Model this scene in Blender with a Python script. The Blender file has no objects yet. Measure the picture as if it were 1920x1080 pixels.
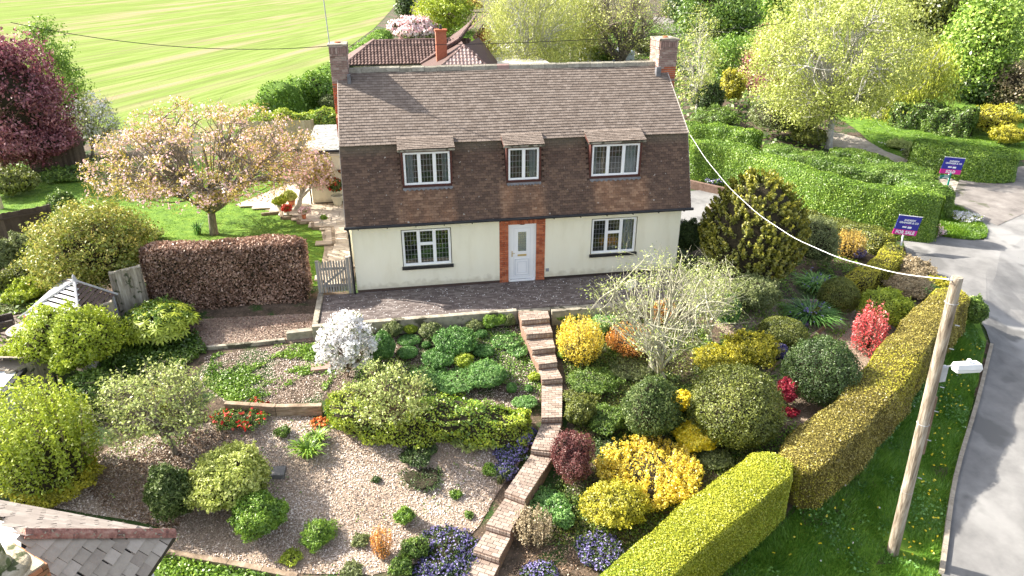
import bpy, bmesh, math, random
import numpy as np
from mathutils import Vector, Matrix

# ---------------------------------------------------------------- camera, light, exposure
scn = bpy.context.scene
R = math.radians
cam_d = bpy.data.cameras.new('camera')
cam_d.sensor_width = 36.0
cam_d.lens = 24.375
cam_d.clip_start = 0.2
cam_d.clip_end = 3000
cam = bpy.data.objects.new('camera', cam_d)
scn.collection.objects.link(cam)
cam.location = (-4.26, -22.503, 10.401)
cam.rotation_euler = (R(65), 0, R(-9.8))
scn.camera = cam

SUN_DIR = Vector((1.25, -.62, -1.0)).normalized()        # direction the light travels
elev = math.asin(-SUN_DIR.z)
azim = math.atan2(-SUN_DIR.x, -SUN_DIR.y)                 # compass bearing of the sun, from +Y towards +X
world = bpy.data.worlds.new('World')
scn.world = world
world.use_nodes = True
nt = world.node_tree
sky = nt.nodes.new('ShaderNodeTexSky')
sky.sky_type = 'NISHITA'
sky.sun_disc = False
sky.sun_elevation = elev
sky.sun_rotation = azim
sky.air_density = 0.8
sky.dust_density = 2.5
sky.ozone_density = 0.6
hs = nt.nodes.new("ShaderNodeHueSaturation"); hs.inputs["Saturation"].default_value = .5
nt.links.new(sky.outputs[0], hs.inputs["Color"])
nt.links.new(hs.outputs[0], nt.nodes["Background"].inputs[0])
nt.nodes['Background'].inputs[1].default_value = 0.15
sun_d = bpy.data.lights.new('sun', 'SUN')
sun_d.energy = 5.0
sun_d.angle = R(0.55)
sun_d.color = (1.0, .93, .82)
sun = bpy.data.objects.new('sun', sun_d)
sun.rotation_euler = SUN_DIR.to_track_quat('-Z', 'Y').to_euler()
sun.location = (-40, 30, 40)
scn.collection.objects.link(sun)
scn.view_settings.view_transform = 'Standard'
scn.view_settings.look = 'None'
scn.view_settings.gamma = 1
scn.view_settings.use_curve_mapping = False
scn.view_settings.exposure = 1.6

# ---------------------------------------------------------------- tagging helpers
COL = scn.collection
rnd = random.Random(7)

def tag(o, label=None, cat=None, group=None, kind=None):
    if label: o['label'] = label
    if cat: o['category'] = cat
    if group: o['group'] = group
    if kind: o['kind'] = kind
    return o

def empty(name, loc=(0, 0, 0), rz=0.0, label=None, cat=None, group=None):
    o = bpy.data.objects.new(name, None)
    o.empty_display_size = .3
    COL.objects.link(o)
    o.location = loc
    o.rotation_euler = (0, 0, rz)
    return tag(o, label, cat, group)

def world_of(p):
    m = Matrix.LocRotScale(p.location, p.rotation_euler, p.scale)
    if p.parent: m = world_of(p.parent) @ p.matrix_parent_inverse @ m
    return m

def parent_inv(p): return world_of(p).inverted()

def adopt(o, parent):
    """parent o while o keeps its world-space mesh coordinates"""
    o.parent = parent
    o.matrix_parent_inverse = parent_inv(parent)
    return o

# ---------------------------------------------------------------- materials
MATS = {}
def newmat(name):
    m = bpy.data.materials.new(name)
    m.use_nodes = True
    n = m.node_tree.nodes
    n.clear()
    out = n.new('ShaderNodeOutputMaterial')
    return m, n, m.node_tree.links, out

def rampnode(n, cols, pos=None):
    r = n.new('ShaderNodeValToRGB')
    e = r.color_ramp.elements
    k = len(cols)
    while len(e) < k: e.new(.5)
    for i, c in enumerate(cols):
        e[i].position = pos[i] if pos else i/(k-1)
        e[i].color = (*c, 1)
    return r

def leaf_mat(name, cols, trans=.35, gloss=.05):
    """leaves: diffuse + light passing through, colour picked per leaf from attribute r"""
    key = 'leaf_'+name
    if key in MATS: return MATS[key]
    m, n, l, out = newmat(key)
    a = n.new('ShaderNodeAttribute'); a.attribute_name = 'r'
    rp = rampnode(n, cols)
    l.new(a.outputs['Fac'], rp.inputs[0])
    d = n.new('ShaderNodeBsdfDiffuse'); t = n.new('ShaderNodeBsdfTranslucent')
    l.new(rp.outputs[0], d.inputs[0]); l.new(rp.outputs[0], t.inputs[0])
    mx = n.new('ShaderNodeMixShader'); mx.inputs[0].default_value = trans
    l.new(d.outputs[0], mx.inputs[1]); l.new(t.outputs[0], mx.inputs[2])
    g = n.new('ShaderNodeBsdfGlossy'); g.inputs['Roughness'].default_value = .45
    g.inputs[0].default_value = (.9, .9, .85, 1)
    mg = n.new('ShaderNodeMixShader'); mg.inputs[0].default_value = gloss
    l.new(mx.outputs[0], mg.inputs[1]); l.new(g.outputs[0], mg.inputs[2])
    l.new(mg.outputs[0], out.inputs[0])
    MATS[key] = m
    return m

def surf(name, cols, scale=4.0, rough=.8, detail=6, stretch=(1, 1, 1), bump=.3, bscale=30, attr=0.0, pos=None,
         spots=None, spec=.3, rot=0.0, dist=0.0):
    """noise-mottled surface; attr mixes in the per-piece value r; spots = (colour, scale, threshold)"""
    if name in MATS: return MATS[name]
    m, n, l, out = newmat(name)
    b = n.new('ShaderNodeBsdfPrincipled')
    b.inputs['Roughness'].default_value = rough
    b.inputs['Specular IOR Level'].default_value = spec
    tc = n.new('ShaderNodeTexCoord')
    mp = n.new('ShaderNodeMapping'); mp.inputs['Scale'].default_value = stretch
    mp.inputs['Rotation'].default_value = (0, 0, rot)
    geo = n.new('ShaderNodeNewGeometry')
    l.new(geo.outputs['Position'], mp.inputs[0])
    nz = n.new('ShaderNodeTexNoise'); nz.inputs['Scale'].default_value = scale
    nz.inputs['Detail'].default_value = detail; nz.inputs['Roughness'].default_value = .62
    nz.inputs['Distortion'].default_value = dist
    l.new(mp.outputs[0], nz.inputs['Vector'])
    fac = nz.outputs['Fac']
    st = n.new('ShaderNodeMapRange'); st.inputs[1].default_value = .3; st.inputs[2].default_value = .7
    l.new(fac, st.inputs[0]); fac = st.outputs[0]
    if attr:
        a = n.new('ShaderNodeAttribute'); a.attribute_name = 'r'
        mm = n.new('ShaderNodeMix'); mm.data_type = 'FLOAT'; mm.inputs[0].default_value = attr
        l.new(fac, mm.inputs[2]); l.new(a.outputs['Fac'], mm.inputs[3])
        fac = mm.outputs[0]
    rp = rampnode(n, cols, pos)
    l.new(fac, rp.inputs[0])
    col = rp.outputs[0]
    if spots:
        for sc, ssc, th in ([spots] if not isinstance(spots, list) else spots):
            v = n.new('ShaderNodeTexNoise'); v.inputs['Scale'].default_value = ssc; v.inputs['Detail'].default_value = 4
            l.new(geo.outputs['Position'], v.inputs['Vector'])
            mr = n.new('ShaderNodeMapRange'); mr.inputs[1].default_value = th; mr.inputs[2].default_value = th+.06
            l.new(v.outputs['Fac'], mr.inputs[0])
            mc = n.new('ShaderNodeMix'); mc.data_type = 'RGBA'
            l.new(mr.outputs[0], mc.inputs[0]); l.new(col, mc.inputs[6]); mc.inputs[7].default_value = (*sc, 1)
            col = mc.outputs[2]
    l.new(col, b.inputs['Base Color'])
    if bump:
        n2 = n.new('ShaderNodeTexNoise'); n2.inputs['Scale'].default_value = bscale; n2.inputs['Detail'].default_value = 5
        l.new(mp.outputs[0], n2.inputs['Vector'])
        bp = n.new('ShaderNodeBump'); bp.inputs['Strength'].default_value = bump; bp.inputs['Distance'].default_value = .02
        l.new(n2.outputs['Fac'], bp.inputs['Height']); l.new(bp.outputs[0], b.inputs['Normal'])
    l.new(b.outputs[0], out.inputs[0])
    MATS[name] = m
    return m

def pick(m_name, cols, rough=.85, attr_name='r'):
    """colour straight from per-face r"""
    if m_name in MATS: return MATS[m_name]
    return surf(m_name, cols, scale=9, rough=rough, attr=.7, bump=.25)

# ---------------------------------------------------------------- mesh helpers
class MB:
    """collects boxes, prisms and tubes, built into ONE mesh"""
    def __init__(s): s.v = []; s.f = []; s.r = []
    def add(s, vs, fs, r=None):
        k = len(s.v); s.v += [tuple(v) for v in vs]; s.f += [tuple(i+k for i in f) for f in fs]
        rr = rnd.random() if r is None else r
        s.r += [rr]*len(fs)
        return s
    def hexa(s, p, r=None):      # p: 4 bottom then 4 top, ccw
        return s.add(p, [(3, 2, 1, 0), (4, 5, 6, 7), (0, 1, 5, 4), (1, 2, 6, 5), (2, 3, 7, 6), (3, 0, 4, 7)], r)
    def box(s, x0, x1, y0, y1, z0, z1, r=None):
        return s.hexa([(x0, y0, z0), (x1, y0, z0), (x1, y1, z0), (x0, y1, z0), (x0, y0, z1), (x1, y0, z1), (x1, y1, z1), (x0, y1, z1)], r)
    def obox(s, c, ax, ay, az, r=None):   # centre + half axes
        c, ax, ay, az = map(Vector, (c, ax, ay, az))
        q = [c-ax-ay-az, c+ax-ay-az, c+ax+ay-az, c-ax+ay-az, c-ax-ay+az, c+ax-ay+az, c+ax+ay+az, c-ax+ay+az]
        return s.hexa(q, r)
    def prism(s, poly, z0, z1, r=None):
        n = len(poly)
        a = sum(poly[i][0]*poly[(i+1) % n][1]-poly[(i+1) % n][0]*poly[i][1] for i in range(n))
        if a < 0: poly = poly[::-1]
        vs = [(x, y, z0) for x, y in poly]+[(x, y, z1) for x, y in poly]
        fs = [tuple(range(n))[::-1], tuple(range(n, 2*n))]+[(i, (i+1) % n, n+(i+1) % n, n+i) for i in range(n)]
        return s.add(vs, fs, r)
    def tube(s, pts, rad, seg=6, r=None, cap=True):
        pts = [Vector(p) for p in pts]; n = len(pts)
        if not hasattr(rad, '__len__'): rad = [rad]*n
        vs = []
        for i, p in enumerate(pts):
            d = (pts[min(i+1, n-1)]-pts[max(i-1, 0)]).normalized()
            a = d.orthogonal().normalized() if i == 0 else (a-d*a.dot(d)).normalized()
            b = d.cross(a)
            for k in range(seg):
                t = 2*math.pi*k/seg
                vs.append(p+(a*math.cos(t)+b*math.sin(t))*rad[i])
        fs = [(i*seg+k, i*seg+(k+1) % seg, (i+1)*seg+(k+1) % seg, (i+1)*seg+k) for i in range(n-1) for k in range(seg)]
        if cap: fs += [tuple(range(seg))[::-1], tuple(range((n-1)*seg, n*seg))]
        return s.add(vs, fs, r)
    def lathe(s, c, prof, seg=16, r=None):
        vs = [(c[0]+rr*math.cos(2*math.pi*k/seg), c[1]+rr*math.sin(2*math.pi*k/seg), c[2]+zz) for rr, zz in prof for k in range(seg)]
        n = len(prof)
        fs = [(i*seg+k, i*seg+(k+1) % seg, (i+1)*seg+(k+1) % seg, (i+1)*seg+k) for i in range(n-1) for k in range(seg)]
        fs += [tuple(range(seg))[::-1], tuple(range((n-1)*seg, n*seg))]
        return s.add(vs, fs, r)
    def build(s, name, mat, parent=None, smooth=False, kind=None, bevel=0):
        me = bpy.data.meshes.new(name)
        me.from_pydata(s.v, [], s.f)
        at = me.attributes.new('r', 'FLOAT', 'FACE'); at.data.foreach_set('value', s.r)
        if smooth: me.polygons.foreach_set('use_smooth', [True]*len(s.f))
        me.materials.append(mat)
        o = bpy.data.objects.new(name, me)
        COL.objects.link(o)
        if parent: adopt(o, parent)
        if kind: o['kind'] = kind
        if bevel:
            bv = o.modifiers.new('bevel', 'BEVEL'); bv.width = bevel; bv.segments = 2; bv.limit_method = 'ANGLE'
        return o

def npmesh(name, V, F, rr, mats, midx=None, parent=None, smooth=None, kind=None):
    """V (n,3) float, F list of (k, array) groups with the same number of corners"""
    me = bpy.data.meshes.new(name)
    V = np.asarray(V, dtype=np.float32)
    me.vertices.add(len(V)); me.vertices.foreach_set('co', V.ravel())
    loops = np.concatenate([f.ravel() for f in F]).astype(np.int32)
    sizes = np.concatenate([np.full(len(f), f.shape[1]) for f in F]).astype(np.int32)
    starts = np.concatenate([[0], np.cumsum(sizes)[:-1]]).astype(np.int32)
    me.loops.add(len(loops)); me.loops.foreach_set('vertex_index', loops)
    me.polygons.add(len(sizes)); me.polygons.foreach_set('loop_start', starts)
    if midx is not None: me.polygons.foreach_set('material_index', midx.astype(np.int32))
    if smooth is not None: me.polygons.foreach_set('use_smooth', smooth.astype(bool))
    me.update(calc_edges=True)
    at = me.attributes.new('r', 'FLOAT', 'FACE'); at.data.foreach_set('value', np.clip(rr, 0, 1).astype(np.float32))
    for m in mats: me.materials.append(m)
    o = bpy.data.objects.new(name, me)
    COL.objects.link(o)
    if parent: adopt(o, parent)
    if kind: o['kind'] = kind
    return o

def piece(name, mesh, parent, loc, rot=(0, 0, 0), scale=(1, 1, 1)):
    """one of many alike pieces sharing a mesh; loc is in world space"""
    o = bpy.data.objects.new(name, mesh)
    COL.objects.link(o)
    o.parent = parent
    o.matrix_parent_inverse = parent_inv(parent)
    o.location = loc; o.rotation_euler = rot; o.scale = scale
    return o

def unit_box_mesh(name, mat, r=.5, bev=.04):
    bm = bmesh.new(); bmesh.ops.create_cube(bm, size=1)
    me = bpy.data.meshes.new(name); bm.to_mesh(me); bm.free()
    at = me.attributes.new('r', 'FLOAT', 'FACE'); at.data.foreach_set('value', [r]*6)
    me.materials.append(mat)
    return me


# TERRAIN BEGIN
def lerp_tab(tab, x):
    if x <= tab[0][0]: return tab[0][1]
    for (a, za), (b, zb) in zip(tab, tab[1:]):
        if x <= b: return za + (zb-za)*(x-a)/(b-a)
    return tab[-1][1]
def sstep(a, b, x):
    t = min(1.0, max(0.0, (x-a)/(b-a))); return t*t*(3-2*t)
GARDEN = [(-40,-3.6),(-16,-2.75),(-11,-2.15),(-8,-1.65),(-6.2,-1.2),(-4.2,-.8),(-2.3,-.42),(-1.6,-.3),(0,-.12),(2,-.05),(40,0.0),(120,.8),(400,6)]
LANE = [(-40,-3.9),(-12,-2.15),(8,-.75),(20,0.0),(60,1.2),(400,6)]
def ground(x, y):
    g = lerp_tab(GARDEN, y); r = lerp_tab(LANE, y)
    s = (x-5)*.6-(y+10.5)*.8          # distance outside the roadside hedge: the verge banks down to the road
    return g + (r-g)*sstep(5.5, 13.5, x) - .6*sstep(.2, 2.6, s)*(1-sstep(-2, 6, y))
# TERRAIN END
# ---------------------------------------------------------------- vegetation builders
GOLD = 2.399963
def unit(a): return a/np.maximum(np.linalg.norm(a, axis=-1, keepdims=True), 1e-9)

def leaf_quads(g, P, N, size, asp=.5, tilt=.7, droop=0.0):
    n = len(P)
    nn = unit(N+tilt*g.normal(size=(n, 3)))
    t = unit(np.cross(nn, g.normal(size=(n, 3))))
    if droop: t = unit(t*(1-droop)+np.array([0, 0, -droop]))
    b = unit(np.cross(nn, t))
    L = (size*(.5+1.0*g.random(n)**1.2))[:, None]
    lift = nn*L*.12
    V = np.stack([P-t*L*.5, P+b*L*asp*.5+lift, P+t*L*.5, P-b*L*asp*.5+lift], 1)
    return V.reshape(-1, 3)

def quadidx(n, off=0): return (np.arange(n*4).reshape(n, 4)+off)

def core_grid(fn, nu=22, nv=12, lo=-.45):
    """closed dome of directions -> points through fn(dir)"""
    th = np.linspace(0, 2*np.pi, nu, endpoint=False)
    ph = np.linspace(np.pi/2, lo, nv)
    D = np.array([[np.cos(p)*np.cos(t), np.cos(p)*np.sin(t), np.sin(p)] for p in ph for t in th])
    F = np.array([[i*nu+k, (i+1)*nu+k, (i+1)*nu+(k+1) % nu, i*nu+(k+1) % nu] for i in range(nv-1) for k in range(nu)])
    return fn(D), F

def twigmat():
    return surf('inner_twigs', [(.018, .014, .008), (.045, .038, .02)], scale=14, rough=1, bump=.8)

PAL = {}
def pal(name, *cols, trans=.27, gloss=.05): PAL[name] = leaf_mat(name, cols, trans, gloss)
pal('mid', (.03, .075, .01), (.11, .2, .025), (.27, .38, .06))
pal('fresh', (.06, .13, .015), (.17, .31, .03), (.34, .48, .06))
pal('lime', (.13, .19, .012), (.33, .42, .03), (.56, .62, .07))
pal('pale', (.14, .19, .04), (.36, .43, .11), (.66, .7, .28))
pal('dark', (.018, .04, .008), (.05, .1, .018), (.15, .22, .06), gloss=.05)
pal('holly', (.02, .045, .008), (.075, .125, .025), (.28, .34, .12), gloss=.03)
pal('greygreen', (.06, .085, .025), (.16, .2, .06), (.36, .4, .16))
pal('hebe', (.03, .09, .015), (.09, .23, .04), (.24, .42, .11))
pal('carpet', (.05, .14, .03), (.15, .32, .07), (.33, .5, .15))
pal('gold', (.42, .3, .015), (.78, .6, .04), (.95, .82, .2))
pal('goldgreen', (.16, .17, .012), (.42, .4, .03), (.75, .66, .06))
pal('orange', (.3, .1, .015), (.66, .27, .05), (.85, .5, .1))
pal('amber', (.2, .12, .02), (.5, .33, .05), (.72, .55, .15))
pal('berberis', (.05, .012, .014), (.14, .035, .035), (.3, .12, .1))
pal('crimson', (.2, .008, .02), (.5, .02, .06), (.7, .12, .16))
pal('photinia', (.3, .02, .02), (.72, .08, .09), (.85, .4, .36))
pal('purpletree', (.06, .014, .02), (.27, .075, .1), (.6, .3, .33))
pal('conifer', (.06, .075, .008), (.22, .23, .022), (.52, .46, .06))
pal('yew', (.04, .06, .01), (.13, .16, .022), (.32, .34, .06))
pal('yewbrown', (.08, .065, .012), (.24, .2, .035), (.52, .44, .1), trans=.12)
pal('hedgebright', (.17, .2, .01), (.34, .36, .02), (.54, .52, .05), trans=.15)
pal('privet', (.045, .1, .01), (.13, .24, .02), (.34, .48, .05), trans=.12)
pal('beech', (.06, .028, .015), (.29, .165, .11), (.68, .47, .35), trans=.2)
pal('cherryleaf', (.17, .13, .02), (.44, .35, .055), (.72, .6, .17))
pal('pink', (.72, .42, .42), (.85, .62, .62), (.92, .8, .8))
pal('white', (.6, .58, .56), (.82, .8, .8), (.93, .92, .92), trans=.25)
pal('lilac', (.06, .05, .14), (.16, .13, .36), (.36, .32, .6))
pal('red', (.45, .01, .01), (.75, .03, .02), (.85, .15, .08))
pal('orangered', (.6, .1, .02), (.8, .2, .05), (.85, .35, .1))
pal('yellowfl', (.7, .5, .01), (.85, .7, .02), (.9, .8, .1))
pal('straw', (.18, .13, .07), (.36, .28, .16), (.55, .46, .3))
pal('acer', (.1, .14, .02), (.29, .33, .045), (.64, .5, .14))
pal('birch', (.15, .19, .03), (.42, .46, .09), (.7, .71, .24))
pal('willow', (.2, .26, .02), (.42, .47, .04), (.66, .66, .12))
pal('spring', (.17, .22, .03), (.42, .48, .09), (.72, .74, .28))
pal('maple', (.08, .17, .02), (.24, .38, .045), (.5, .6, .14))
pal('plum', (.1, .02, .025), (.32, .08, .1), (.6, .3, .3))
pal('litter', (.1, .06, .035), (.24, .15, .09), (.45, .33, .23), trans=0)
pal('grass', (.04, .11, .012), (.1, .24, .022), (.26, .43, .06))
pal('lawngrass', (.05, .12, .008), (.12, .24, .015), (.28, .42, .04))
pal('chips', (.22, .145, .1), (.6, .485, .4), (.88, .8, .73), trans=0)
pal('chipsdark', (.1, .06, .045), (.27, .17, .13), (.55, .42, .35), trans=0)

def lumps(g, k, zlo=-.3):
    c = unit(g.normal(size=(k, 3))); c[:, 2] = np.abs(c[:, 2])*1.0+zlo*.3
    return unit(c)

def bush(name, label, cat, X, Y, rx, rz, p, leaf=.05, cover=2.6, lump=.22, k=26, asp=.55, fuzz=.16, tilt=.6,
         group=None, flower=None, ff=.12, fs=None, seed=None, sink=.25, ry=None, squeeze=0.0, nmax=16000, z=None, fpart='flowers', corefac=.8, sprig=.16):
    """dome of leaf clumps over a twiggy core; one mesh, flowers (if any) are its child"""
    g = np.random.default_rng(seed if seed is not None else abs(int(X*977+Y*131)) % 99991)
    ry = ry or rx
    zc = (ground(X, Y) if z is None else z)+rz*(1-sink)
    C0 = np.array([X, Y, zc]); S = np.array([rx, ry, rz])
    cs = lumps(g, k); ca = .75+.5*g.random(k); cr = g.random(k)
    sharp = 4+k*.35; c2 = unit(g.normal(size=(k*4, 3))); v1, v2, v3 = unit(g.normal(size=(3, 3)))
    def rad(D):
        d = D@cs.T
        w = np.exp(-sharp*(1-d))*ca
        i = w.argmax(1)
        m = np.minimum(w.max(1), 1.15)*.72+.33*np.exp(-sharp*4*(1-(D@c2.T).max(1)))
        sq = 1-squeeze*np.maximum(0, D[:, 2])
        return (1-lump+lump*1.25*m)*sq*.97*(1+(.13*(D@v1)*(D@v2)+.09*(D@v3)+.1*np.sin(3*(D@v2)+2*(D@v1)) if lump > .16 else 0)), i
    def corefn(D):
        r, _ = rad(D); return C0+D*S*(r*corefac)[:, None]
    CV, CF = core_grid(corefn)
    area = 2*math.pi*((rx*ry)**.8+2*(rx*rz)**.8)/3*1.35
    n = int(min(nmax, max(150, cover*area/(leaf*leaf*asp*.5))))
    D = unit(g.normal(size=(int(n*1.5), 3))); D = D[D[:, 2] > -.5][:n]; n = len(D)
    r, i = rad(D)
    r = r*(1-fuzz*g.random(n)**1.5+fuzz*.5*g.random(n)**4)
    P = C0+D*S*r[:, None]
    if sprig and lump > .16:          # loose shoots standing out of the outline
        ns = max(6, n//70); sd = unit(g.normal(size=(ns, 3))+np.array([0, 0, .35])); sd[:, 2] = np.abs(sd[:, 2]); m_ = int(n*.22)
        js = g.integers(0, ns, m_); t_ = g.random(m_); rs, _i = rad(sd[js]); bend = unit(sd+.5*g.normal(size=(ns, 3)))[js]
        P[:m_] = C0+sd[js]*S*(rs*.93)[:, None]+bend*(t_*sprig*(.5+g.random(ns)[js])*min(rx, 1.2))[:, None]+g.normal(size=(m_, 3))*leaf*.55*(1.2-t_)[:, None]
        D[:m_] = sd[js]; r[:m_] = rs
    P[:, 2] = np.maximum(P[:, 2], ground(X, Y)-.05 if z is None else z-.02)
    N = unit(unit(D/S)*.7+(D-cs[i])*1.3)
    LV = leaf_quads(g, P, N, leaf, asp, tilt)
    rr = np.clip(.4*cr[i]+.5*g.random(n)+.12*(r/r.max())**3, 0, 1)
    if sprig and lump > .16: rr[:m_] = .35+.65*g.random(m_)
    V = np.concatenate([CV, LV])
    nc = len(CF)
    o = npmesh(name, V, [CF, quadidx(n, len(CV))], np.concatenate([np.full(nc, .5), rr]), [PAL[p], twigmat()],
               np.concatenate([np.ones(nc), np.zeros(n)]), smooth=np.concatenate([np.ones(nc), np.zeros(n)]))
    tag(o, label, cat, group)
    if flower:
        nf = int(n*ff); sel = g.choice(n, nf, replace=False)
        sel = sel[D[sel, 2] > -.25]
        Pf = P[sel]+N[sel]*leaf*.7
        s = fs or leaf*.9
        # small posies: 3 petals faces per flower
        Pp = np.repeat(Pf, 3, 0)+g.normal(size=(len(Pf)*3, 3))*s*.3
        FV = leaf_quads(g, Pp, np.repeat(N[sel], 3, 0), s, .8, .5)
        f = npmesh(fpart, FV, [quadidx(len(Pp))], g.random(len(Pp)), [PAL[flower]], parent=o)
        f['kind'] = 'stuff'
    return o

def shoots(name, label, cat, X, Y, rx, rz, p, m=140, leaf=.05, per=46, spread=.05, lean=.6, group=None, seed=1, p2=None, start=.3,
           asp=.5, stemp=None, z=None, core=.45):
    """shrub of upright leafy shoots"""
    g = np.random.default_rng(seed+int(abs(X*50)))
    z0 = ground(X, Y) if z is None else z
    u = g.random(m); a = g.random(m)*2*np.pi
    rr = np.sqrt(u)
    tip = np.stack([np.cos(a)*rr*rx, np.sin(a)*rr*rx, (.45+.55*np.sqrt(np.maximum(0, 1-rr**2*.9)))*rz*(.8+.3*g.random(m))*2], 1)
    base = np.stack([np.cos(a)*rr*rx*.55, np.sin(a)*rr*rx*.55, np.zeros(m)], 1)
    O = np.array([X, Y, z0])
    P = []; N = []; rv = []
    mb = MB()
    for j in range(m):
        t = start*.4+(1-start*.4)*g.random(per)**.8
        bow = np.sin(t*np.pi)*.15*rx
        pt = base[j]+(tip[j]-base[j])*t[:, None]
        pt[:, :2] += (np.array([np.cos(a[j]), np.sin(a[j])])*bow[:, None])
        off = unit(g.normal(size=(per, 3)))
        pt = pt+off*spread*(1.25-t)[:, None]*1.4
        P.append(pt+O); N.append(off+np.array([0, 0, .5])); rv.append(.25*g.random()+.5*g.random(per)+.25*t)
        if j % 3 == 0:
            mb.tube([O+base[j], O+base[j]*.4+tip[j]*.6*np.array([1, 1, .92]), O+tip[j]], [.012, .008, .003], 3, cap=False)
    P = np.concatenate(P); N = np.concatenate(N); rv = np.concatenate(rv)
    def corefn(D): return O+np.array([0, 0, rz*.45])+D*np.array([rx, rx, rz*.95])*core*1.05
    CV, CF = core_grid(corefn, 16, 9)
    LV = leaf_quads(g, P, N, leaf, asp, .5); n = len(P); nc = len(CF)
    o = npmesh(name, np.concatenate([CV, LV]), [CF, quadidx(n, len(CV))], np.concatenate([np.full(nc, .5), rv]), [PAL[p], twigmat()],
               np.concatenate([np.ones(nc), np.zeros(n)]))
    tag(o, label, cat, group)
    mb.build('stems', surf('stem_bark', [(.12, .09, .06), (.25, .2, .14)], scale=12), o)
    return o

def strappy(name, label, cat, X, Y, r, h, p, m=120, w=.02, seed=0, group=None, flower=None, nf=0, fs=.06):
    """tuft of arching strap leaves"""
    g = np.random.default_rng(seed+int(abs(X*70)))
    z0 = ground(X, Y)
    V = []; F = []
    for j in range(m):
        a = g.random()*2*np.pi; d = np.array([np.cos(a), np.sin(a)]); s = np.array([-d[1], d[0]])
        L = r*(.4+.7*g.random()); hh = h*(.6+.5*g.random()); o = d*r*.35*g.random()
        b = len(V)
        for t, ww in ((0, 1), (.4, 1), (.75, .7), (1, .1)):
            c = np.array([X, Y])+o*1.5+d*L*t**1.5
            zz = z0+hh*np.sin(t*np.pi*(.5+.25*g.random()))
            V.append([*(c-s*w*ww), zz]); V.append([*(c+s*w*ww), zz])
        for q in range(3): F.append([b+2*q, b+2*q+1, b+2*q+3, b+2*q+2])
    o = npmesh(name, np.array(V), [np.array(F)], np.repeat(g.random(m), 3), [PAL[p]])
    tag(o, label, cat, group)
    if flower:
        P = np.stack([X+g.normal(size=nf)*r*.45, Y+g.normal(size=nf)*r*.45, z0+h*(.8+.3*g.random(nf))], 1)
        Pp = np.repeat(P, 5, 0)+g.normal(size=(nf*5, 3))*fs*.35
        f = npmesh('flowers', leaf_quads(g, Pp, np.tile([0, 0, 1.], (nf*5, 1)), fs, .8, .6), [quadidx(nf*5)], g.random(nf*5), [PAL[flower]], parent=o)
        f['kind'] = 'stuff'
    return o

def bez(p0, p1, p2, n=6):
    t = np.linspace(0, 1, n)[:, None]
    return (1-t)**2*p0+2*t*(1-t)*p1+t*t*p2

def barkmat(kind):
    c = {'grey': [(.09, .075, .055), (.3, .26, .2)], 'brown': [(.06, .04, .025), (.2, .14, .09)],
         'lichen': [(.2, .19, .12), (.55, .53, .4)], 'pale': [(.25, .24, .2), (.6, .58, .52)]}[kind]
    return surf('bark_'+kind, c, scale=7, stretch=(3, 3, .7), rough=.95, bump=.8, bscale=16)

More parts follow.
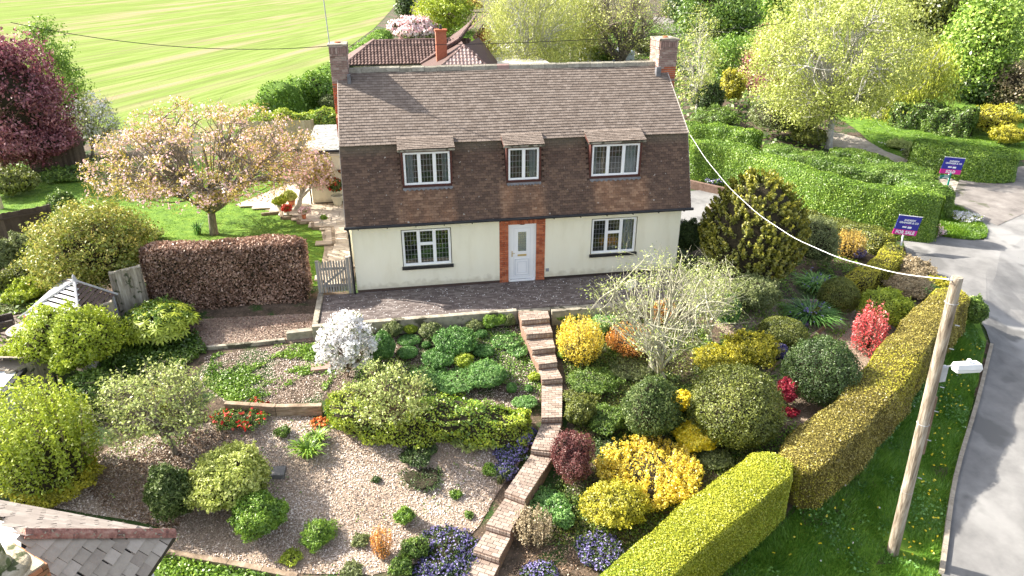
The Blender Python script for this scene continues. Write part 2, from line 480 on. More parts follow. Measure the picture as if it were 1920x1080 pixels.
def tree(name, label, cat, X, Y, CX, CZ, RX, RZ, p, tips=120, limbs=6, lpt=60, cl=.3, leaf=.07, asp=.55, bark='brown', tr=.14,
         fork=.35, RY=None, flower=None, ff=.3, fs=.07, droop=0.0, seed=3, umbrella=0.0, shell=.35, group=None, twigr=.012, CY=None,
         core=0.0, stems=1, tw_extra=0, curve=.25, bulge=0.0, zbase=None):
    """trunk with limbs and twigs reaching leaf clusters spread through an uneven crown"""
    g = np.random.default_rng(seed+int(abs(X*31)+abs(Y*17)))
    RY = RY or RX; CY = Y if CY is None else CY
    z0 = ground(X, Y) if zbase is None else zbase
    B = np.array([X, Y, z0-.1]); C0 = np.array([CX, CY, CZ])
    # clusters in the crown
    D = unit(g.normal(size=(tips, 3)))
    rr = (shell+(1-shell)*g.random(tips))**.6
    irr = lumps(g, 9, -1.5); dd = (D@irr.T).max(1)
    rr = rr*(.74+.3*dd)
    T = C0+D*rr[:, None]*np.array([RX, RY, RZ])
    if umbrella:
        d2 = ((T[:, 0]-CX)/RX)**2+((T[:, 1]-CY)/RY)**2
        T[:, 2] -= umbrella*RZ*np.minimum(d2, 1.2)
        low = T[:, 2] < CZ-RZ*.5
        T[low, 2] = CZ-RZ*.5+(T[low, 2]-CZ+RZ*.5)*.3
    forkz = z0+(max(CZ-RZ, z0+.3)-z0)*1.0 if fork is None else z0+(CZ-z0)*fork
    mb = MB()
    lim = T[g.choice(tips, limbs, replace=False)]
    if limbs > 2:
        for _ in range(3):
            asg = ((T[:, None]-lim[None])**2).sum(2).argmin(1)
            for i in range(limbs):
                if (asg == i).any(): lim[i] = T[asg == i].mean(0)
    asg = ((T[:, None]-lim[None])**2).sum(2).argmin(1)
    F0 = np.array([X+(CX-X)*.35, Y+(CY-Y)*.35, forkz])
    tops = F0
    trunk = bez(B, (B+F0)/2+g.normal(size=3)*np.array([tr, tr, 0])*.8, F0, 6)
    # flared base
    mb.tube(trunk, [tr*1.35, tr*1.05, tr, tr*.95, tr*.92, tr*.85], 9)
    C1 = np.array([CX, CY, CZ+RZ*.35])
    leader = bez(F0, (F0+C1)/2+g.normal(size=3)*RX*.05, C1, 6)
    mb.tube(leader, list(np.linspace(tr*.8, tr*.12, 6)), 6)
    for i in range(limbs):
        st = (leader[int(g.integers(0, 3))] if i % 2 and not umbrella else F0)-np.array([0, 0, tr*.5])
        mid = (st+lim[i])/2+np.array([0, 0, RZ*(-.1+curve*g.random())])+g.normal(size=3)*RX*.06
        nl = 8
        path = bez(st, mid, lim[i], nl)
        path[1:-1] += g.normal(size=(nl-2, 3))*RX*.02
        mb.tube(path, list(np.linspace(tr*.62, tr*.16, nl)), 6)
        for j in np.where(asg == i)[0]:
            k = int(g.integers(2, nl))
            a = path[k]; b = T[j]
            m = (a+b)/2+g.normal(size=3)*np.linalg.norm(b-a)*.14+np.array([0, 0, .1*np.linalg.norm(b-a)])
            mb.tube(bez(a, m, b, 5), list(np.linspace(tr*.2+twigr*.3, twigr*.5, 5)), 4, cap=False)
            for _ in range(tw_extra):
                a2 = m+(b-m)*g.random(); e = a2+g.normal(size=3)*cl*1.4+np.array([0, 0, cl*.3-droop*cl])
                mb.tube([a2, (a2+e)/2+g.normal(size=3)*cl*.12, e], [twigr*.6, twigr*.45, twigr*.2], 3, cap=False)
    root = empty(name, (X, Y, z0), 0, label, cat, group)
    mb.build('trunk', barkmat(bark), root, smooth=True)
    # leaves
    n = tips*lpt
    ci = np.repeat(np.arange(tips), lpt)
    off = g.normal(size=(n, 3)); L = np.linalg.norm(off, axis=1, keepdims=True)
    off = off/L*np.minimum(L, 1.9)*cl*np.array([.62, .62, .45])
    sz = (.6+.8*g.random(tips))[ci][:, None]
    P = T[ci]+off*sz
    if droop: P[:, 2] -= droop*np.abs(g.normal(size=n))*cl*1.6
    N = unit(off+.35*cl*unit(T[ci]-C0)+np.array([0, 0, .25*cl]))
    rv = .3*g.random(tips)[ci]+.7*g.random(n)
    if flower:
        isf = g.random(n) < ff*(.4+1.2*g.random(tips)[ci])
    else: isf = np.zeros(n, bool)
    LP = P[~isf]; o = npmesh('crown', leaf_quads(g, LP, N[~isf], leaf, asp, .7, droop*.6), [quadidx(len(LP))], rv[~isf], [PAL[p]], parent=root)
    if flower:
        FP = np.repeat(P[isf], 3, 0); FP = FP+g.normal(size=FP.shape)*fs*.35
        f = npmesh('blossom', leaf_quads(g, FP, np.repeat(N[isf], 3, 0), fs, .85, .6), [quadidx(len(FP))], g.random(len(FP)), [PAL[flower]], parent=root)
        f['kind'] = 'stuff'
    if core:
        def corefn(D): return C0-np.array([0, 0, RZ*.05])+D*np.array([RX, RY, RZ])*core*(.8+.25*(D@irr.T).max(1))[:, None]
        CV, CF = core_grid(corefn, 20, 14, -1.5)
        npmesh('inner_twigs', CV, [CF], np.full(len(CF), .5), [twigmat()], parent=root, smooth=np.ones(len(CF)))
    return root

def smooth_path(pts, step=.35):
    """Catmull-Rom through pts"""
    P = [np.array(p, float) for p in pts]
    P = [2*P[0]-P[1]]+P+[2*P[-1]-P[-2]]
    out = []
    for i in range(1, len(P)-2):
        n = max(2, int(np.linalg.norm(P[i+1]-P[i])/step))
        for k in range(n):
            t = k/n
            out.append(.5*((2*P[i])+(-P[i-1]+P[i+1])*t+(2*P[i-1]-5*P[i]+4*P[i+1]-P[i+2])*t*t+(-P[i-1]+3*P[i]-3*P[i+1]+P[i+2])*t**3))
    out.append(P[-2])
    return np.array(out)

def hedge(name, label, pts, w, h, p, leaf=.05, cover=2.4, asp=.55, wob=.05, tilt=.45, nmax=60000, seed=5, cat='hedge', batter=.12, fuzz=.05,
          zs=None, wfreq=1.3, p2=None, group=None, zoff=0.0, hvar=None, corner=.1, und=1.0, inner=None):
    """clipped hedge along a path: twiggy core with leaves standing on its faces"""
    g = np.random.default_rng(seed+int(abs(pts[0][0]*13)))
    C = smooth_path(pts); n = len(C)
    d = np.gradient(C, axis=0); d = unit(d); s = np.stack([-d[:, 1], d[:, 0]], 1)
    arc = np.concatenate([[0], np.cumsum(np.linalg.norm(np.diff(C, axis=0), axis=1))]); Lt = arc[-1]
    zz = np.array([ground(x, y) for x, y in C])+zoff
    # smooth the top line
    prof = [(-.5-batter*.3, 0), (-.5, .3), (-.5+batter*.25, .62), (-.5+batter*.4, .86), (-.5+batter*.4+corner*.7, 1.0), (-.15, 1.03), (.15, 1.03),
            (.5-batter*.4-corner*.7, 1.0), (.5-batter*.4, .86), (.5-batter*.25, .62), (.5, .3), (.5+batter*.3, 0)]
    prof = np.array(prof)
    ph = g.random(8)*6.28
    def hh(a): return h*(1+und*(.035*np.sin(a*wfreq+ph[0])+.025*np.sin(a*wfreq*2.7+ph[1]))) if hvar is None else h*np.interp(a/Lt, *hvar)*(1+.03*np.sin(a*wfreq*2+ph[0]))
    def ww(a): return w*(1+und*(.05*np.sin(a*wfreq*1.2+ph[2])+.03*np.sin(a*3.9+ph[3])))
    def surfp(a, q, scale=1.0):
        """a arc position, q 0..len(prof)-1 along the profile"""
        i = np.clip(q.astype(int), 0, len(prof)-2); t = (q-i)[:, None]
        u = prof[i]*(1-t)+prof[i+1]*t
        tang = prof[i+1]-prof[i]
        cx = np.interp(a, arc, C[:, 0]); cy = np.interp(a, arc, C[:, 1]); cz = np.interp(a, arc, zz)
        sx = np.interp(a, arc, s[:, 0]); sy = np.interp(a, arc, s[:, 1])
        W = ww(a)*scale; H = hh(a)*(1-(1-scale)*.5)
        side = -u[:, 0]*W
        # rounded ends
        e = np.minimum(a, Lt-a); ef = np.sqrt(np.clip(e/(w*.35)+.15, 0, 1))
        side = side*(.35+.65*ef)
        top = u[:, 1]*H*(.93+.07*ef)
        wv = wob*(np.sin(a*2.1+u[:, 1]*3+ph[4])+np.sin(a*4.7+q*1.3+ph[5])*.6+np.sin(a*9.3-q*2.2+ph[6])*.35)
        nx = -tang[:, 1]*-1; nz = tang[:, 0]
        # outward normal in (side, up): rotate the tangent
        ns = -(-tang[:, 1]*H)*-1; nu = tang[:, 0]*W
        Nn = np.stack([sx*(-ns)*-1*-1, sy*(-ns)*-1*-1, nu], 1)
        P = np.stack([cx+sx*side, cy+sy*side, cz+top], 1)
        # robust: outward = from the hedge's middle
        out = np.stack([sx*side, sy*side, (u[:, 1]-.55)*H], 1)
        flip = (Nn*out).sum(1) < 0
        Nn[flip] *= -1
        Nn = unit(Nn)
        P = P+Nn*wv[:, None]
        return P, Nn, u
    nq = len(prof)
    A = np.repeat(np.linspace(0, Lt, n), nq); Q = np.tile(np.arange(nq)*1.0, n)
    CV, _, _ = surfp(A, np.minimum(Q, nq-1.0001), .95 if inner else .86)
    CF = np.array([[i*nq+k, i*nq+k+1, (i+1)*nq+k+1, (i+1)*nq+k] for i in range(n-1) for k in range(nq-1)])
    e0 = np.arange(nq)[None, ::-1]; e1 = (np.arange(nq)+(n-1)*nq)[None]
    area = Lt*(w+2*h)
    m = int(min(nmax, cover*area/(leaf*leaf*asp*.5)))
    # profile-length weights
    sl = np.hypot(np.diff(prof[:, 0])*w, np.diff(prof[:, 1])*h); cum = np.concatenate([[0], np.cumsum(sl)]); cum /= cum[-1]
    q = np.interp(g.random(m), cum, np.arange(nq)*1.0)
    a = g.random(m)*Lt
    ends = int(m*w*h/(area+2*w*h)*2.4)
    P, Nn, u = surfp(a, np.minimum(q, nq-1.001))
    # end faces
    ae = np.where(g.random(ends) < .5, 0.0, Lt); P2, N2, u2 = surfp(ae, g.random(ends)*(nq-1.01))
    ce = np.stack([np.interp(ae, arc, C[:, 0]), np.interp(ae, arc, C[:, 1]), np.interp(ae, arc, zz)+h*.5], 1)
    t = np.sqrt(g.random(ends))[:, None]; P2 = ce+(P2-ce)*t
    dirx = np.stack([np.interp(ae, arc, d[:, 0]), np.interp(ae, arc, d[:, 1]), np.zeros(ends)], 1)*np.where(ae > 0, 1, -1)[:, None]
    P2 = P2+dirx*.05*(1+g.random(ends))[:, None]
    P = np.concatenate([P, P2]); Nn = np.concatenate([Nn, dirx]); m = len(P)
    P = P+Nn*(g.random(m)*fuzz-fuzz*.7)[:, None]
    LV = leaf_quads(g, P, Nn, leaf, asp, tilt)
    cl = .5+.5*np.sin(P[:, 0]*2.3+ph[7])*np.sin(P[:, 1]*1.9+P[:, 2]*2.7+ph[0])
    rv = .3*cl+.7*g.random(m)
    mi = np.concatenate([np.ones(len(CF)), np.ones(2), np.zeros(m)])
    mats = [PAL[p], inner or twigmat()]
    if p2:
        pm = np.sin(P[:, 0]*1.1+ph[1])+np.sin(P[:, 1]*1.3+P[:, 2]*1.5+ph[2])+.9*g.normal(size=m) > 1.2
        mats.append(PAL[p2]); mi[len(CF)+2:][pm] = 2
    o = npmesh(name, np.concatenate([CV, LV]), [CF, e0, e1, quadidx(m, len(CV))], np.concatenate([np.full(len(CF)+2, .5), rv]), mats, mi)
    return tag(o, label, cat, group)

# ---- stuff scattered on the ground
def inpoly(P, poly):
    x, y = P[:, 0], P[:, 1]; ins = np.zeros(len(P), bool); n = len(poly)
    for i in range(n):
        x0, y0 = poly[i]; x1, y1 = poly[(i+1) % n]
        c = ((y0 > y) != (y1 > y)) & (x < (x1-x0)*(y-y0)/(y1-y0+1e-12)+x0)
        ins ^= c
    return ins

def polypts(g, poly, n):
    q = np.array(poly); lo, hi = q.min(0), q.max(0); out = []; c = 0
    while c < n:
        P = lo+(hi-lo)*g.random((n*2, 2)); P = P[inpoly(P, poly)]; out.append(P); c += len(P)
    return np.concatenate(out)[:n]

def gz(P): return np.array([ground(x, y) for x, y in P])

def scatter(name, label, cat, poly, n, p, leaf=.045, asp=.7, tilt=.35, hgt=.02, seed=2, patch=0.0, zfn=None, zadd=0.0, bumps=0.0):
    g = np.random.default_rng(seed)
    P = polypts(g, poly, n)
    if patch:
        v = g.normal(size=len(P))*.45
        for q in range(9):
            a_ = g.random()*6.28; f_ = 1.5*1.5**(q*.7)
            v = v+np.sin((P[:, 0]*math.cos(a_)+P[:, 1]*math.sin(a_))*f_+g.random()*6.28)*.95*.9**q
        P = P[v > patch]
    z = gz(P) if zfn is None else zfn(P)
    if bumps: z = z+bumps*(np.sin(P[:, 0]*6.1)*np.sin(P[:, 1]*5.3+1)+.5*np.sin(P[:, 0]*13+P[:, 1]*11))**2
    m = len(P)
    Q = np.concatenate([P, (z+zadd+hgt*g.random(m))[:, None]], 1)
    o = npmesh(name, leaf_quads(g, Q, np.tile([0, 0, 1.], (m, 1)), leaf, asp, tilt), [quadidx(m)],
               .55*g.random(m)+.45*(.5+.5*np.sin(P[:, 0]*1.7+seed)*np.sin(P[:, 1]*2.3)), [PAL[p]], kind='stuff')
    return tag(o, label, cat)

def blades(name, label, poly, n, p, h=.12, w=.012, seed=4, patchy=.5, cat='grass', lean=.6, zadd=0.0):
    g = np.random.default_rng(seed)
    P = polypts(g, poly, n); z = gz(P)+zadd
    tuft = .5+.5*np.sin(P[:, 0]*3.1+np.sin(P[:, 1]*2))*np.sin(P[:, 1]*2.7+np.sin(P[:, 0]*1.7))
    H = h*(.5+.6*g.random(n))*(1-patchy+patchy*1.6*tuft)
    a = g.random(n)*2*np.pi; s = np.stack([np.cos(a), np.sin(a)], 1)*w
    cd = np.sin(P[:, 0]*1.3)*3+np.sin(P[:, 1]*1.9)*3
    ld = np.stack([np.cos(cd), np.sin(cd)], 1)*.5+g.normal(size=(n, 2))*.5
    T = P+ld*(H*lean)[:, None]
    V = np.stack([np.c_[P-s, z-.01], np.c_[P+s, z-.01], np.c_[T, z+H]], 1).reshape(-1, 3)
    o = npmesh(name, V, [np.arange(n*3).reshape(n, 3)], .6*g.random(n)+.4*tuft, [PAL[p]], kind='stuff')
    return tag(o, label, cat)

def sheet(name, poly, mat, dz, parent=None, step=1.0):
    """ground-hugging sheet cut along the terrain's own grid lines"""
    bm = bmesh.new()
    f = bm.faces.new([bm.verts.new((x, y, 0)) for x, y in poly])
    bmesh.ops.triangulate(bm, faces=[f])
    xs = [p[0] for p in poly]; ys = [p[1] for p in poly]
    def cuts(lo, hi):
        k = math.ceil(lo); r = []
        while k < hi:
            r.append(k); k += 1 if -60 <= k < 90 else 10
        return r
    for x in cuts(min(xs), max(xs)):
        bmesh.ops.bisect_plane(bm, geom=bm.verts[:]+bm.edges[:]+bm.faces[:], plane_co=(x, 0, 0), plane_no=(1, 0, 0))
    for y in cuts(min(ys), max(ys)):
        bmesh.ops.bisect_plane(bm, geom=bm.verts[:]+bm.edges[:]+bm.faces[:], plane_co=(0, y, 0), plane_no=(0, 1, 0))
    for v in bm.verts: v.co.z = ground(v.co.x, v.co.y)+dz
    bmesh.ops.recalc_face_normals(bm, faces=bm.faces[:])
    for f in bm.faces:
        if f.normal.z < 0: f.normal_flip()
    me = bpy.data.meshes.new(name); bm.to_mesh(me); bm.free()
    me.materials.append(mat)
    o = bpy.data.objects.new(name, me); COL.objects.link(o)
    o['kind'] = 'structure'
    if parent: adopt(o, parent)
    return o
# ---------------------------------------------------------------- the ground
def make_ground():
    xs = list(range(-600, -60, 30))+list(range(-60, 91))+list(range(110, 900, 40))
    ys = list(range(-200, -30, 17))+list(range(-30, 121))+list(range(140, 1200, 40))
    V = [(x, y, ground(x, y)) for y in ys for x in xs]
    nx = len(xs); F = [(j*nx+i, j*nx+i+1, (j+1)*nx+i+1, (j+1)*nx+i) for j in range(len(ys)-1) for i in range(nx-1)]
    me = bpy.data.meshes.new('ground'); me.from_pydata(V, [], F)
    me.materials.append(surf('soil', [(.035, .028, .018), (.09, .065, .045), (.14, .1, .07)], scale=3.5, rough=1, bump=1, bscale=22,
                             spots=[((.03, .06, .012), .8, .5), ((.2, .14, .1), 17, .6)]))
    o = bpy.data.objects.new('ground', me); COL.objects.link(o); o['kind'] = 'structure'
make_ground()

field_m = surf('field_crop', [(.2, .3, .05), (.32, .43, .075), (.42, .47, .13)], scale=.35, stretch=(1, .16, 1), rot=R(-40), rough=1, bump=.4, bscale=7,
               spots=[((.3, .24, .13), .12, .6)])
def field_material():
    m, n, l, out = newmat('field_rows')
    b = n.new('ShaderNodeBsdfDiffuse')
    geo = n.new('ShaderNodeNewGeometry')
    mp = n.new('ShaderNodeMapping'); mp.inputs['Rotation'].default_value = (0, 0, R(FIELD_ROT))
    l.new(geo.outputs['Position'], mp.inputs[0])
    def noise(scale, st, detail=5):
        m2 = n.new('ShaderNodeMapping'); m2.inputs['Scale'].default_value = st; l.new(mp.outputs[0], m2.inputs[0])
        z = n.new('ShaderNodeTexNoise'); z.inputs['Scale'].default_value = scale; z.inputs['Detail'].default_value = detail
        l.new(m2.outputs[0], z.inputs['Vector']); return z.outputs['Fac']
    base = rampnode(n, [(.115, .155, .042), (.165, .22, .06), (.23, .275, .1)], [.3, .5, .72]); l.new(noise(2.6, (1, .035, 1), 9), base.inputs[0])
    col = base.outputs[0]
    def over(fac, c, lo, hi):
        nonlocal col
        mr = n.new('ShaderNodeMapRange'); mr.inputs[1].default_value = lo; mr.inputs[2].default_value = hi; l.new(fac, mr.inputs[0])
        mx = n.new('ShaderNodeMix'); mx.data_type = 'RGBA'; l.new(mr.outputs[0], mx.inputs[0]); l.new(col, mx.inputs[6]); mx.inputs[7].default_value = (*c, 1)
        col = mx.outputs[2]
    over(noise(.35, (1, .06, 1), 6), (.28, .22, .15), .5, .7)      # thin strips of bare soil along the drilling
    over(noise(9, (1, .5, 1), 3), (.11, .15, .045), .58, .75)
    # tramlines every 12 m, two wheel marks each
    sx = n.new('ShaderNodeSeparateXYZ')
    wob = n.new('ShaderNodeTexNoise'); wob.inputs['Scale'].default_value = .03
    l.new(mp.outputs[0], wob.inputs['Vector'])
    ad = n.new('ShaderNodeVectorMath'); ad.operation = 'MULTIPLY_ADD'; l.new(wob.outputs['Color'], ad.inputs[0]); ad.inputs[1].default_value = (5, 0, 0); l.new(mp.outputs[0], ad.inputs[2])
    l.new(ad.outputs[0], sx.inputs[0])
    md = n.new('ShaderNodeMath'); md.operation = 'PINGPONG'; md.inputs[1].default_value = 6.0; l.new(sx.outputs[0], md.inputs[0])
    s2 = n.new('ShaderNodeMath'); s2.operation = 'SUBTRACT'; l.new(md.outputs[0], s2.inputs[0]); s2.inputs[1].default_value = .95
    ab = n.new('ShaderNodeMath'); ab.operation = 'ABSOLUTE'; l.new(s2.outputs[0], ab.inputs[0])
    mr = n.new('ShaderNodeMapRange'); mr.inputs[1].default_value = .6; mr.inputs[2].default_value = .2; mr.inputs[3].default_value = 0; mr.inputs[4].default_value = .35
    l.new(ab.outputs[0], mr.inputs[0])
    mx = n.new('ShaderNodeMix'); mx.data_type = 'RGBA'; l.new(mr.outputs[0], mx.inputs[0]); l.new(col, mx.inputs[6]); mx.inputs[7].default_value = (.13, .14, .06, 1)
    l.new(mx.outputs[2], b.inputs[0])
    n2 = n.new('ShaderNodeTexNoise'); n2.inputs['Scale'].default_value = 5; l.new(geo.outputs['Position'], n2.inputs['Vector'])
    bp = n.new('ShaderNodeBump'); bp.inputs['Strength'].default_value = .5; bp.inputs['Distance'].default_value = .05
    l.new(n2.outputs['Fac'], bp.inputs['Height']); l.new(bp.outputs[0], b.inputs['Normal'])
    l.new(b.outputs[0], out.inputs[0])
    return m
FIELD_ROT = 22
sheet('crop_field', [(-300, 30), (-40, 40), (-27.95, 32.73), (-19.85, 28.17), (-13.87, 27.82), (-12.07, 41.67), (-10.65, 65.26), (-6.11, 102.71), (0.74, 183.39), (6, 400), (-300, 900)], field_material(), .03)
lawn_m = surf('lawn', [(.045, .1, .01), (.1, .19, .016), (.17, .26, .03)], scale=2.2, rough=1, bump=.9, bscale=45)
asphalt = surf('asphalt', [(.12, .118, .115), (.18, .176, .17), (.24, .235, .225)], scale=.9, rough=.9, bump=.35, bscale=120,
               spots=[((.26, .255, .245), .22, .56), ((.13, .128, .123), .45, .6)], detail=9)
lane_m = surf('old_asphalt', [(.12, .108, .1), (.19, .172, .158), (.26, .24, .22)], scale=1.2, rough=.95, bump=.5, bscale=60,
              spots=[((.1, .1, .07), .9, .6)], detail=9)
drive_m = surf('drive_gravel', [(.28, .24, .2), (.4, .35, .29), (.5, .44, .37)], scale=3, rough=1, bump=.7, bscale=80)
chip_base = surf('chip_soil', [(.14, .1, .07), (.3, .23, .17), (.48, .4, .32)], scale=26, rough=1, bump=1, bscale=40)

# lawn behind the house and green ground round the neighbouring gardens
sheet('lawn', [(-26, 2), (-20.32, 9.82), (-14.07, 6.44), (-12.6, 1.0), (-7.3, 1.0), (-6.93, 6.16), (-9.28, 9.39), (-11.94, 11.04), (-10.12, 14.33), (-10, 21), (-30, 21)], lawn_m, .02)
road_poly = [(7.92, -12.32), (10.43, -9.63), (13.46, -6.84), (16.33, -4.11), (16.75, -3.33), (17.12, -1.48), (17.21, 0.29), (17.54, 2.24), (18.79, 4.31), (17.03, 5.81), (16.14, 7.61), (9, 5.5), (6.3, 5), (6.3, 9.5),
             (18.37, 12.51), (18.08, 6.99), (19.21, 4.50), (22.14, 3.12), (23.51, 4.88), (23.68, 7.25), (27.22, 10.80), (28.71, 10.15), (32.20, 11.49), (60, 20), (60, -30), (10, -30), (3, -20)]
sheet('road', road_poly, asphalt, .05)
sheet('lane', [(23.68, 7.25), (26.57, 10.02), (26.65, 11.80), (26.44, 14.29), (26.16, 15.93), (26.46, 18.56), (25.57, 20.22), (23.80, 21.23), (22.75, 17.52), (24.47, 16.72), (24.79, 12.06), (24.78, 9.02)], drive_m, .058)
sheet('lane', [(27.29, 10.88), (32.84, 12.18), (26.83, 5.74), (24.04, 4.48), (23.63, 7.18)], lane_m, .064)
sheet('grass_verge', [(17.76, 6.49), (19.45, 4.83), (20.13, 4.06), (20.91, 3.47), (21.65, 3.19), (22.32, 3.33), (22.91, 3.84), (23.32, 4.65), (23.63, 5.65), (23.70, 6.60), (23.59, 7.33), (20.99, 6.92)], lawn_m, .08)
sheet('lawn', [(27.57, 21.43), (25.82, 15.98), (26.44, 14.29), (26.97, 11.76), (33.68, 13.28), (60, 22), (50, 45), (28.48, 25.47)], lawn_m, .03)
sheet('grass_verge', [(7.89, -12.31), (10.37, -9.62), (13.38, -6.84), (16.34, -3.87), (16.98, -2.52), (14.15, -4.07), (8.01, -8.35), (5.24, -10.36), (2.79, -11.90), (-2, -14), (2, -17)], lawn_m, .012)
# far lanes and lawns seen between the trees
sheet('lane', [(31.42, 45.63), (34.97, 61.93), (46.46, 96.07), (44.50, 107.46), (37.30, 87.88), (37.92, 79.57), (31.36, 56.79), (25.89, 34.02), (25.07, 28.80), (27.38, 30.49)], lane_m, .04)
sheet('lawn', [(32.47, 47.14), (35.81, 60.73), (48.26, 95.81), (35.20, 79.97), (24.86, 62.39), (20, 100), (90, 100), (35.44, 41.92)], lawn_m, .03)
sheet('patio', [(-6.0, 1.0), (-7.3, 1.0), (-7.3, 4.5), (-7.71, 7.65), (-9.53, 9.44), (-11.94, 11.04), (-10.06, 13.83), (-8.59, 15.60), (-5.9, 12)],
      surf('patio_base', [(.3, .24, .17), (.42, .35, .26)], scale=2, bump=.3), .03)

# wood-chip beds
CH1 = [(-12.23, -6.09), (-10.67, -5.55), (-9.28, -5.55), (-8.01, -5.48), (-6.68, -5.80), (-3.90, -6.46), (-1.99, -6.70), (-1.02, -7.19), (-1.44, -7.84), (-2.33, -8.93), (-2.84, -9.73), (-3.56, -10.43), (-5.40, -10.68), (-7.05, -10.40), (-10.11, -9.39), (-10.41, -8.62), (-13.58, -7.57)]
CH2 = [(-11.37, -0.73), (-7.14, -0.94), (-7.05, -2.47), (-8.64, -2.40), (-10.71, -2.38)]
CH3 = [(5.67, -2.70), (8.43, -1.60), (11.99, -0.91), (17.98, 0.17), (15.98, -2.87), (8.78, -7.14), (6.41, -7.96), (6.10, -6.95), (6.38, -4.14)]
sheet('chip_bed', CH1, chip_base, .012)
sheet('chip_bed', CH2, chip_base, .012)
sheet('chip_bed', CH3, chip_base, .012)
tag(scatter('wood_chips', '', '', CH1, 60000, 'chips', leaf=.05, asp=.45, tilt=.5, hgt=.03, seed=11), 'loose pale bark chips covering the lower front bed', 'wood chips')
tag(scatter('wood_chips', '', '', CH2, 13000, 'chipsdark', leaf=.045, asp=.45, tilt=.5, hgt=.03, seed=12), 'reddish bark chips strip below the copper beech hedge', 'wood chips')
tag(scatter('wood_chips', '', '', CH3, 17000, 'chipsdark', leaf=.05, asp=.45, tilt=.5, hgt=.03, seed=13), 'brown bark chips between the roadside hedge and clipped shrubs', 'wood chips')

# grass blades
VERGE = [(7.82, -12.27), (10.31, -9.61), (13.29, -6.84), (15.99, -4.16), (16.47, -2.85), (13.92, -4.35), (7.89, -8.54), (5.55, -10.08), (2.39, -11.90), (-1, -13.5), (4, -14.5)]
tag(blades('grass', '', VERGE, 90000, 'grass', h=.15, w=.011, seed=4), 'long green grass on the roadside verge by the pole', 'grass')
LAWN = [(-24, 4), (-14.07, 6.44), (-12.4, 1.2), (-7.4, 1.2), (-7.16, 6.20), (-9.51, 9.28), (-11.89, 10.79), (-10.08, 14.03), (-12, 19), (-26, 19)]
tag(blades('grass', '', LAWN, 60000, 'lawngrass', h=.06, w=.022, seed=5, patchy=.3), 'mown lawn grass under the cherry tree', 'grass')
tag(blades('grass', '', [(19.45, 4.83), (20.09, 4.01), (20.87, 3.42), (21.61, 3.14), (22.33, 3.27), (23.00, 3.89), (23.42, 4.70), (23.79, 5.76), (23.81, 6.73), (23.59, 7.33), (20.99, 6.92)], 14000, 'lawngrass', h=.13, w=.03, seed=6, zadd=.08), 'triangle of grass at the end of the privet hedge', 'grass')
tag(blades('grass', '', [(27.94, 21.37), (25.96, 16.18), (26.58, 14.48), (27.17, 12.01), (33.52, 13.30), (48, 26), (32.10, 24.93)], 22000, 'lawngrass', h=.1, w=.045, seed=7), 'sunny grass beside the gravel lane', 'grass')

# ---------------------------------------------------------------- kerb
kerb_m = surf('kerb_stone', [(.2, .17, .13), (.36, .32, .26)], scale=6, bump=.5)
def kerb(pts, name, label):
    root = empty(name, (pts[0][0], pts[0][1], ground(*pts[0])), 0, label, 'kerb')
    P = smooth_path(pts, .9)
    for a, b in zip(P, P[1:]):
        d = b-a; L = np.linalg.norm(d); d /= L; s = np.array([-d[1], d[0]])
        m = (a+b)/2
        mb = MB(); zc = ground(*m)+.03
        dz = (ground(*b)-ground(*a))/2
        mb.obox((m[0], m[1], zc), (d[0]*(L/2-.008), d[1]*(L/2-.008), dz), (s[0]*.055, s[1]*.055, 0), (0, 0, .11))
        mb.build('kerb_stone', kerb_m, root)
kerb([(7.95, -12.26), (10.43, -9.63), (13.46, -6.84), (16.33, -4.11)], 'kerb', 'long concrete kerb between the verge and the road')

# ---------------------------------------------------------------- terrace
block_m = pick('terrace_blocks', [(.08, .062, .057), (.128, .104, .095), (.22, .19, .175)])
conc_m = surf('old_concrete', [(.16, .14, .11), (.3, .27, .21), (.42, .38, .3)], scale=3, bump=.6, spots=((.08, .075, .05), 2.3, .54))
joint_m = surf('joint_sand', [(.05, .04, .03), (.1, .08, .06)], scale=20)
def terrace():
    root = empty('terrace', (-1, -1, -.4), 0, 'dark block paved terrace with concrete edge below the front door', 'terrace')
    m = MB(); m.prism([(-7.05, 0.0), (-7.0, -2.2), (-.62, -2.28), (-.62, -2.4), (.5, -2.4), (.5, -2.35), (6.2, -2.5), (6.2, 0.0)], -.62, -.02)
    m.build('slab', conc_m, root)
    # coping along the edge and the retaining wall under it
    m = MB(); m.box(-7.2, -.62, -2.42, -2.22, -.75, .05); m.build('retaining_wall', conc_m, root, bevel=.012)
    m = MB(); m.box(-7.2, -7.02, -2.22, .1, -.5, .06); m.build('edge_wall', conc_m, root, bevel=.012)
    m = MB(); m.box(.52, 4.6, -2.62, -2.45, -.9, .03); m.build('retaining_wall', conc_m, root, bevel=.012)
    m = MB()
    r = random.Random(3); y = -2.2; row = 0
    while y < -.02:
        x = -7.0+(row % 2)*.1-.1
        while x < 6.1:
            x1 = min(x+.193, 6.15); x0 = max(x, -7.0)
            if x1-x0 > .03 and not (y < -2.18 and x > 6.2):
                dz = r.uniform(-.003, .004)
                m.box(x0, x1, y, y+.092, -.019, .004+dz, r.random())
            x += .2
        y += .1; row += 1
    m.build('paving_blocks', block_m, root, kind='stuff')
terrace()
# fallen petals and moss flecks on the terrace
tag(scatter('petals', '', '', [(-6.9, -.1), (-6.9, -2.1), (6, -2.3), (6, -.1)], 800, 'white', leaf=.045, asp=.6, tilt=.15, hgt=.004, seed=21, zfn=lambda P: np.full(len(P), .011)),
    'pale fallen petals strewn over the dark terrace blocks', 'petals')

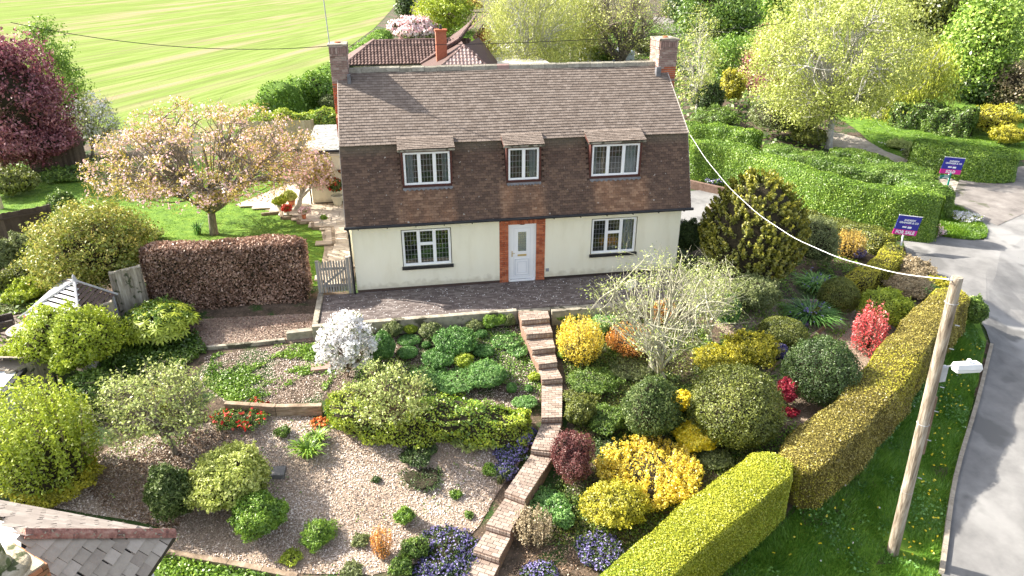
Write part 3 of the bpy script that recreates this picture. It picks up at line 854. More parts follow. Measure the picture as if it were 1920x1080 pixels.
# ---------------------------------------------------------------- garden steps
step_m = pick('step_bricks', [(.19, .14, .11), (.28, .22, .18), (.38, .31, .26)])
riser_m = surf('step_risers', [(.15, .085, .06), (.28, .18, .13)], scale=8, bump=.6)
def garden_steps():
    root = empty('garden_steps', (0, -5, -1), 0, 'winding brick paved steps descending from the terrace through the garden', 'steps')
    zs = [.0, -.2, -.4, -.6, -.8, -1.0, -1.2, -1.4, -1.6, -1.8, -2.0]
    fr = [((-0.59, -3.06), (0.35, -3.03)), ((-0.54, -3.64), (0.31, -3.64)), ((-0.48, -4.28), (0.26, -4.24)), ((-0.39, -4.83), (0.20, -4.80)),
          ((-0.40, -5.38), (0.23, -5.40)), ((-0.75, -6.97), (-0.18, -7.04)), ((-1.25, -8.00), (-0.70, -8.21)), ((-2.16, -9.29), (-1.71, -9.64)),
          ((-2.74, -10.09), (-2.21, -10.42)), ((-3.11, -10.63), (-2.56, -10.98)), ((-3.64, -11.28), (-2.96, -11.69))]
    back = ((-0.59, -2.41), (0.39, -2.54))
    brick = unit_box_mesh('step_brick', step_m)
    bricks = []
    for i, (z, (a, b)) in enumerate(zip(zs, fr)):
        a = Vector(a); b = Vector(b); c = Vector(back[1]); d = Vector(back[0])
        # solid tread block (runs a little under the tread above)
        ex = (d-a)*.12; ex2 = (c-b)*.12
        m = MB(); m.prism([tuple(a), tuple(b), tuple(c+ex2), tuple(d+ex)], z-.42, z-.012)
        st = m.build('step', riser_m, root)
        # bricks over the tread, in courses parallel to the front edge
        u = (b-a); W = u.length; u.normalize(); v = Vector((-u.y, u.x)); D = ((d-a).dot(v)+(c-b).dot(v))/2
        rows = max(2, round(D/.112)); gap = D/rows
        for k in range(rows):
            t = (k+.5)/rows
            L0 = a+(d-a)*t; R0 = b+(c-b)*t; Wk = (R0-L0).length; uk = (R0-L0).normalized(); n = max(2, round(Wk/.225)); wk = Wk/n
            off = .5 if k % 2 else 0
            edges = [0]+[(j+off)*wk for j in range(0 if off else 1, n)]+[Wk] if off else [j*wk for j in range(n+1)]
            for e0, e1 in zip(edges, edges[1:]):
                if e1-e0 < .03: continue
                p = L0+uk*((e0+e1)/2)
                bricks.append((i, st, (p.x, p.y, z-.002+rnd.uniform(-.004, .004)), math.atan2(uk.y, uk.x)+rnd.uniform(-.02, .02), (e1-e0-.012, gap-.012, .045)))
        # header bricks on the riser
        back = (b, a) if False else (a, b)
        rn = max(3, round(W/.09))
        mm = MB()
        for j in range(rn):
            p = a+u*((j+.5)*W/rn)-v*.006
            mm.obox((p.x, p.y, z-.075), tuple((u*(W/rn/2-.006)).to_3d()), tuple((v*.02).to_3d()), (0, 0, .045), rnd.random())
        mm.build('riser_bricks', step_m, st, kind='stuff')
    bricks.sort(key=lambda q: -q[0])
    per = {}
    meshes = [unit_box_mesh('step_brick', step_m, r) for r in (.1, .35, .55, .75, .95)]
    for q in bricks[:290]:
        piece('brick', rnd.choice(meshes), q[1], q[2], (rnd.uniform(-.01, .01), rnd.uniform(-.01, .01), q[3]), q[4])
    for q in bricks[290:]:
        per.setdefault(q[0], (q[1], MB()))[1].obox(q[2], (math.cos(q[3])*q[4][0]/2, math.sin(q[3])*q[4][0]/2, 0), (-math.sin(q[3])*q[4][1]/2, math.cos(q[3])*q[4][1]/2, 0), (0, 0, q[4][2]/2))
    for st, mb in per.values(): mb.build('tread_bricks', step_m, st, kind='stuff')
garden_steps()

# ---------------------------------------------------------------- the house
house = empty('house', (0, 3.6, 0), 0, 'cream rendered house with brown tiled mansard roof and red brick door surround', 'house')
render_m = surf('cream_render', [(.72, .68, .52), (.79, .755, .6), (.81, .78, .63)], scale=1.1, stretch=(1.6, 1.6, .5), rough=.9, bump=.12, bscale=90)
tile_up = pick('roof_tiles_upper', [(.125, .097, .078), (.168, .134, .11), (.225, .184, .154)])
def tile_low_mat():
    m, n, l, out = newmat('hung_tiles')
    b = n.new('ShaderNodeBsdfPrincipled'); b.inputs['Roughness'].default_value = .9
    geo = n.new('ShaderNodeNewGeometry')
    a = n.new('ShaderNodeAttribute'); a.attribute_name = 'r'
    rp = rampnode(n, [(.075, .046, .032), (.105, .064, .045), (.145, .09, .06)]); l.new(a.outputs['Fac'], rp.inputs[0])
    rc = rampnode(n, [(.16, .085, .05), (.22, .12, .07), (.3, .18, .11)]); l.new(a.outputs['Fac'], rc.inputs[0])
    # cleaner orange streaks where rain drips below each window; position dependent weathering
    sep = n.new('ShaderNodeSeparateXYZ'); l.new(geo.outputs['Position'], sep.inputs[0])
    nz = n.new('ShaderNodeTexNoise'); nz.inputs['Scale'].default_value = 1.1; nz.inputs['Detail'].default_value = 4
    mp = n.new('ShaderNodeMapping'); mp.inputs['Scale'].default_value = (1, .2, .45); l.new(geo.outputs['Position'], mp.inputs[0]); l.new(mp.outputs[0], nz.inputs['Vector'])
    tot = None
    for cx, hw in ((-3.3, .95), (.02, .72), (3.5, .98)):
        s = n.new('ShaderNodeMath'); s.operation = 'SUBTRACT'; l.new(sep.outputs[0], s.inputs[0]); s.inputs[1].default_value = cx
        ab = n.new('ShaderNodeMath'); ab.operation = 'ABSOLUTE'; l.new(s.outputs[0], ab.inputs[0])
        mr = n.new('ShaderNodeMapRange'); mr.inputs[1].default_value = hw+.18; mr.inputs[2].default_value = hw-.12; l.new(ab.outputs[0], mr.inputs[0])
        if tot is None: tot = mr.outputs[0]
        else:
            mx = n.new('ShaderNodeMath'); mx.operation = 'MAXIMUM'; l.new(tot, mx.inputs[0]); l.new(mr.outputs[0], mx.inputs[1]); tot = mx.outputs[0]
    zr = n.new('ShaderNodeMapRange'); zr.inputs[1].default_value = 3.75; zr.inputs[2].default_value = 3.5; l.new(sep.outputs[2], zr.inputs[0])
    m1 = n.new('ShaderNodeMath'); m1.operation = 'MULTIPLY'; l.new(tot, m1.inputs[0]); l.new(zr.outputs[0], m1.inputs[1])
    nr = n.new('ShaderNodeMapRange'); nr.inputs[1].default_value = .36; nr.inputs[2].default_value = .56; nr.inputs[3].default_value = .3; l.new(nz.outputs['Fac'], nr.inputs[0])
    m2 = n.new('ShaderNodeMath'); m2.operation = 'MULTIPLY'; l.new(m1.outputs[0], m2.inputs[0]); l.new(nr.outputs[0], m2.inputs[1])
    mc = n.new('ShaderNodeMix'); mc.data_type = 'RGBA'; l.new(m2.outputs[0], mc.inputs[0]); l.new(rp.outputs[0], mc.inputs[6]); l.new(rc.outputs[0], mc.inputs[7])
    # pale lichen spots, grey band of lichen at the break of the roof
    sp = n.new('ShaderNodeTexNoise'); sp.inputs['Scale'].default_value = 11; sp.inputs['Detail'].default_value = 2; l.new(geo.outputs['Position'], sp.inputs['Vector'])
    sr = n.new('ShaderNodeMapRange'); sr.inputs[1].default_value = .71; sr.inputs[2].default_value = .76; l.new(sp.outputs['Fac'], sr.inputs[0])
    mz = n.new('ShaderNodeMix'); mz.data_type = 'RGBA'; l.new(sr.outputs[0], mz.inputs[0]); l.new(mc.outputs[2], mz.inputs[6]); mz.inputs[7].default_value = (.42, .38, .33, 1)
    zb = n.new('ShaderNodeMapRange'); zb.inputs[1].default_value = 4.6; zb.inputs[2].default_value = 4.95; zb.inputs[4].default_value = .6; l.new(sep.outputs[2], zb.inputs[0])
    mb_ = n.new('ShaderNodeMix'); mb_.data_type = 'RGBA'; l.new(zb.outputs[0], mb_.inputs[0]); l.new(mz.outputs[2], mb_.inputs[6]); mb_.inputs[7].default_value = (.13, .115, .075, 1)
    l.new(mb_.outputs[2], b.inputs['Base Color']); l.new(b.outputs[0], out.inputs[0])
    return m
tile_lo = tile_low_mat()
brick_m = pick('red_brick', [(.26, .07, .035), (.42, .12, .055), (.55, .2, .1)])
mortar_m = surf('mortar', [(.3, .25, .2), (.42, .37, .3)], scale=20)
oldbrick_m = pick('weathered_brick', [(.16, .1, .08), (.3, .2, .17), (.42, .34, .29)])
upvc = surf('white_upvc', [(.78, .79, .8), (.84, .85, .86)], scale=2, rough=.35, bump=0)
black_m = surf('black_gloss', [(.015, .015, .017), (.03, .03, .03)], scale=4, rough=.35, bump=0)
maroon_m = surf('stained_timber', [(.06, .02, .015), (.11, .04, .03)], scale=9, stretch=(1, 1, 6), bump=.2)
lead_m = surf('lead', [(.1, .1, .105), (.2, .2, .21)], scale=6, rough=.5, bump=.2)
ridge_m = surf('ridge_lichen', [(.13, .12, .09), (.25, .23, .18), (.36, .34, .27)], scale=7, bump=.9, bscale=18, attr=.4)
came_m = surf('lead_came', [(.2, .21, .22), (.3, .31, .32)], scale=4, rough=.5, bump=0)
curtain_m = surf('curtain_cloth', [(.42, .46, .5), (.62, .64, .66)], scale=5, stretch=(6, 6, .3), bump=.1)
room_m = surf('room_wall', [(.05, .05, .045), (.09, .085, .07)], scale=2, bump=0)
def glass_mat():
    m, n, l, out = newmat('window_glass')
    gl = n.new('ShaderNodeBsdfGlossy'); gl.inputs['Roughness'].default_value = .015; gl.inputs[0].default_value = (.9, .92, .93, 1)
    tr = n.new('ShaderNodeBsdfTransparent'); tr.inputs[0].default_value = (.75, .8, .8, 1)
    fr = n.new('ShaderNodeFresnel'); fr.inputs[0].default_value = 1.9
    nz = n.new('ShaderNodeTexNoise'); nz.inputs['Scale'].default_value = 2.2
    geo = n.new('ShaderNodeNewGeometry'); l.new(geo.outputs['Position'], nz.inputs['Vector'])
    bp = n.new('ShaderNodeBump'); bp.inputs['Strength'].default_value = .15; bp.inputs['Distance'].default_value = .02
    l.new(nz.outputs['Fac'], bp.inputs['Height']); l.new(bp.outputs[0], gl.inputs['Normal']); 
    mr = n.new('ShaderNodeMath'); mr.operation = 'MULTIPLY'; mr.inputs[1].default_value = .55; l.new(fr.outputs[0], mr.inputs[0])
    mx = n.new('ShaderNodeMixShader'); l.new(mr.outputs[0], mx.inputs[0]); l.new(tr.outputs[0], mx.inputs[1]); l.new(gl.outputs[0], mx.inputs[2])
    l.new(mx.outputs[0], out.inputs[0])
    return m
glass = glass_mat()

def splash_dirt(m):
    """mud splash along the foot of the wall and faint streaks: dirt with its own ragged outline"""
    n, l = m.node_tree.nodes, m.node_tree.links
    b = [q for q in n if q.type == 'BSDF_PRINCIPLED'][0]; src = b.inputs['Base Color'].links[0].from_socket
    geo = n.new('ShaderNodeNewGeometry'); sp = n.new('ShaderNodeSeparateXYZ'); l.new(geo.outputs['Position'], sp.inputs[0])
    nz = n.new('ShaderNodeTexNoise'); nz.inputs['Scale'].default_value = 4.5; nz.inputs['Detail'].default_value = 7; l.new(geo.outputs['Position'], nz.inputs['Vector'])
    z = n.new('ShaderNodeMath'); z.operation = 'MULTIPLY_ADD'; z.inputs[1].default_value = -.55; l.new(nz.outputs['Fac'], z.inputs[0]); l.new(sp.outputs[2], z.inputs[2])
    mr = n.new('ShaderNodeMapRange'); mr.inputs[1].default_value = .06; mr.inputs[2].default_value = -.12; mr.inputs[3].default_value = 0; mr.inputs[4].default_value = .45; l.new(z.outputs[0], mr.inputs[0])
    mx = n.new('ShaderNodeMix'); mx.data_type = 'RGBA'; l.new(mr.outputs[0], mx.inputs[0]); l.new(src, mx.inputs[6]); mx.inputs[7].default_value = (.42, .37, .26, 1)
    l.new(mx.outputs[2], b.inputs['Base Color'])
splash_dirt(render_m)
GW = [(-4.19, -2.53, .88, 2.2), (2.53, 4.18, .88, 2.2)]      # ground-floor openings x0,x1,z0,z1
DX0, DX1, DZ = -.46, .46, 2.16                                # door opening
xs = [-5.85, GW[0][0], GW[0][1], -.82, .82, GW[1][0], GW[1][1], 5.85]
for i_, sx in ((0, 0), (1, 4)):          # one wall piece each side of the door surround
    m = MB(); m.box(xs[sx], xs[sx+1], 0, .28, .1, 2.55); m.box(xs[sx+2], xs[sx+3], 0, .28, .1, 2.55)
    x0, x1, z0, z1 = GW[i_]; m.box(x0, x1, 0, .28, .1, z0); m.box(x0, x1, 0, .28, z1, 2.55); m.build('front_wall', render_m, house)
m = MB(); m.box(-5.85, -5.6, .283, 7.2, .1, 2.55); m.build('side_wall', render_m, house)
m = MB(); m.box(5.6, 5.85, .283, 7.2, .1, 2.55); m.build('side_wall', render_m, house)
m = MB(); m.box(-5.6, 5.6, 6.95, 7.2, .1, 2.55); m.build('rear_wall', render_m, house)
m = MB(); m.box(-5.83, -.823, .02, 7.18, -.15, .1); m.box(.823, 5.83, .02, 7.18, -.15, .1); m.build('plinth', pick('plinth_brick', [(.04, .03, .025), (.09, .06, .05)]), house)
# gables (brick, upper part)
RY, RZ, BY, BZ, EY, EZ = 3.6, 7.0, .8, 5.05, -.22, 2.47
for x0, x1 in ((-5.85, -5.6), (5.6, 5.85)):
    m = MB(); p = [(.1, 2.553), (7.1, 2.553), (6.3, 4.95), (3.6, 6.88), (.9, 4.95)]
    m.add([(x0, y, z) for y, z in p]+[(x1, y, z) for y, z in p], [(0, 1, 2, 3, 4), (9, 8, 7, 6, 5)]+[(i, i+5, (i+1) % 5+5, (i+1) % 5) for i in range(5)])
    m.build('gable', surf('gable_brick', [(.28, .09, .05), (.42, .16, .09)], scale=9, bump=.4), house)
# roof structure: sarking sheets with thickness
XL, XR = -6.0, 6.1
def slab(p, q, t=.05):
    """roof slab between (y,z) p and q, thickness t under the line"""
    d = Vector((q[0]-p[0], q[1]-p[1])).normalized(); nn = Vector((d.y, -d.x))*t
    if nn.y > 0: nn = -nn
    m = MB(); a = [(XL, *p), (XR, *p), (XR, *q), (XL, *q)]; b = [(x, y+nn.x, z+nn.y) for x, y, z in a]
    return m.add(b+a, [(3, 2, 1, 0), (4, 5, 6, 7), (0, 1, 5, 4), (1, 2, 6, 5), (2, 3, 7, 6), (3, 0, 4, 7)])
roof = slab((BY, BZ), (RY, RZ)).build('roof', tile_up, house)
slab((2*RY-BY, BZ), (RY, RZ)).build('rear_slope', tile_up, roof)
slab((2*RY-EY, EZ), (2*RY-BY, BZ)).build('rear_slope', tile_lo, roof)
# upstairs windows: x0,x1,z0,z1 standing at y
UW = [((-3.97, 4.74), (-2.43, 3.80)), ((-0.45, 4.75), (0.61, 3.76)), ((2.48, 4.76), (4.19, 3.76))]
UWR = []
for (a, b) in UW: UWR.append((a[0]-.07, b[0]+.07, 3.63, 4.88))
def low_z(y): return EZ+(y-EY)*(BZ-EZ)/(BY-EY)
def low_y(z): return EY+(z-EZ)*(BY-EY)/(BZ-EZ)
# lower front slope behind the hung tiles, leaving the three window openings
m = MB(); edges = [XL]+[e for wx in UWR for e in wx[:2]]+[XR]
def lowpanel(x0, x1, z0, z1):
    y0, y1 = low_y(z0), low_y(z1)
    m.hexa([(x0, y0, z0), (x1, y0, z0), (x1, y0+.06, z0-.02), (x0, y0+.06, z0-.02), (x0, y1, z1), (x1, y1, z1), (x1, y1+.06, z1-.02), (x0, y1+.06, z1-.02)])
for i in range(0, len(edges), 2): lowpanel(edges[i], edges[i+1], EZ, BZ)
for x0, x1, z0, z1 in UWR: lowpanel(x0, x1, EZ, z0)
m.build('lower_slope', tile_lo, roof)

def tiles(P0, ux, uy, Lx, Ly, tw, gauge, skip=None, th=.014, over=1.35, lift=.03, seed=1, jit=.0035):
    """courses of plain tiles: P0 lower-left corner, ux along the eaves, uy up the slope"""
    r = random.Random(seed); m = MB(); ux = Vector(ux).normalized(); uy = Vector(uy).normalized(); nn = ux.cross(uy).normalized()
    P0 = Vector(P0); rows = int(Ly/gauge); k = 0
    sag = [r.uniform(-.003, .003) for _ in range(60)]
    for row in range(rows):
        x = -(tw/2 if row % 2 else 0)
        while x < Lx-.01:
            x0 = max(0, x); x1 = min(Lx, x+tw-.007)
            if x1-x0 > .02:
                cx = (x0+x1)/2; v = row*gauge
                if not (skip and skip(cx, v+gauge*.5)):
                    c = P0+ux*cx+uy*(v+gauge*over*.5+r.uniform(-jit, jit))+nn*(.028+r.uniform(0, .005)+.012*math.sin(cx*.9+v*.7))
                    tiltv = (uy*math.cos(.13)+nn*-math.sin(.13))
                    nt_ = (nn*math.cos(.13)+uy*math.sin(.13))
                    m.obox(c+ux*0, ux*((x1-x0)/2), tiltv*(gauge*over/2), nt_*(th/2), r.random())
            x += tw
    return m
upL = math.hypot(RY-BY, RZ-BZ); upd = Vector((0, RY-BY, RZ-BZ))/upL
loL = math.hypot(BY-EY, BZ-EZ); lod = Vector((0, BY-EY, BZ-EZ))/loL
def skip_low(x, v):
    X = XL+x; z = EZ+lod.z*v
    return any(a-.05 < X < b+.05 and z > c-.07 for a, b, c, d in UWR)
tiles((XL, BY-.12, BZ-.085), (1, 0, 0), upd, XR-XL, upL+.12, .168, .128, seed=5, th=.02).build('roof_tiles', tile_up, roof, kind='stuff')
tiles((XL, EY, EZ), (1, 0, 0), lod, XR-XL, loL-.06, .168, .09, skip=skip_low, seed=6).build('hung_tiles', tile_lo, roof, kind='stuff')
# ridge tiles
nr_ = 26; span = 11.45; 
for i in range(nr_):
    x0 = -5.6+span*i/nr_; m = MB(); dz = rnd.uniform(-.012, .012)
    a = [(x0, y, z+dz) for y, z in ((RY-.17, RZ-.06), (RY-.1, RZ+.07), (RY, RZ+.115), (RY+.1, RZ+.07), (RY+.17, RZ-.06))]
    b = [(x0+span/nr_-.008, y, z) for _, y, z in a]
    m.add(a+b, [(i_, i_+1, i_+6, i_+5) for i_ in range(4)]+[(4, 3, 2, 1, 0), (5, 6, 7, 8, 9), (0, 5, 9, 4)])
    m.build('ridge_tile', ridge_m if i != 12 else oldbrick_m, roof, smooth=False)
# verge mortar and gutter
for x in (XL-.02, XR-.01):
    m = MB()
    m.hexa([(x, BY-.1, BZ-.12), (x+.03, BY-.1, BZ-.12), (x+.03, RY, RZ-.02), (x, RY, RZ-.02), (x, BY-.1, BZ-.02), (x+.03, BY-.1, BZ-.02), (x+.03, RY, RZ+.06), (x, RY, RZ+.06)])
    m.hexa([(x, EY, EZ-.03), (x+.03, EY, EZ-.03), (x+.03, EY+.1, EZ-.03), (x, EY+.1, EZ-.03), (x, BY-.02, BZ-.02), (x+.03, BY-.02, BZ-.02), (x+.03, BY+.1, BZ-.02), (x, BY+.1, BZ-.02)])
    m.build('verge', surf('verge_mortar', [(.4, .36, .31), (.55, .5, .44)], scale=8), roof)
m = MB(); m.box(XL, XR, -.2, -.003, 2.42, 2.52); m.build('fascia', surf('fascia_paint', [(.62, .6, .52), (.72, .7, .62)], scale=3, rough=.5, bump=0), house)
gut = MB(); gut.tube([(XL-.05, -.29, 2.49), (XR+.05, -.29, 2.49)], .055, 8)
for x in np.linspace(-5.6, 5.8, 13): gut.box(x-.015, x+.015, -.35, -.203, 2.42, 2.5)
gut.build('gutter', black_m, house)
dp = MB(); dp.tube([(-5.95, -.28, 2.45), (-5.93, -.06, 2.2), (-5.93, -.06, 0)], .036, 8); dp.build('downpipe', black_m, house)

def window(x0, x1, z0, z1, y, lights, toplight=None, fw=.055, leading=(4, 5), curt=(), cols=None):
    """white casement: frame > panes, leading, curtains"""
    m = MB(); d0, d1 = y, y+.06
    m.box(x0, x1, d0, d1, z0, z0+fw); m.box(x0, x1, d0, d1, z1-fw, z1)
    m.box(x0, x0+fw, d0, d1, z0+fw, z1-fw); m.box(x1-fw, x1, d0, d1, z0+fw, z1-fw)
    n = lights; inner = (x1-x0-2*fw); mu = .07
    bw = (inner-mu*(n-1))/n
    spans = []
    for i in range(n):
        a = x0+fw+i*(bw+mu); spans.append((a, a+bw))
        if i < n-1: m.box(a+bw, a+bw+mu, d0, d1, z0+fw, z1-fw)
    f = m.build('window', upvc, house)
    for i, (a, b) in enumerate(spans):
        parts = [(z0+fw, z1-fw)]
        if toplight is not None and i == toplight:
            zt = z0+fw+(z1-z0-2*fw)*.6
            t = MB(); t.box(a, b, d0-.004, d1-.004, zt-.03, zt+.03); t.build('transom', upvc, f)
            parts = [(z0+fw, zt-.03), (zt+.03, z1-fw)]
        for (p, q) in parts:
            s = MB(); sw = .022
            s.box(a, b, d0+.006, d1-.01, p, p+sw); s.box(a, b, d0+.006, d1-.01, q-sw, q); s.box(a, a+sw, d0+.006, d1-.01, p+sw, q-sw); s.box(b-sw, b, d0+.006, d1-.01, p+sw, q-sw)
            s.build('sash', upvc, f)
            g = MB(); g.box(a+sw, b-sw, y+.026, y+.032, p+sw, q-sw); g.build('pane', glass, f)
            le = MB(); nx_, nz_ = leading
            nzz = nz_ if len(parts) == 1 else max(2, round(nz_*(q-p)/(z1-z0-2*fw)))
            for k in range(1, nx_): xx = a+(b-a)*k/nx_; le.box(xx-.0048, xx+.0048, y+.018, y+.025, p, q)
            for k in range(1, nzz): zz = p+(q-p)*k/nzz; le.box(a, b, y+.017, y+.0245, zz-.0048, zz+.0048)
            le.build('leading', came_m, f, kind='stuff')
    for (a, b) in curt:
        c = MB(); k = 14; vs = []
        for j in range(k+1):
            xx = x0+(x1-x0)*(a+(b-a)*j/k); yy = y+.16+.03*math.sin(j*2.4)
            vs += [(xx, yy, z0+.02), (xx, yy, z1-.02)]
        c.add(vs, [(2*j, 2*j+2, 2*j+3, 2*j+1) for j in range(k)]); c.build('curtain', curtain_m, f)
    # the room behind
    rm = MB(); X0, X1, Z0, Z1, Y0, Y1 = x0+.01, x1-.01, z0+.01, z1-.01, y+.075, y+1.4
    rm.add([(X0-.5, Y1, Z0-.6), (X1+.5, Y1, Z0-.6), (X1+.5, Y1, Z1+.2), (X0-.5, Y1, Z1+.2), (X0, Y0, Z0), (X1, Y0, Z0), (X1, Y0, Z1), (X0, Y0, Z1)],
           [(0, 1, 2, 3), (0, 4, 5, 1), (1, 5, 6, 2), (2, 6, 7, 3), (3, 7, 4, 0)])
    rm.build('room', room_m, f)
    return f
for i, (x0, x1, z0, z1) in enumerate(GW):
    f = window(x0, x1, z0, z1, .05, 3, 1, curt=[] if i == 0 else [(.72, .97)], leading=(4, 7))
    s = MB(); s.box(x0-.06, x1+.07, -.07, .045, z0-.12, z0-.005); s.build('sill', black_m, f, bevel=.008)
    s = MB(); s.box(x0-.025, x0-.002, -.004, .04, z0, z1+.02); s.box(x1+.002, x1+.025, -.004, .04, z0, z1+.02); s.box(x0-.025, x1+.025, -.004, .04, z1+.003, z1+.022); s.build('reveal', black_m, f)
# flower bowl behind the right-hand window, small things on the left sill
g_ = np.random.default_rng(5)
P_ = np.array([3.35, .3, 1.22])+g_.normal(size=(260, 3))*np.array([.17, .05, .08])
o = npmesh('flower_arrangement', leaf_quads(g_, P_, np.tile([0, -1., .3], (260, 1)), .06, .8, .8), [quadidx(260)], g_.random(260), [PAL['orange']])
tag(o, 'orange flower arrangement inside the right ground floor window', 'flowers')
m = MB(); m.lathe((3.38, .32, .9), [(.08, 0), (.19, .1), (.17, .22), (.13, .24)], 14); bw_ = m.build('bowl', surf('teal_glaze', [(.05, .12, .11), (.1, .2, .18)], scale=3, rough=.3), o)
for i, (x0, x1, z0, z1) in enumerate(UWR):
    y = .29
    f = window(x0+.07, x1-.07, z0+.07, z1-.08, y, (3, 2, 3)[i], None, leading=(4, 5), fw=.045, curt=([(.03, .22), (.84, .96)], [(.7, .96)], [(.03, .12), (.7, .97)])[i])
    m = MB()   # maroon box dormer round the window
    for (a, b, c, d) in ((x0, x0+.068, z0, z1), (x1-.068, x1, z0, z1)): m.box(a, b, y-.02, low_y(z1)+.08, c, d)
    m.box(x0+.068, x1-.068, y-.02, low_y(z0)+.1, z0, z0+.068); m.box(x0+.068, x1-.068, y-.02, low_y(z1)+.1, z1-.078, z1)
    m.build('window_surround', maroon_m, f)
    # lead apron with scalloped edge under the window
    n = 11; m = MB(); w_ = (x1-x0+.0)/n
    for k in range(n):
        xa = x0+k*w_; yb = low_y(z0)-.065
        pts = [(xa, z0-.005), (xa, z0-.05), (xa+w_*.5, z0-.1), (xa+w_, z0-.05), (xa+w_, z0-.005)]
        fr_ = [(x, low_y(z)-.06, z) for x, z in pts]; bk = [(x, y_+.03, z) for x, y_, z in fr_]
        m.add(fr_+bk, [(0, 1, 2, 3, 4), (9, 8, 7, 6, 5), (1, 6, 7, 2), (2, 7, 8, 3), (4, 9, 5, 0)])
    m.build('lead_apron', lead_m, f)
    # swept tiled hood
    hx0, hx1 = x0-.1, x1+.1
    p0 = Vector((hx0, .2, 4.9)); p1 = Vector((hx0, .96, 5.17)); hd = (p1-p0); hl = hd.length
    m = MB(); m.hexa([(hx0, p0.y, p0.z-.03), (hx1, p0.y, p0.z-.03), (hx1, .93, 5.05), (hx0, .93, 5.05), (hx0, p0.y, p0.z), (hx1, p0.y, p0.z), (hx1, .93, 5.15), (hx0, .93, 5.15)])
    hood = m.build('hood', maroon_m, f)
    tiles((hx0, p0.y-.02, p0.z), (1, 0, 0), hd.normalized(), hx1-hx0, hl-.02, .168, .1, seed=40+i).build('hood_tiles', tile_up, f, kind='stuff')
    m = MB(); m.box(hx0, hx1, p0.y-.03, p0.y-.004, p0.z-.05, p0.z+.012); m.build('hood_edge', conc_m, f)

# brick door surround and the door
sur = MB()
sur.box(-.8, -.5, .02, .24, -.1, 2.42); sur.box(.5, .8, .02, .24, -.1, 2.42); sur.box(-.5, .5, .02, .24, DZ+.06, 2.42)
sur = sur.build('brick_surround', mortar_m, house)
bm1 = [unit_box_mesh('brick', brick_m, r) for r in (.08, .3, .5, .7, .92)]
for side in (-1, 1):
    n = 32
    for k in range(n):
        z = -.05+k*.0765
        segs = [(.5, .725), (.735, .82)] if k % 2 else [(.5, .6), (.61, .82)]
        for a, b in segs:
            piece('brick', rnd.choice(bm1), sur, (side*(a+b)/2, .03+rnd.uniform(-.003, .003), z+.033), (0, 0, 0), (b-a-.006, .09, .064))
for k in range(13):
    x = -.5+(k+.5)/13
    piece('brick', rnd.choice(bm1), sur, (x, .03, 2.29), (0, 0, 0), (1/13-.01, .09, .2))
m = MB(); m.box(-.5, -.43, .05, .14, 0, DZ+.05); m.box(.43, .5, .05, .14, 0, DZ+.05); m.box(-.43, .43, .05, .14, DZ-.02, DZ+.05); m.box(-.47, .47, -.0, .05, 0, .07)
door = m.build('door', upvc, house, bevel=.006)
m = MB(); m.box(-.425, .425, .07, .12, .07, DZ-.025); leafd = m.build('door_leaf', upvc, door)
m = MB()
def pframe(m, x0, x1, z0, z1, y, w=.035, d=.015):
    m.box(x0, x1, y-d, y, z0, z0+w); m.box(x0, x1, y-d, y, z1-w, z1); m.box(x0, x0+w, y-d, y, z0+w, z1-w); m.box(x1-w, x1, y-d, y, z0+w, z1-w)
pframe(m, -.26, .26, .22, .86, .069); pframe(m, -.17, .17, .32, .76, .069, .02); pframe(m, -.3, .3, .16, 2.02, .069, .012, .008)
m.build('moulding', surf('upvc_groove', [(.6, .62, .65), (.72, .74, .76)], scale=3, rough=.4, bump=0), door)
m = MB(); pframe(m, -.2, .2, 1.1, 1.93, .069, .05, .02); m.build('pane_frame', upvc, door)
m = MB(); m.box(-.15, .15, .055, .068, 1.15, 1.88); m.build('door_pane', glass, door)
m = MB()
for k in range(1, 4): m.box(-.15+.075*k-.004, -.15+.075*k+.004, .048, .054, 1.15, 1.88)
for k in range(1, 8): m.box(-.15, .15, .0475, .0535, 1.15+.0912*k-.004, 1.15+.0912*k+.004)
m.build('leading', came_m, door, kind='stuff')
brass = surf('brass', [(.45, .33, .12), (.6, .45, .2)], scale=5, rough=.35, bump=0)
m = MB(); m.box(-.16, .16, .05, .069, .96, 1.03); m.build('letterbox', brass, door, bevel=.004)
m = MB(); m.box(-.375, -.345, .052, .069, .95, 1.17); m.tube([(-.36, .03, 1.08), (-.26, .03, 1.08)], .01, 6); m.tube([(-.36, .07, 1.08), (-.36, .025, 1.08)], .009, 6); m.build('handle', brass, door)
m = MB(); m.lathe((0, 0, 0), [(.001, 0), (.12, .0), (.11, .03), (.001, .06)], 14)
m.v = [(x, .02+abs(z)*-.5, 2.2+y*.4) for x, y, z in m.v]; m.build('porch_light', maroon_m, door)
m = MB(); m.box(.86, .98, -.03, -.002, .32, .44); m.build('vent', came_m, house, bevel=.005)

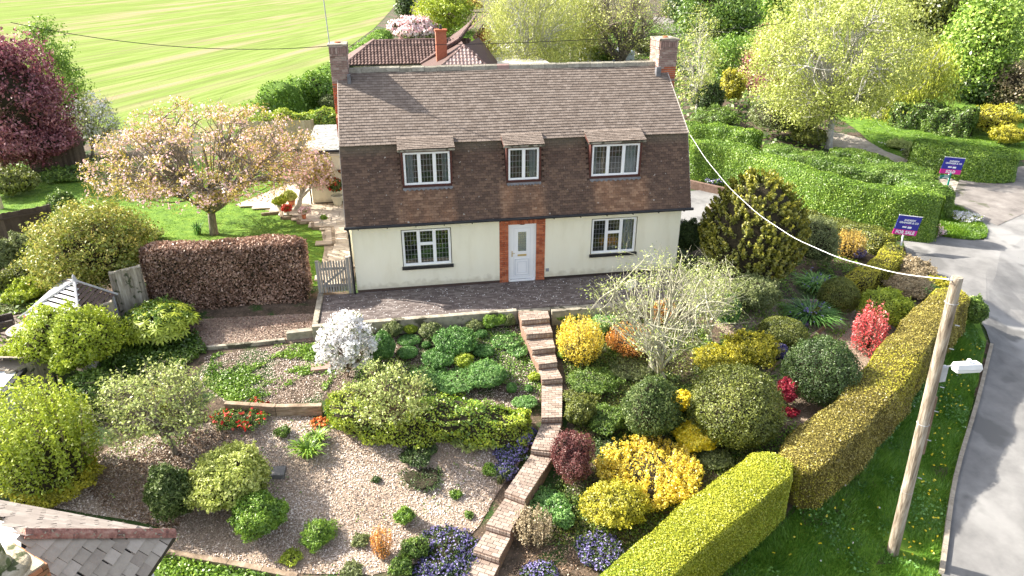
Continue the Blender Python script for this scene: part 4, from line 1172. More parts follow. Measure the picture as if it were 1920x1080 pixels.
# chimneys
def chimney(x0, x1, y0, y1, z0, z1, zred):
    m = MB(); m.box(x0+.01, x1-.01, y0+.01, y1-.01, z0, z1-.02); c = m.build('chimney', mortar_m, house)
    ms = [unit_box_mesh('brick', oldbrick_m, r) for r in (.1, .35, .6, .9)]
    mr = [unit_box_mesh('brick', brick_m, r) for r in (.2, .5, .8)]
    z = z0; k = 0
    jb = MB()
    while z < z1-.07:
        corb = .03 if z > z1-.38 else 0
        tall = .2 if z1-.36 < z < z1-.3 else .064
        for face in ('f', 'l', 'r'):
            a0, a1 = (x0, x1) if face == 'f' else (y0, y1)
            n = max(2, round((a1-a0)/.225)); st = (a1-a0)/n
            offs = 0 if k % 2 else st/2
            ed = [a0]+[a0+offs+j*st for j in range(0 if offs else 1, n)]+[a1]
            if tall > .1: n2 = max(4, round((a1-a0)/.075)); ed = [a0+(a1-a0)*j/n2 for j in range(n2+1)]
            for e0, e1 in zip(ed, ed[1:]):
                if e1-e0 < .03: continue
                mm = rnd.choice(mr if z < zred and face != 'x' and rnd.random() < .85 else ms)
                c0 = (e0+e1)/2
                jit = rnd.uniform(-.004, .004)-corb
                vis = z > z0+.9
                if face == 'f': loc = (c0, y0+.03+jit, z+tall/2); sc = (e1-e0-.011, .075, tall-.008)
                elif face == 'l': loc = (x0+.03+jit, c0, z+tall/2); sc = (.075, e1-e0-.011, tall-.008)
                else: loc = (x1-.03-jit, c0, z+tall/2); sc = (.075, e1-e0-.011, tall-.008)
                if (face == 'f' or (face == 'l') == (x0 > 0)) and z > BZ-.3 and z < z1:
                    piece('brick', mm, c, loc, (0, 0, 0), sc)
        z += tall+.011; k += 1
    m = MB(); m.box(x0-.04, x1+.04, y0-.04, y1+.04, z1-.06, z1+.01); m.build('coping', conc_m, c, bevel=.015)
    m = MB(); m.lathe(((x0+x1)/2, (y0+y1)/2, z1), [(.12, 0), (.11, .03), (.09, .05), (.02, .05)], 12); m.build('chimney_pot', brick_m, c)
    return c
chimney(-6.2, -5.62, 3.15, 4.1, 5.6, 7.93, 6.6)
chimney(5.72, 6.42, 3.15, 4.1, 5.6, 7.93, 6.9)
# lower, red part of the left stack outside the gable
m = MB(); m.box(-6.14, -5.853, 2.4, 4.8, 2.9, 5.6); m.build('chimney_breast', surf('gable_brick', []), house)
m = MB(); m.box(-6.1, -5.853, 2.5, 4.7, 0, 2.9); m.build('breast_base', render_m, house)
m = MB(); m.box(-5.66, -5.55, 2.98, 3.2, 6.55, 6.95); m.box(5.6, 5.78, 2.98, 3.15, 6.5, 6.95); m.build('flashing', lead_m, house)
# television aerial
m = MB(); m.tube([(-6.14, 3.3, 7.2), (-6.25, 3.3, 11.2)], .018, 6)
for z in (9.4, 10.3): m.box(-6.24, -6.18, 3.27, 3.33, z, z+.05)
m.box(-6.6, -5.8, 3.29, 3.31, 10.9, 10.92)
tag(m.build('aerial_mast', surf('galvanised', [(.3, .31, .32), (.45, .46, .47)], scale=5, rough=.4)), 'thin grey aerial mast rising from the left chimney', 'aerial')

# flat-roofed side extension
ext = empty('extension', (-7, 13, 0), 0, 'cream side extension with grey flat felt roof behind the left gable', 'extension')
m = MB(); m.box(-8.2, -5.95, 10.3, 16.0, .12, 2.45); m.build('wall', render_m, ext)
m = MB(); m.box(-8.18, -5.97, 10.32, 15.9, -.1, .118); m.build('plinth', MATS['plinth_brick'], ext)
m = MB(); m.box(-8.32, -5.86, 10.15, 16.1, 2.46, 2.62); m.build('roof', surf('felt_moss', [(.13, .13, .12), (.24, .24, .225), (.34, .33, .3)], scale=3, bump=.9, bscale=9, spots=((.08, .08, .06), 5, .57)), ext, bevel=.02)
m = MB(); m.box(-8.34, -5.86, 10.08, 10.147, 2.56, 2.66); m.build('roof_edge', black_m, ext)
m = MB(); m.box(-8.3, -5.88, 10.2, 10.298, 2.36, 2.455); m.build('fascia', MATS['fascia_paint'], ext)
m = MB(); m.tube([(-8.26, 10.24, 2.4), (-8.26, 10.24, 0)], .035, 6); m.build('downpipe', black_m, ext)
SAG_W = 1.15
OW_A = (-18.48, 9.00, 8.38)
OW_B = (-6.10, 9.00, 7.35)
OW_C = (14.17, 9.00, 7.99)
SOLD_C = (25.86, 10.10, 0.41)
GREEN_C = (25.04, 9.40, 0.05)
# ---------------------------------------------------------------- bungalow beyond the house
pan_m = pick('pantiles', [(.075, .045, .038), (.12, .075, .064), (.18, .12, .105)])
pan_pale = pick('pantiles_pale', [(.38, .25, .22), (.5, .36, .32), (.6, .46, .42)])
bung = empty('bungalow', (1, 42, 0), 0, 'brown pantiled bungalow with red brick chimney behind the house', 'bungalow')
m = MB(); m.box(-7.2, 3.5, 42.3, 50, 0, 2.5); m.box(3.5, 10, 39, 58, 0, 2.5); m.build('wall', surf('bungalow_wall', [(.6, .57, .5), (.7, .67, .6)], scale=2), bung)
m = MB(); m.box(-7.9, 2.6, 41.7, 41.8, 2.38, 2.55); m.build('gutter', black_m, bung)
def pan_slope(name, tri, ux, uy, mat, parent, tw=.3, gauge=.34, seed=1):
    """tri: roof polygon (3D), first point the lower-left corner; S-profile tiles laid inside it"""
    P0 = Vector(tri[0]); ux = Vector(ux).normalized(); uy = Vector(uy).normalized(); nn = ux.cross(uy).normalized()
    poly = [((Vector(p)-P0).dot(ux), (Vector(p)-P0).dot(uy)) for p in tri]
    base = MB(); base.add([Vector(p)-nn*.04 for p in tri]+[Vector(p)-nn*.1 for p in tri], [tuple(range(len(tri))), tuple(range(len(tri), 2*len(tri)))[::-1]]+[(i, (i+1) % len(tri), (i+1) % len(tri)+len(tri), i+len(tri)) for i in range(len(tri))])
    b = base.build(name, mat, parent)
    us = [p[0] for p in poly]; vs_ = [p[1] for p in poly]; m = MB(); r = random.Random(seed)
    u = min(us); cols = int((max(us)-min(us))/tw)+1; rows = int((max(vs_)-min(vs_))/gauge)+1
    cent = np.array([(min(us)+(i+.5)*tw, min(vs_)+(j+.5)*gauge) for j in range(rows) for i in range(cols)])
    ok = inpoly(cent, poly)
    for (cu, cv), k in zip(cent, ok):
        if not k: continue
        c = P0+ux*cu+uy*cv; vs = []
        for vv, lift in ((-gauge*.55, .05), (gauge*.55, .0)):
            for uu, hh in ((-.5, 0), (-.3, .005), (-.1, .055), (.15, .075), (.38, .045), (.5, 0)):
                vs.append(c+ux*uu*tw+uy*vv+nn*(hh+lift))
        m.add(vs+[vs[0]-nn*.05, vs[5]-nn*.05], [(i, i+1, i+7, i+6) for i in range(5)]+[(0, 12, 13, 5, 4, 3, 2, 1)], r.random())
    m.build('pantiles', mat, b, kind='stuff')
    return b
eA = (-8.0, 41.7, 2.5); rA = (-5.3, 44.5, 4.2); rB = (3.5, 44.5, 4.2); eB = (3.5, 41.7, 2.5)
pan_slope('roof_slope', [eA, eB, rB, rA], (1, 0, 0), (0, 2.8, 1.7), pan_m, bung)
m = MB(); m.add([eA, rA, (-8.0, 50, 2.5), (-5.3, 47, 4.2)], [(0, 1, 3, 2)]); m.add([rA, rB, (3.5, 50, 2.5), (-8, 50, 2.5)], [(0, 1, 2, 3)]); m.build('rear_slope', pan_m, bung)
# the taller wing running away, its left slope seen from here
wA = (-.6, 41, 2.8); wR = (3.9, 42.0, 5.4); wR2 = (7.4, 57, 5.9); wA2 = (2.6, 57, 3.3)
pan_slope('roof_slope', [(-1.4, 39, 2.6), (1.8, 39.4, 5.0), (4.7, 55, 5.7), (1.9, 55, 3.4)][::1] if False else [(-1.4, 40.5, 2.6), (2.0, 40.0, 4.6), (5.2, 54, 5.6), (2.2, 54, 3.4)], (-.25, -1, -.05), (1, -.2, .6), pan_m, bung, seed=2)
# front hip with pale dusty tiles
fP = (2.0, 36.5, 4.45)
pan_slope('roof_slope', [(-.9, 34.8, 2.45), (4.3, 34.8, 2.45), fP], (1, 0, 0), (0, 1.7, 2.0), pan_pale, bung, gauge=.3, seed=3)
m = MB(); m.add([(4.3, 34.8, 2.45), (5.6, 42, 2.45), (3.9, 42, 4.6), fP], [(0, 1, 2, 3)]); m.add([(-.9, 34.8, 2.45), fP, (2.2, 41, 4.5), (-1.4, 41, 2.6)], [(0, 1, 2, 3)]); m.build('side_slope', pan_m, bung)
m = MB(); m.box(-.6, 4.0, 35.1, 41.5, 0, 2.45); m.build('wall', MATS['bungalow_wall'], bung)
rt_m = pick('bungalow_ridge', [(.08, .05, .045), (.16, .1, .09), (.25, .18, .16)])
def ridge_line(a, b, parent, n, rad=.12):
    a, b = Vector(a), Vector(b)
    for i in range(n):
        p, q = a.lerp(b, i/n), a.lerp(b, (i+.96)/n)
        MB().tube([p, q], [rad, rad*.93], 7).build('ridge_tile', rt_m, parent)
ridge_line(eA, rA, bung, 9); ridge_line(rA, (1.5, 44.5, 4.25), bung, 16); ridge_line((-1.4, 40.6, 2.65), (2.0, 40.2, 4.7), bung, 10); ridge_line((2.0, 40.2, 4.7), (5.2, 54, 5.7), bung, 20)
ridge_line((-.9, 34.8, 2.5), fP, bung, 9, .1); ridge_line(fP, (4.3, 34.8, 2.5), bung, 8, .1)
m = MB(); m.box(-.15, .72, 38.0, 38.9, 2.3, 5.45); c = m.build('chimney', surf('bungalow_brick', [(.3, .09, .05), (.42, .14, .08)], scale=6, bump=.5), bung)
m = MB(); m.box(-.22, .79, 37.93, 38.97, 5.45, 5.58); m.build('coping', brick_m, c)
m = MB(); m.lathe((.28, 38.4, 5.58), [(.13, 0), (.11, .3), (.13, .34), (.05, .36)], 10); m.build('chimney_pot', black_m, c)
m = MB(); m.add([(4.6, 50, 3.6), (5.8, 50, 4.9), (7.0, 50, 3.7), (4.6, 50, 2.6), (7, 50, 2.6)], [(0, 1, 2, 4, 3)]); m.v += [(x, y+3, z) for x, y, z in m.v]; m.f += [(0, 5, 6, 1), (1, 6, 7, 2)]; m.r += [.5, .5]
m.build('gable', MATS['bungalow_brick'], bung)

# cabin glimpsed among the far trees
shed = empty('timber_building', (46, 95, 0), 0, 'dark timber gabled building glimpsed among trees at the top right', 'building')
tX, tY = (58.16, 97.12)
m = MB(); m.box(tX-3, tX+3, tY, tY+8, 0, 4); m.build('wall', surf('grey_boards', [(.12, .11, .1), (.22, .2, .18)], scale=4, stretch=(.4, .4, 8)), shed)
m = MB(); m.add([(tX-3.4, tY-.3, 3.8), (tX, tY-.3, 6.6), (tX+3.4, tY-.3, 3.8), (tX-3.4, tY+8.3, 3.8), (tX, tY+8.3, 6.6), (tX+3.4, tY+8.3, 3.8)], [(0, 1, 2), (5, 4, 3), (0, 3, 4, 1), (1, 4, 5, 2)]); m.build('roof', pick('old_slate', [(.08, .08, .08), (.16, .16, .16)]), shed)
wx_, wy_ = (19.35, 50.34)
m = MB(); m.box(wx_-3, wx_+2, wy_, wy_+4, 0, 2.2)
tag(m.build('greenhouse', surf('pale_panels', [(.5, .55, .6), (.7, .74, .78)], scale=1, rough=.4)), 'small pale roofed garden building behind the ridge by the bare tree', 'greenhouse')

# ---------------------------------------------------------------- neighbour's cottage roof, bottom left
nb = empty('cottage', (-10, -12.5, -2.3), 0, 'old cottage with hipped slate roof and mossy chimney in the near left corner', 'cottage')
slate_m = pick('grey_slates', [(.26, .215, .175), (.36, .31, .255), (.46, .4, .34)])
shing_m = pick('brown_shingles', [(.17, .145, .128), (.22, .19, .168), (.28, .25, .225)])
K = Vector((-8.93, -11.61, .6)); NE = Vector((*(-9.23, -12.88), .6)); FE = Vector((*(-13.04, -9.90), .6)); 
AP = Vector((*(-10.59, -12.88), 2.1))
NB = NE+(NE-K)*2.2
def laid(name, P0, ux, uy, poly3, tw, gauge, mats, parent, th=.018, limit=290, over=1.35, tilt=.09, seed=4, piecename='slate', org=0.0):
    """individual slates on a slope, cut to those whose centre lies inside the polygon"""
    ux = Vector(ux).normalized(); uy = Vector(uy).normalized(); nn = ux.cross(uy).normalized()
    if nn.z < 0: ux = -ux; nn = -nn
    P0 = Vector(P0); poly = [((Vector(p)-P0).dot(ux), (Vector(p)-P0).dot(uy)) for p in poly3]
    us = [p[0] for p in poly]; vs_ = [p[1] for p in poly]; r = random.Random(seed); out = []
    for j in range(int((max(vs_)-min(vs_))/gauge)+2):
        for i in range(-1, int((max(us)-min(us))/tw)+2):
            cu = min(us)+(i+(.5 if j % 2 else 0))*tw+r.uniform(-.01, .01)*2; cv = min(vs_)+(j+.3)*gauge
            if inpoly(np.array([(cu, cv)]), poly)[0]: out.append((cu, cv))
    Mrot = Matrix((ux, uy*math.cos(tilt)-nn*math.sin(tilt), nn*math.cos(tilt)+uy*math.sin(tilt))).transposed()
    for k, (cu, cv) in enumerate(out):
        c = P0+ux*cu+uy*(cv+gauge*.15)+nn*(.03+r.uniform(0, .006))
        if k < limit:
            e = (Mrot @ Matrix.Rotation(r.uniform(-.025, .025), 3, 'Z')).to_euler()
            piece(piecename, r.choice(mats), parent, c, e, (tw*r.uniform(.93, .975), gauge*over*r.uniform(.97, 1.04), th))
    return len(out)
slates = [unit_box_mesh('slate', slate_m, r) for r in (.05, .3, .5, .7, .95)]
shing = [unit_box_mesh('shingle', shing_m, r) for r in (.1, .4, .6, .9)]
def plane_dirs(a, b, c):
    ux = (b-a).normalized(); n = ux.cross(c-a).normalized(); uy = n.cross(ux)
    if uy.dot(c-a) < 0: uy = -uy
    return ux, uy
m = MB(); m.add([K, NB, AP, FE], [(0, 1, 2), (0, 2, 3)]); dk = m.build('roof', surf('roof_felt', [(.02, .02, .02), (.04, .04, .04)], scale=5), nb)
ux, uy = plane_dirs(K, NB, AP); laid('s', K, ux, uy, [K, NB, AP], .27, .2, slates, dk, th=.02, seed=7, tilt=.11)
ux, uy = plane_dirs(K, FE, AP); laid('s', K, ux, uy, [K, FE, AP], .3, .17, shing, dk, th=.012, seed=8, piecename='shingle', tilt=.05)
hipm = surf('hip_terracotta', [(.1, .05, .04), (.28, .13, .1), (.42, .26, .2)], scale=9, bump=.8, bscale=25, spots=((.3, .28, .2), 14, .6))
for i in range(7):
    p, q = K.lerp(AP, i/7-.01), K.lerp(AP, (i+.97)/7)
    d = (q-p).normalized(); s = d.cross(Vector((0, 0, 1))).normalized(); u = s.cross(d).normalized(); mm = MB()
    prof = [(-.13, -.02), (-.09, .05), (0, .095), (.09, .05), (.13, -.02)]
    vs = [x+s*a+u*(b+.03) for x in (p, q) for a, b in prof]
    mm.add(vs, [(j, j+1, j+6, j+5) for j in range(4)]+[(4, 3, 2, 1, 0), (5, 6, 7, 8, 9), (0, 5, 9, 4)]); mm.build('hip_tile', hipm, nb)
white_w = surf('white_wall', [(.66, .68, .68), (.74, .76, .76)], scale=2)
e1 = (NB-K).normalized(); o1 = Vector((e1.y, -e1.x, 0));  o1 = o1 if o1.x > 0 else -o1
m = MB(); m.obox((K+NB)/2+o1*.02-Vector((0, 0, .05)), e1*((NB-K).length/2+.02), o1*.03, (0, 0, .07)); e2 = (FE-K).normalized(); o2 = Vector((-e2.y, e2.x, 0)); o2 = o2 if o2.y > 0 else -o2
m.obox((K+FE)/2+o2*.02-Vector((0, 0, .05)), e2*((FE-K).length/2+.02), o2*.03, (0, 0, .06)); m.build('gutter', black_m, nb)
i1 = -o1*.3-o2*.3
m = MB(); Kc = K+i1; m.prism([tuple(Kc.xy), tuple((NB+i1).xy), tuple((NB+FE-K).xy), tuple((FE+i1).xy)], -2.6, .52); m.build('wall', white_w, nb)
# chimney
cx, cy = (-9.93, -14.08)
nbc = empty('chimney_holder', (0, 0, 0)) if False else None
m = MB(); cw = .34; cd = Vector((math.cos(R(-38)), math.sin(R(-38)), 0)); cn = Vector((-cd.y, cd.x, 0)); cc = Vector((cx-.12, cy-.32, 0))
m.obox(cc+Vector((0, 0, 1.9)), cd*.40, cn*.40, (0, 0, .92)); chm = m.build('chimney', surf('mossy_mortar', [(.2, .17, .11), (.38, .32, .22), (.5, .44, .33)], scale=6, bump=.9, spots=((.07, .08, .03), 5, .55)), nb)
bms = [unit_box_mesh('brick', surf('mossy_brick', [(.1, .09, .05), (.38, .15, .07), (.5, .24, .13)], scale=5, bump=.7, bscale=30, attr=.5, spots=((.2, .19, .1), 7, .57)), r) for r in (.1, .45, .6, .9)]
for k in range(14):
    z = 2.76-k*.077
    if z < 1.7: break
    for fx, fn in ((cd, cn), (cn, cd), (cd, -cn), (cn, -cd)):
        ed = [-.42, -.2, .02, .24, .42] if k % 2 else [-.42, -.31, -.09, .13, .35, .42]
        for a, b in zip(ed, ed[1:]):
            piece('brick', rnd.choice(bms), chm, cc+fx*((a+b)/2)+fn*(.385+rnd.uniform(-.006, .004))+Vector((0, 0, z)), (0, 0, math.atan2(fx.y, fx.x)), (b-a-.012, .08, .064))
m = MB(); m.lathe((cc.x, cc.y, 2.82), [(.4, 0), (.36, .05), (.24, .09), (.2, .1)], 20); m.build('flaunching', surf('mossy_mortar', []), chm, smooth=True)
m = MB(); m.lathe((cc.x, cc.y, 2.9), [(.19, 0), (.2, .05), (.165, .1), (.15, .42), (.17, .46), (.165, .5), (.14, .53), (.155, .6), (.15, .64), (.1, .64)], 24)
m.build('chimney_pot', surf('mossy_pot', [(.17, .16, .09), (.34, .31, .2), (.46, .43, .32)], scale=7, bump=.6, spots=((.09, .11, .04), 6, .52)), chm, smooth=True)
m = MB(); m.lathe((cc.x, cc.y, 3.56), [(.11, 0), (.17, .01), (.175, .03), (.15, .07), (.02, .1)], 20); m.build('pot_cap', upvc, chm, smooth=True)
m = MB()
for k in range(8): a = k*.785; m.box(cc.x+.13*math.cos(a)-.008, cc.x+.13*math.cos(a)+.008, cc.y+.13*math.sin(a)-.008, cc.y+.13*math.sin(a)+.008, 3.5, 3.58)
m.build('cap_leg', black_m, chm)

# white outbuilding on the left edge
ob = empty('outbuilding', (-16, -6, -1), 0, 'white walled outbuilding with dark slate roof at the left edge', 'outbuilding')
oa = (-14.78, -4.18); obb = (-15.20, -4.08)
q0 = Vector((*(-14.90, -4.05), 0)); 
m = MB(); m.prism([(q0.x, q0.y), (q0.x-3.2, q0.y-.9), (q0.x-3.6, q0.y+1.2), (q0.x-.35, q0.y+1.9)][::1], -1.8, .28)
m2 = MB(); m2.prism([(q0.x, q0.y), (q0.x+.05, q0.y-2.6), (q0.x-3, q0.y-2.8), (q0.x-3.2, q0.y)], -1.8, .28); m2.build('wall', white_w, ob)
rp_ = [Vector((q0.x+.12, q0.y-.05, .3)), Vector((q0.x+.12, q0.y+.55, .3)), Vector((q0.x-3.2, q0.y+.9, .5)), Vector((q0.x-3.2, q0.y-.05, .95))]
m = MB(); m.add(rp_+[p-Vector((0, 0, .06)) for p in rp_], [(0, 1, 2, 3), (7, 6, 5, 4)]+[(i, i+4, (i+1) % 4+4, (i+1) % 4) for i in range(4)]); rr_ = m.build('roof', slate_m, ob)
laid('s', rp_[1], (-1, .1, .06), (0, -.6, .35), rp_, .3, .2, slates, rr_, seed=9)
m = MB(); m.box(q0.x+.1, q0.x+.2, q0.y-2.6, q0.y+.6, .18, .3); m.build('gutter', black_m, ob)

# ---------------------------------------------------------------- fences and gate
oldwood = surf('old_fence_wood', [(.09, .075, .05), (.32, .28, .22), (.56, .51, .42)], scale=4, stretch=(4, 4, .5), rough=.95, attr=.35, bump=.4, spots=((.07, .075, .04), 5, .6))
darkwood = pick('dark_fence_wood', [(.05, .035, .025), (.1, .075, .055), (.17, .13, .1)])
palewood = pick('pale_fence_wood', [(.3, .24, .15), (.42, .34, .22), (.5, .43, .3)])
def fence(label, a, b, h, n, mat, group=None, z0=None, rails=(.25, .85), posts=True, back=True, lean=0.0, cap=None, th=.02, gap=.0):
    a, b = Vector((*a, 0)), Vector((*b, 0)); d = (b-a); L = d.length; d.normalize(); s = Vector((-d.y, d.x, 0))
    zA = ground(a.x, a.y) if z0 is None else z0; zB = ground(b.x, b.y) if z0 is None else z0
    root = empty('fence', (a.x, a.y, zA), 0, label, 'fence', group)
    ms = [unit_box_mesh('board', mat, r) for r in (.1, .35, .6, .9)]
    wd = L/n
    for k in range(n):
        t = (k+.5)/n; p = a+d*(L*t); z = zA+(zB-zA)*t; hh = h+rnd.uniform(-.02, .02)
        o = piece('board', rnd.choice(ms), root, (p.x+s.x*lean*.5, p.y+s.y*lean*.5, z+hh/2), (rnd.uniform(-.006, .006)+lean*0, 0, math.atan2(d.y, d.x)+rnd.uniform(-.03, .03)), (wd*(1.02-gap), th, hh))
    sd = -1 if back else 1
    for r in rails:
        m = MB(); m.obox((a+b)/2+s*sd*.045+Vector((0, 0, (zA+zB)/2+h*r)), d*L/2+Vector((0, 0, (zB-zA)/2)), s*.025, (0, 0, .04)); m.build('rail', mat, root)
    if posts:
        for t in np.linspace(0, 1, max(2, round(L/2)+1)):
            p = a+d*(L*t)+s*sd*.1; z = zA+(zB-zA)*t; m = MB(); m.box(p.x-.045, p.x+.045, p.y-.045, p.y+.045, z-.1, z+h+.04); m.build('post', mat, root)
    if cap:
        m = MB(); m.obox((a+b)/2+Vector((0, 0, (zA+zB)/2+h+.03)), d*(L/2+.03)+Vector((0, 0, (zB-zA)/2)), s*.05, (0, 0, .025)); m.build('cap_rail', mat, root)
    return root
fence('dark brown board fence with pale rails behind the grey bush, far left', (-20.58, 6.20), (-18.43, 7.62), 1.5, 24, darkwood, rails=(.3, .85), back=True)
fence('dark feather board fence at the back of the lawn under the purple tree', (-23.99, 18.79), (-21.24, 19.09), 1.8, 24, darkwood, back=False)
fence('pale board fence behind the blossom tree beside the extension', (-13.30, 22.21), (-9.05, 22.03), 1.75, 34, palewood, back=False)
fence('tall weathered ivy topped panel at the end of the copper beech hedge', (-13.33, -0.64), (-12.58, -0.30), 1.75, 7, oldwood, back=False, cap=True, posts=True)
fence('stained weathered boards behind the green climber beside the yellow shrub', (-15.02, -4.26), (-14.32, -3.64), 1.15, 9, oldwood, back=False)
fence('short weathered panel between the slatted roof and the fatsia', (-13.97, -2.28), (-13.10, -1.68), 1.35, 8, oldwood, back=False, cap=True)
m = MB(); pz = ground(*(-22.68, 12.32)); px_, py_ = (-22.68, 12.32); m.box(px_-.1, px_+.1, py_-.1, py_+.1, pz-.1, pz+1.2)
tag(m.build('fence_post', palewood), 'single pale timber post on the far left of the lawn', 'post')

gate = empty('gate', (-6.55, .12, 0), 0, 'grey weathered picket gate between copper hedge and house wall', 'gate')
gm = [unit_box_mesh('picket', surf('gate_wood', [(.16, .15, .13), (.3, .28, .25), (.42, .4, .36)], scale=5, stretch=(4, 4, .5), bump=.5, attr=.3), r) for r in (.2, .5, .8)]
for k in range(10):
    x = -7.02+k*.092
    piece('picket', rnd.choice(gm), gate, (x, .1, .62+rnd.uniform(-.01, .01)), (0, 0, 0), (.06, .02, 1.12))
    m = MB(); m.add([(x-.03, .09, 1.18), (x+.03, .09, 1.18), (x+.03, .11, 1.18), (x-.03, .11, 1.18), (x, .09, 1.26), (x, .11, 1.26)], [(0, 1, 4), (3, 5, 2), (1, 2, 5, 4), (0, 4, 5, 3)]); m.build('picket_tip', MATS['gate_wood'], gate)
m = MB(); m.box(-7.06, -6.16, .115, .145, .25, .34); m.box(-7.06, -6.16, .115, .145, .88, .97); m.obox((-6.6, .13, .6), (.4, 0, .3), (0, .013, 0), (-.02, 0, .03)); m.build('brace', MATS['gate_wood'], gate)
for x, h in ((-6.1, 1.3), (-5.98, 1.33), (-7.12, 1.2)): m = MB(); m.box(x-.05, x+.05, .08, .2, -.05, h); m.box(x-.06, x+.06, .07, .21, h, h+.03); m.build('gate_post', MATS['gate_wood'], gate)

# ---------------------------------------------------------------- garden walls and edges
def wall_run(name, label, pts, h, th, mat, cat='wall', zt=None, seg=.6, bev=.01, down=.5, partname='sleeper'):
    root = empty(name, (pts[0][0], pts[0][1], ground(*pts[0])), 0, label, cat)
    for (a, b) in zip(pts, pts[1:]):
        a, b = Vector((*a, 0)), Vector((*b, 0)); L = (b-a).length; n = max(1, round(L/seg)); d = (b-a).normalized(); s = Vector((-d.y, d.x, 0))
        za, zb = (ground(a.x, a.y), ground(b.x, b.y)) if zt is None else (zt-h, zt-h)
        for k in range(n):
            t = (k+.5)/n; c = a.lerp(b, t); zz = za+(zb-za)*t+h/2-down/2; m = MB()
            m.obox((c.x, c.y, zz), d*(L/n/2-.004)+Vector((0, 0, (zb-za)/n/2)), s*th/2, (0, 0, (h+down)/2)); m.build(partname, mat, root, bevel=bev)
    return root
sleeper = surf('old_sleeper', [(.12, .085, .055), (.26, .19, .13), (.38, .31, .23)], scale=3, stretch=(1, 1, 5), bump=.8, bscale=14)
wall_run('bed_edge', 'low timber sleeper wall holding the leafy bed above the chips', [(-9.41, -5.17), (-8.01, -5.48), (-6.75, -5.61)], .32, .16, sleeper, seg=.9)
wall_run('bed_edge', 'weathered sleeper edge along the bottom of the chip bed beside the cottage', [(-10.05, -9.55), (-8.60, -10.04), (-7.04, -10.62)], .22, .14, sleeper, seg=1.1)
wall_run('bed_edge', 'concrete edge in front of the dark chip strip below the beech hedge', [(-10.67, -2.41), (-9.28, -2.39), (-8.07, -2.34)], .1, .12, conc_m, seg=1.2)
m = MB(); a_, b_ = (-8.02, -2.35), (-7.04, -2.26); m.prism([a_, b_, (b_[0], b_[1]+.25), (a_[0], a_[1]+.25)], ground(*a_)-.3, ground(*a_)+.28)
tag(m.build('stone_block', conc_m, bevel=.02), 'short mossy concrete block step left of the white blossom shrub', 'block')
wall_run('bed_edge', 'timber plank edge beside the clipped golden box mounds', [(6.61, -5.79), (9.61, -3.65), (12.66, -1.29), (14.95, 0.44)], .16, .07, sleeper, seg=1.0)
wall_run('garden_wall', 'low brick bed wall beside the drive behind the conifer', [(11.10, 11.33), (12.50, 10.23), (13.30, 9.71)], .45, .2, surf('low_wall_brick', [(.13, .08, .06), (.24, .16, .12)], scale=7, bump=.5), seg=.9, partname='wall_section')
wall_run('bed_edge', 'zigzag stone edge between lawn and patio', [(-10.44, 9.21), (-9.59, 9.37), (-9.44, 8.52), (-8.76, 8.48), (-8.64, 7.74), (-8.04, 7.71), (-7.93, 6.93), (-7.11, 6.85), (-6.94, 4.78)], .14, .13, surf('patio_edge', [(.16, .12, .08), (.3, .24, .17)], scale=5, bump=.4), seg=.5, partname='edge_stone')

# patio flags
flag_m = pick('patio_flags', [(.38, .31, .23), (.48, .41, .32), (.55, .48, .39)])
patio = empty('patio_paving', (-7, 6, 0), 0, 'pale sandstone flags between the lawn and the house', 'paving')
fm = [unit_box_mesh('flag', flag_m, r) for r in (.1, .35, .6, .9)]
PP = [(-6.0, .5), (-7.25, .5), (-7.25, 4.6), (-7.94, 7.13), (-8.70, 8.40), (-9.56, 9.29), (-11.80, 10.94), (-10.07, 11.82), (-8.65, 15.61), (-6.0, 10)]
k = 0; y = .6
while y < 14 and k < 290:
    hgt = (.6, .45, .75)[k % 3]; x = -12.5+rnd.uniform(0, .4)
    while x < -5.95:
        wd = rnd.choice((.45, .6, .9)); c = (x+wd/2, y+hgt/2)
        if inpoly(np.array([c]), PP)[0]:
            piece('flag', rnd.choice(fm), patio, (c[0], c[1], .045), (0, 0, 0), (wd-.015, hgt-.015, .05)); k += 1
        x += wd
    y += hgt

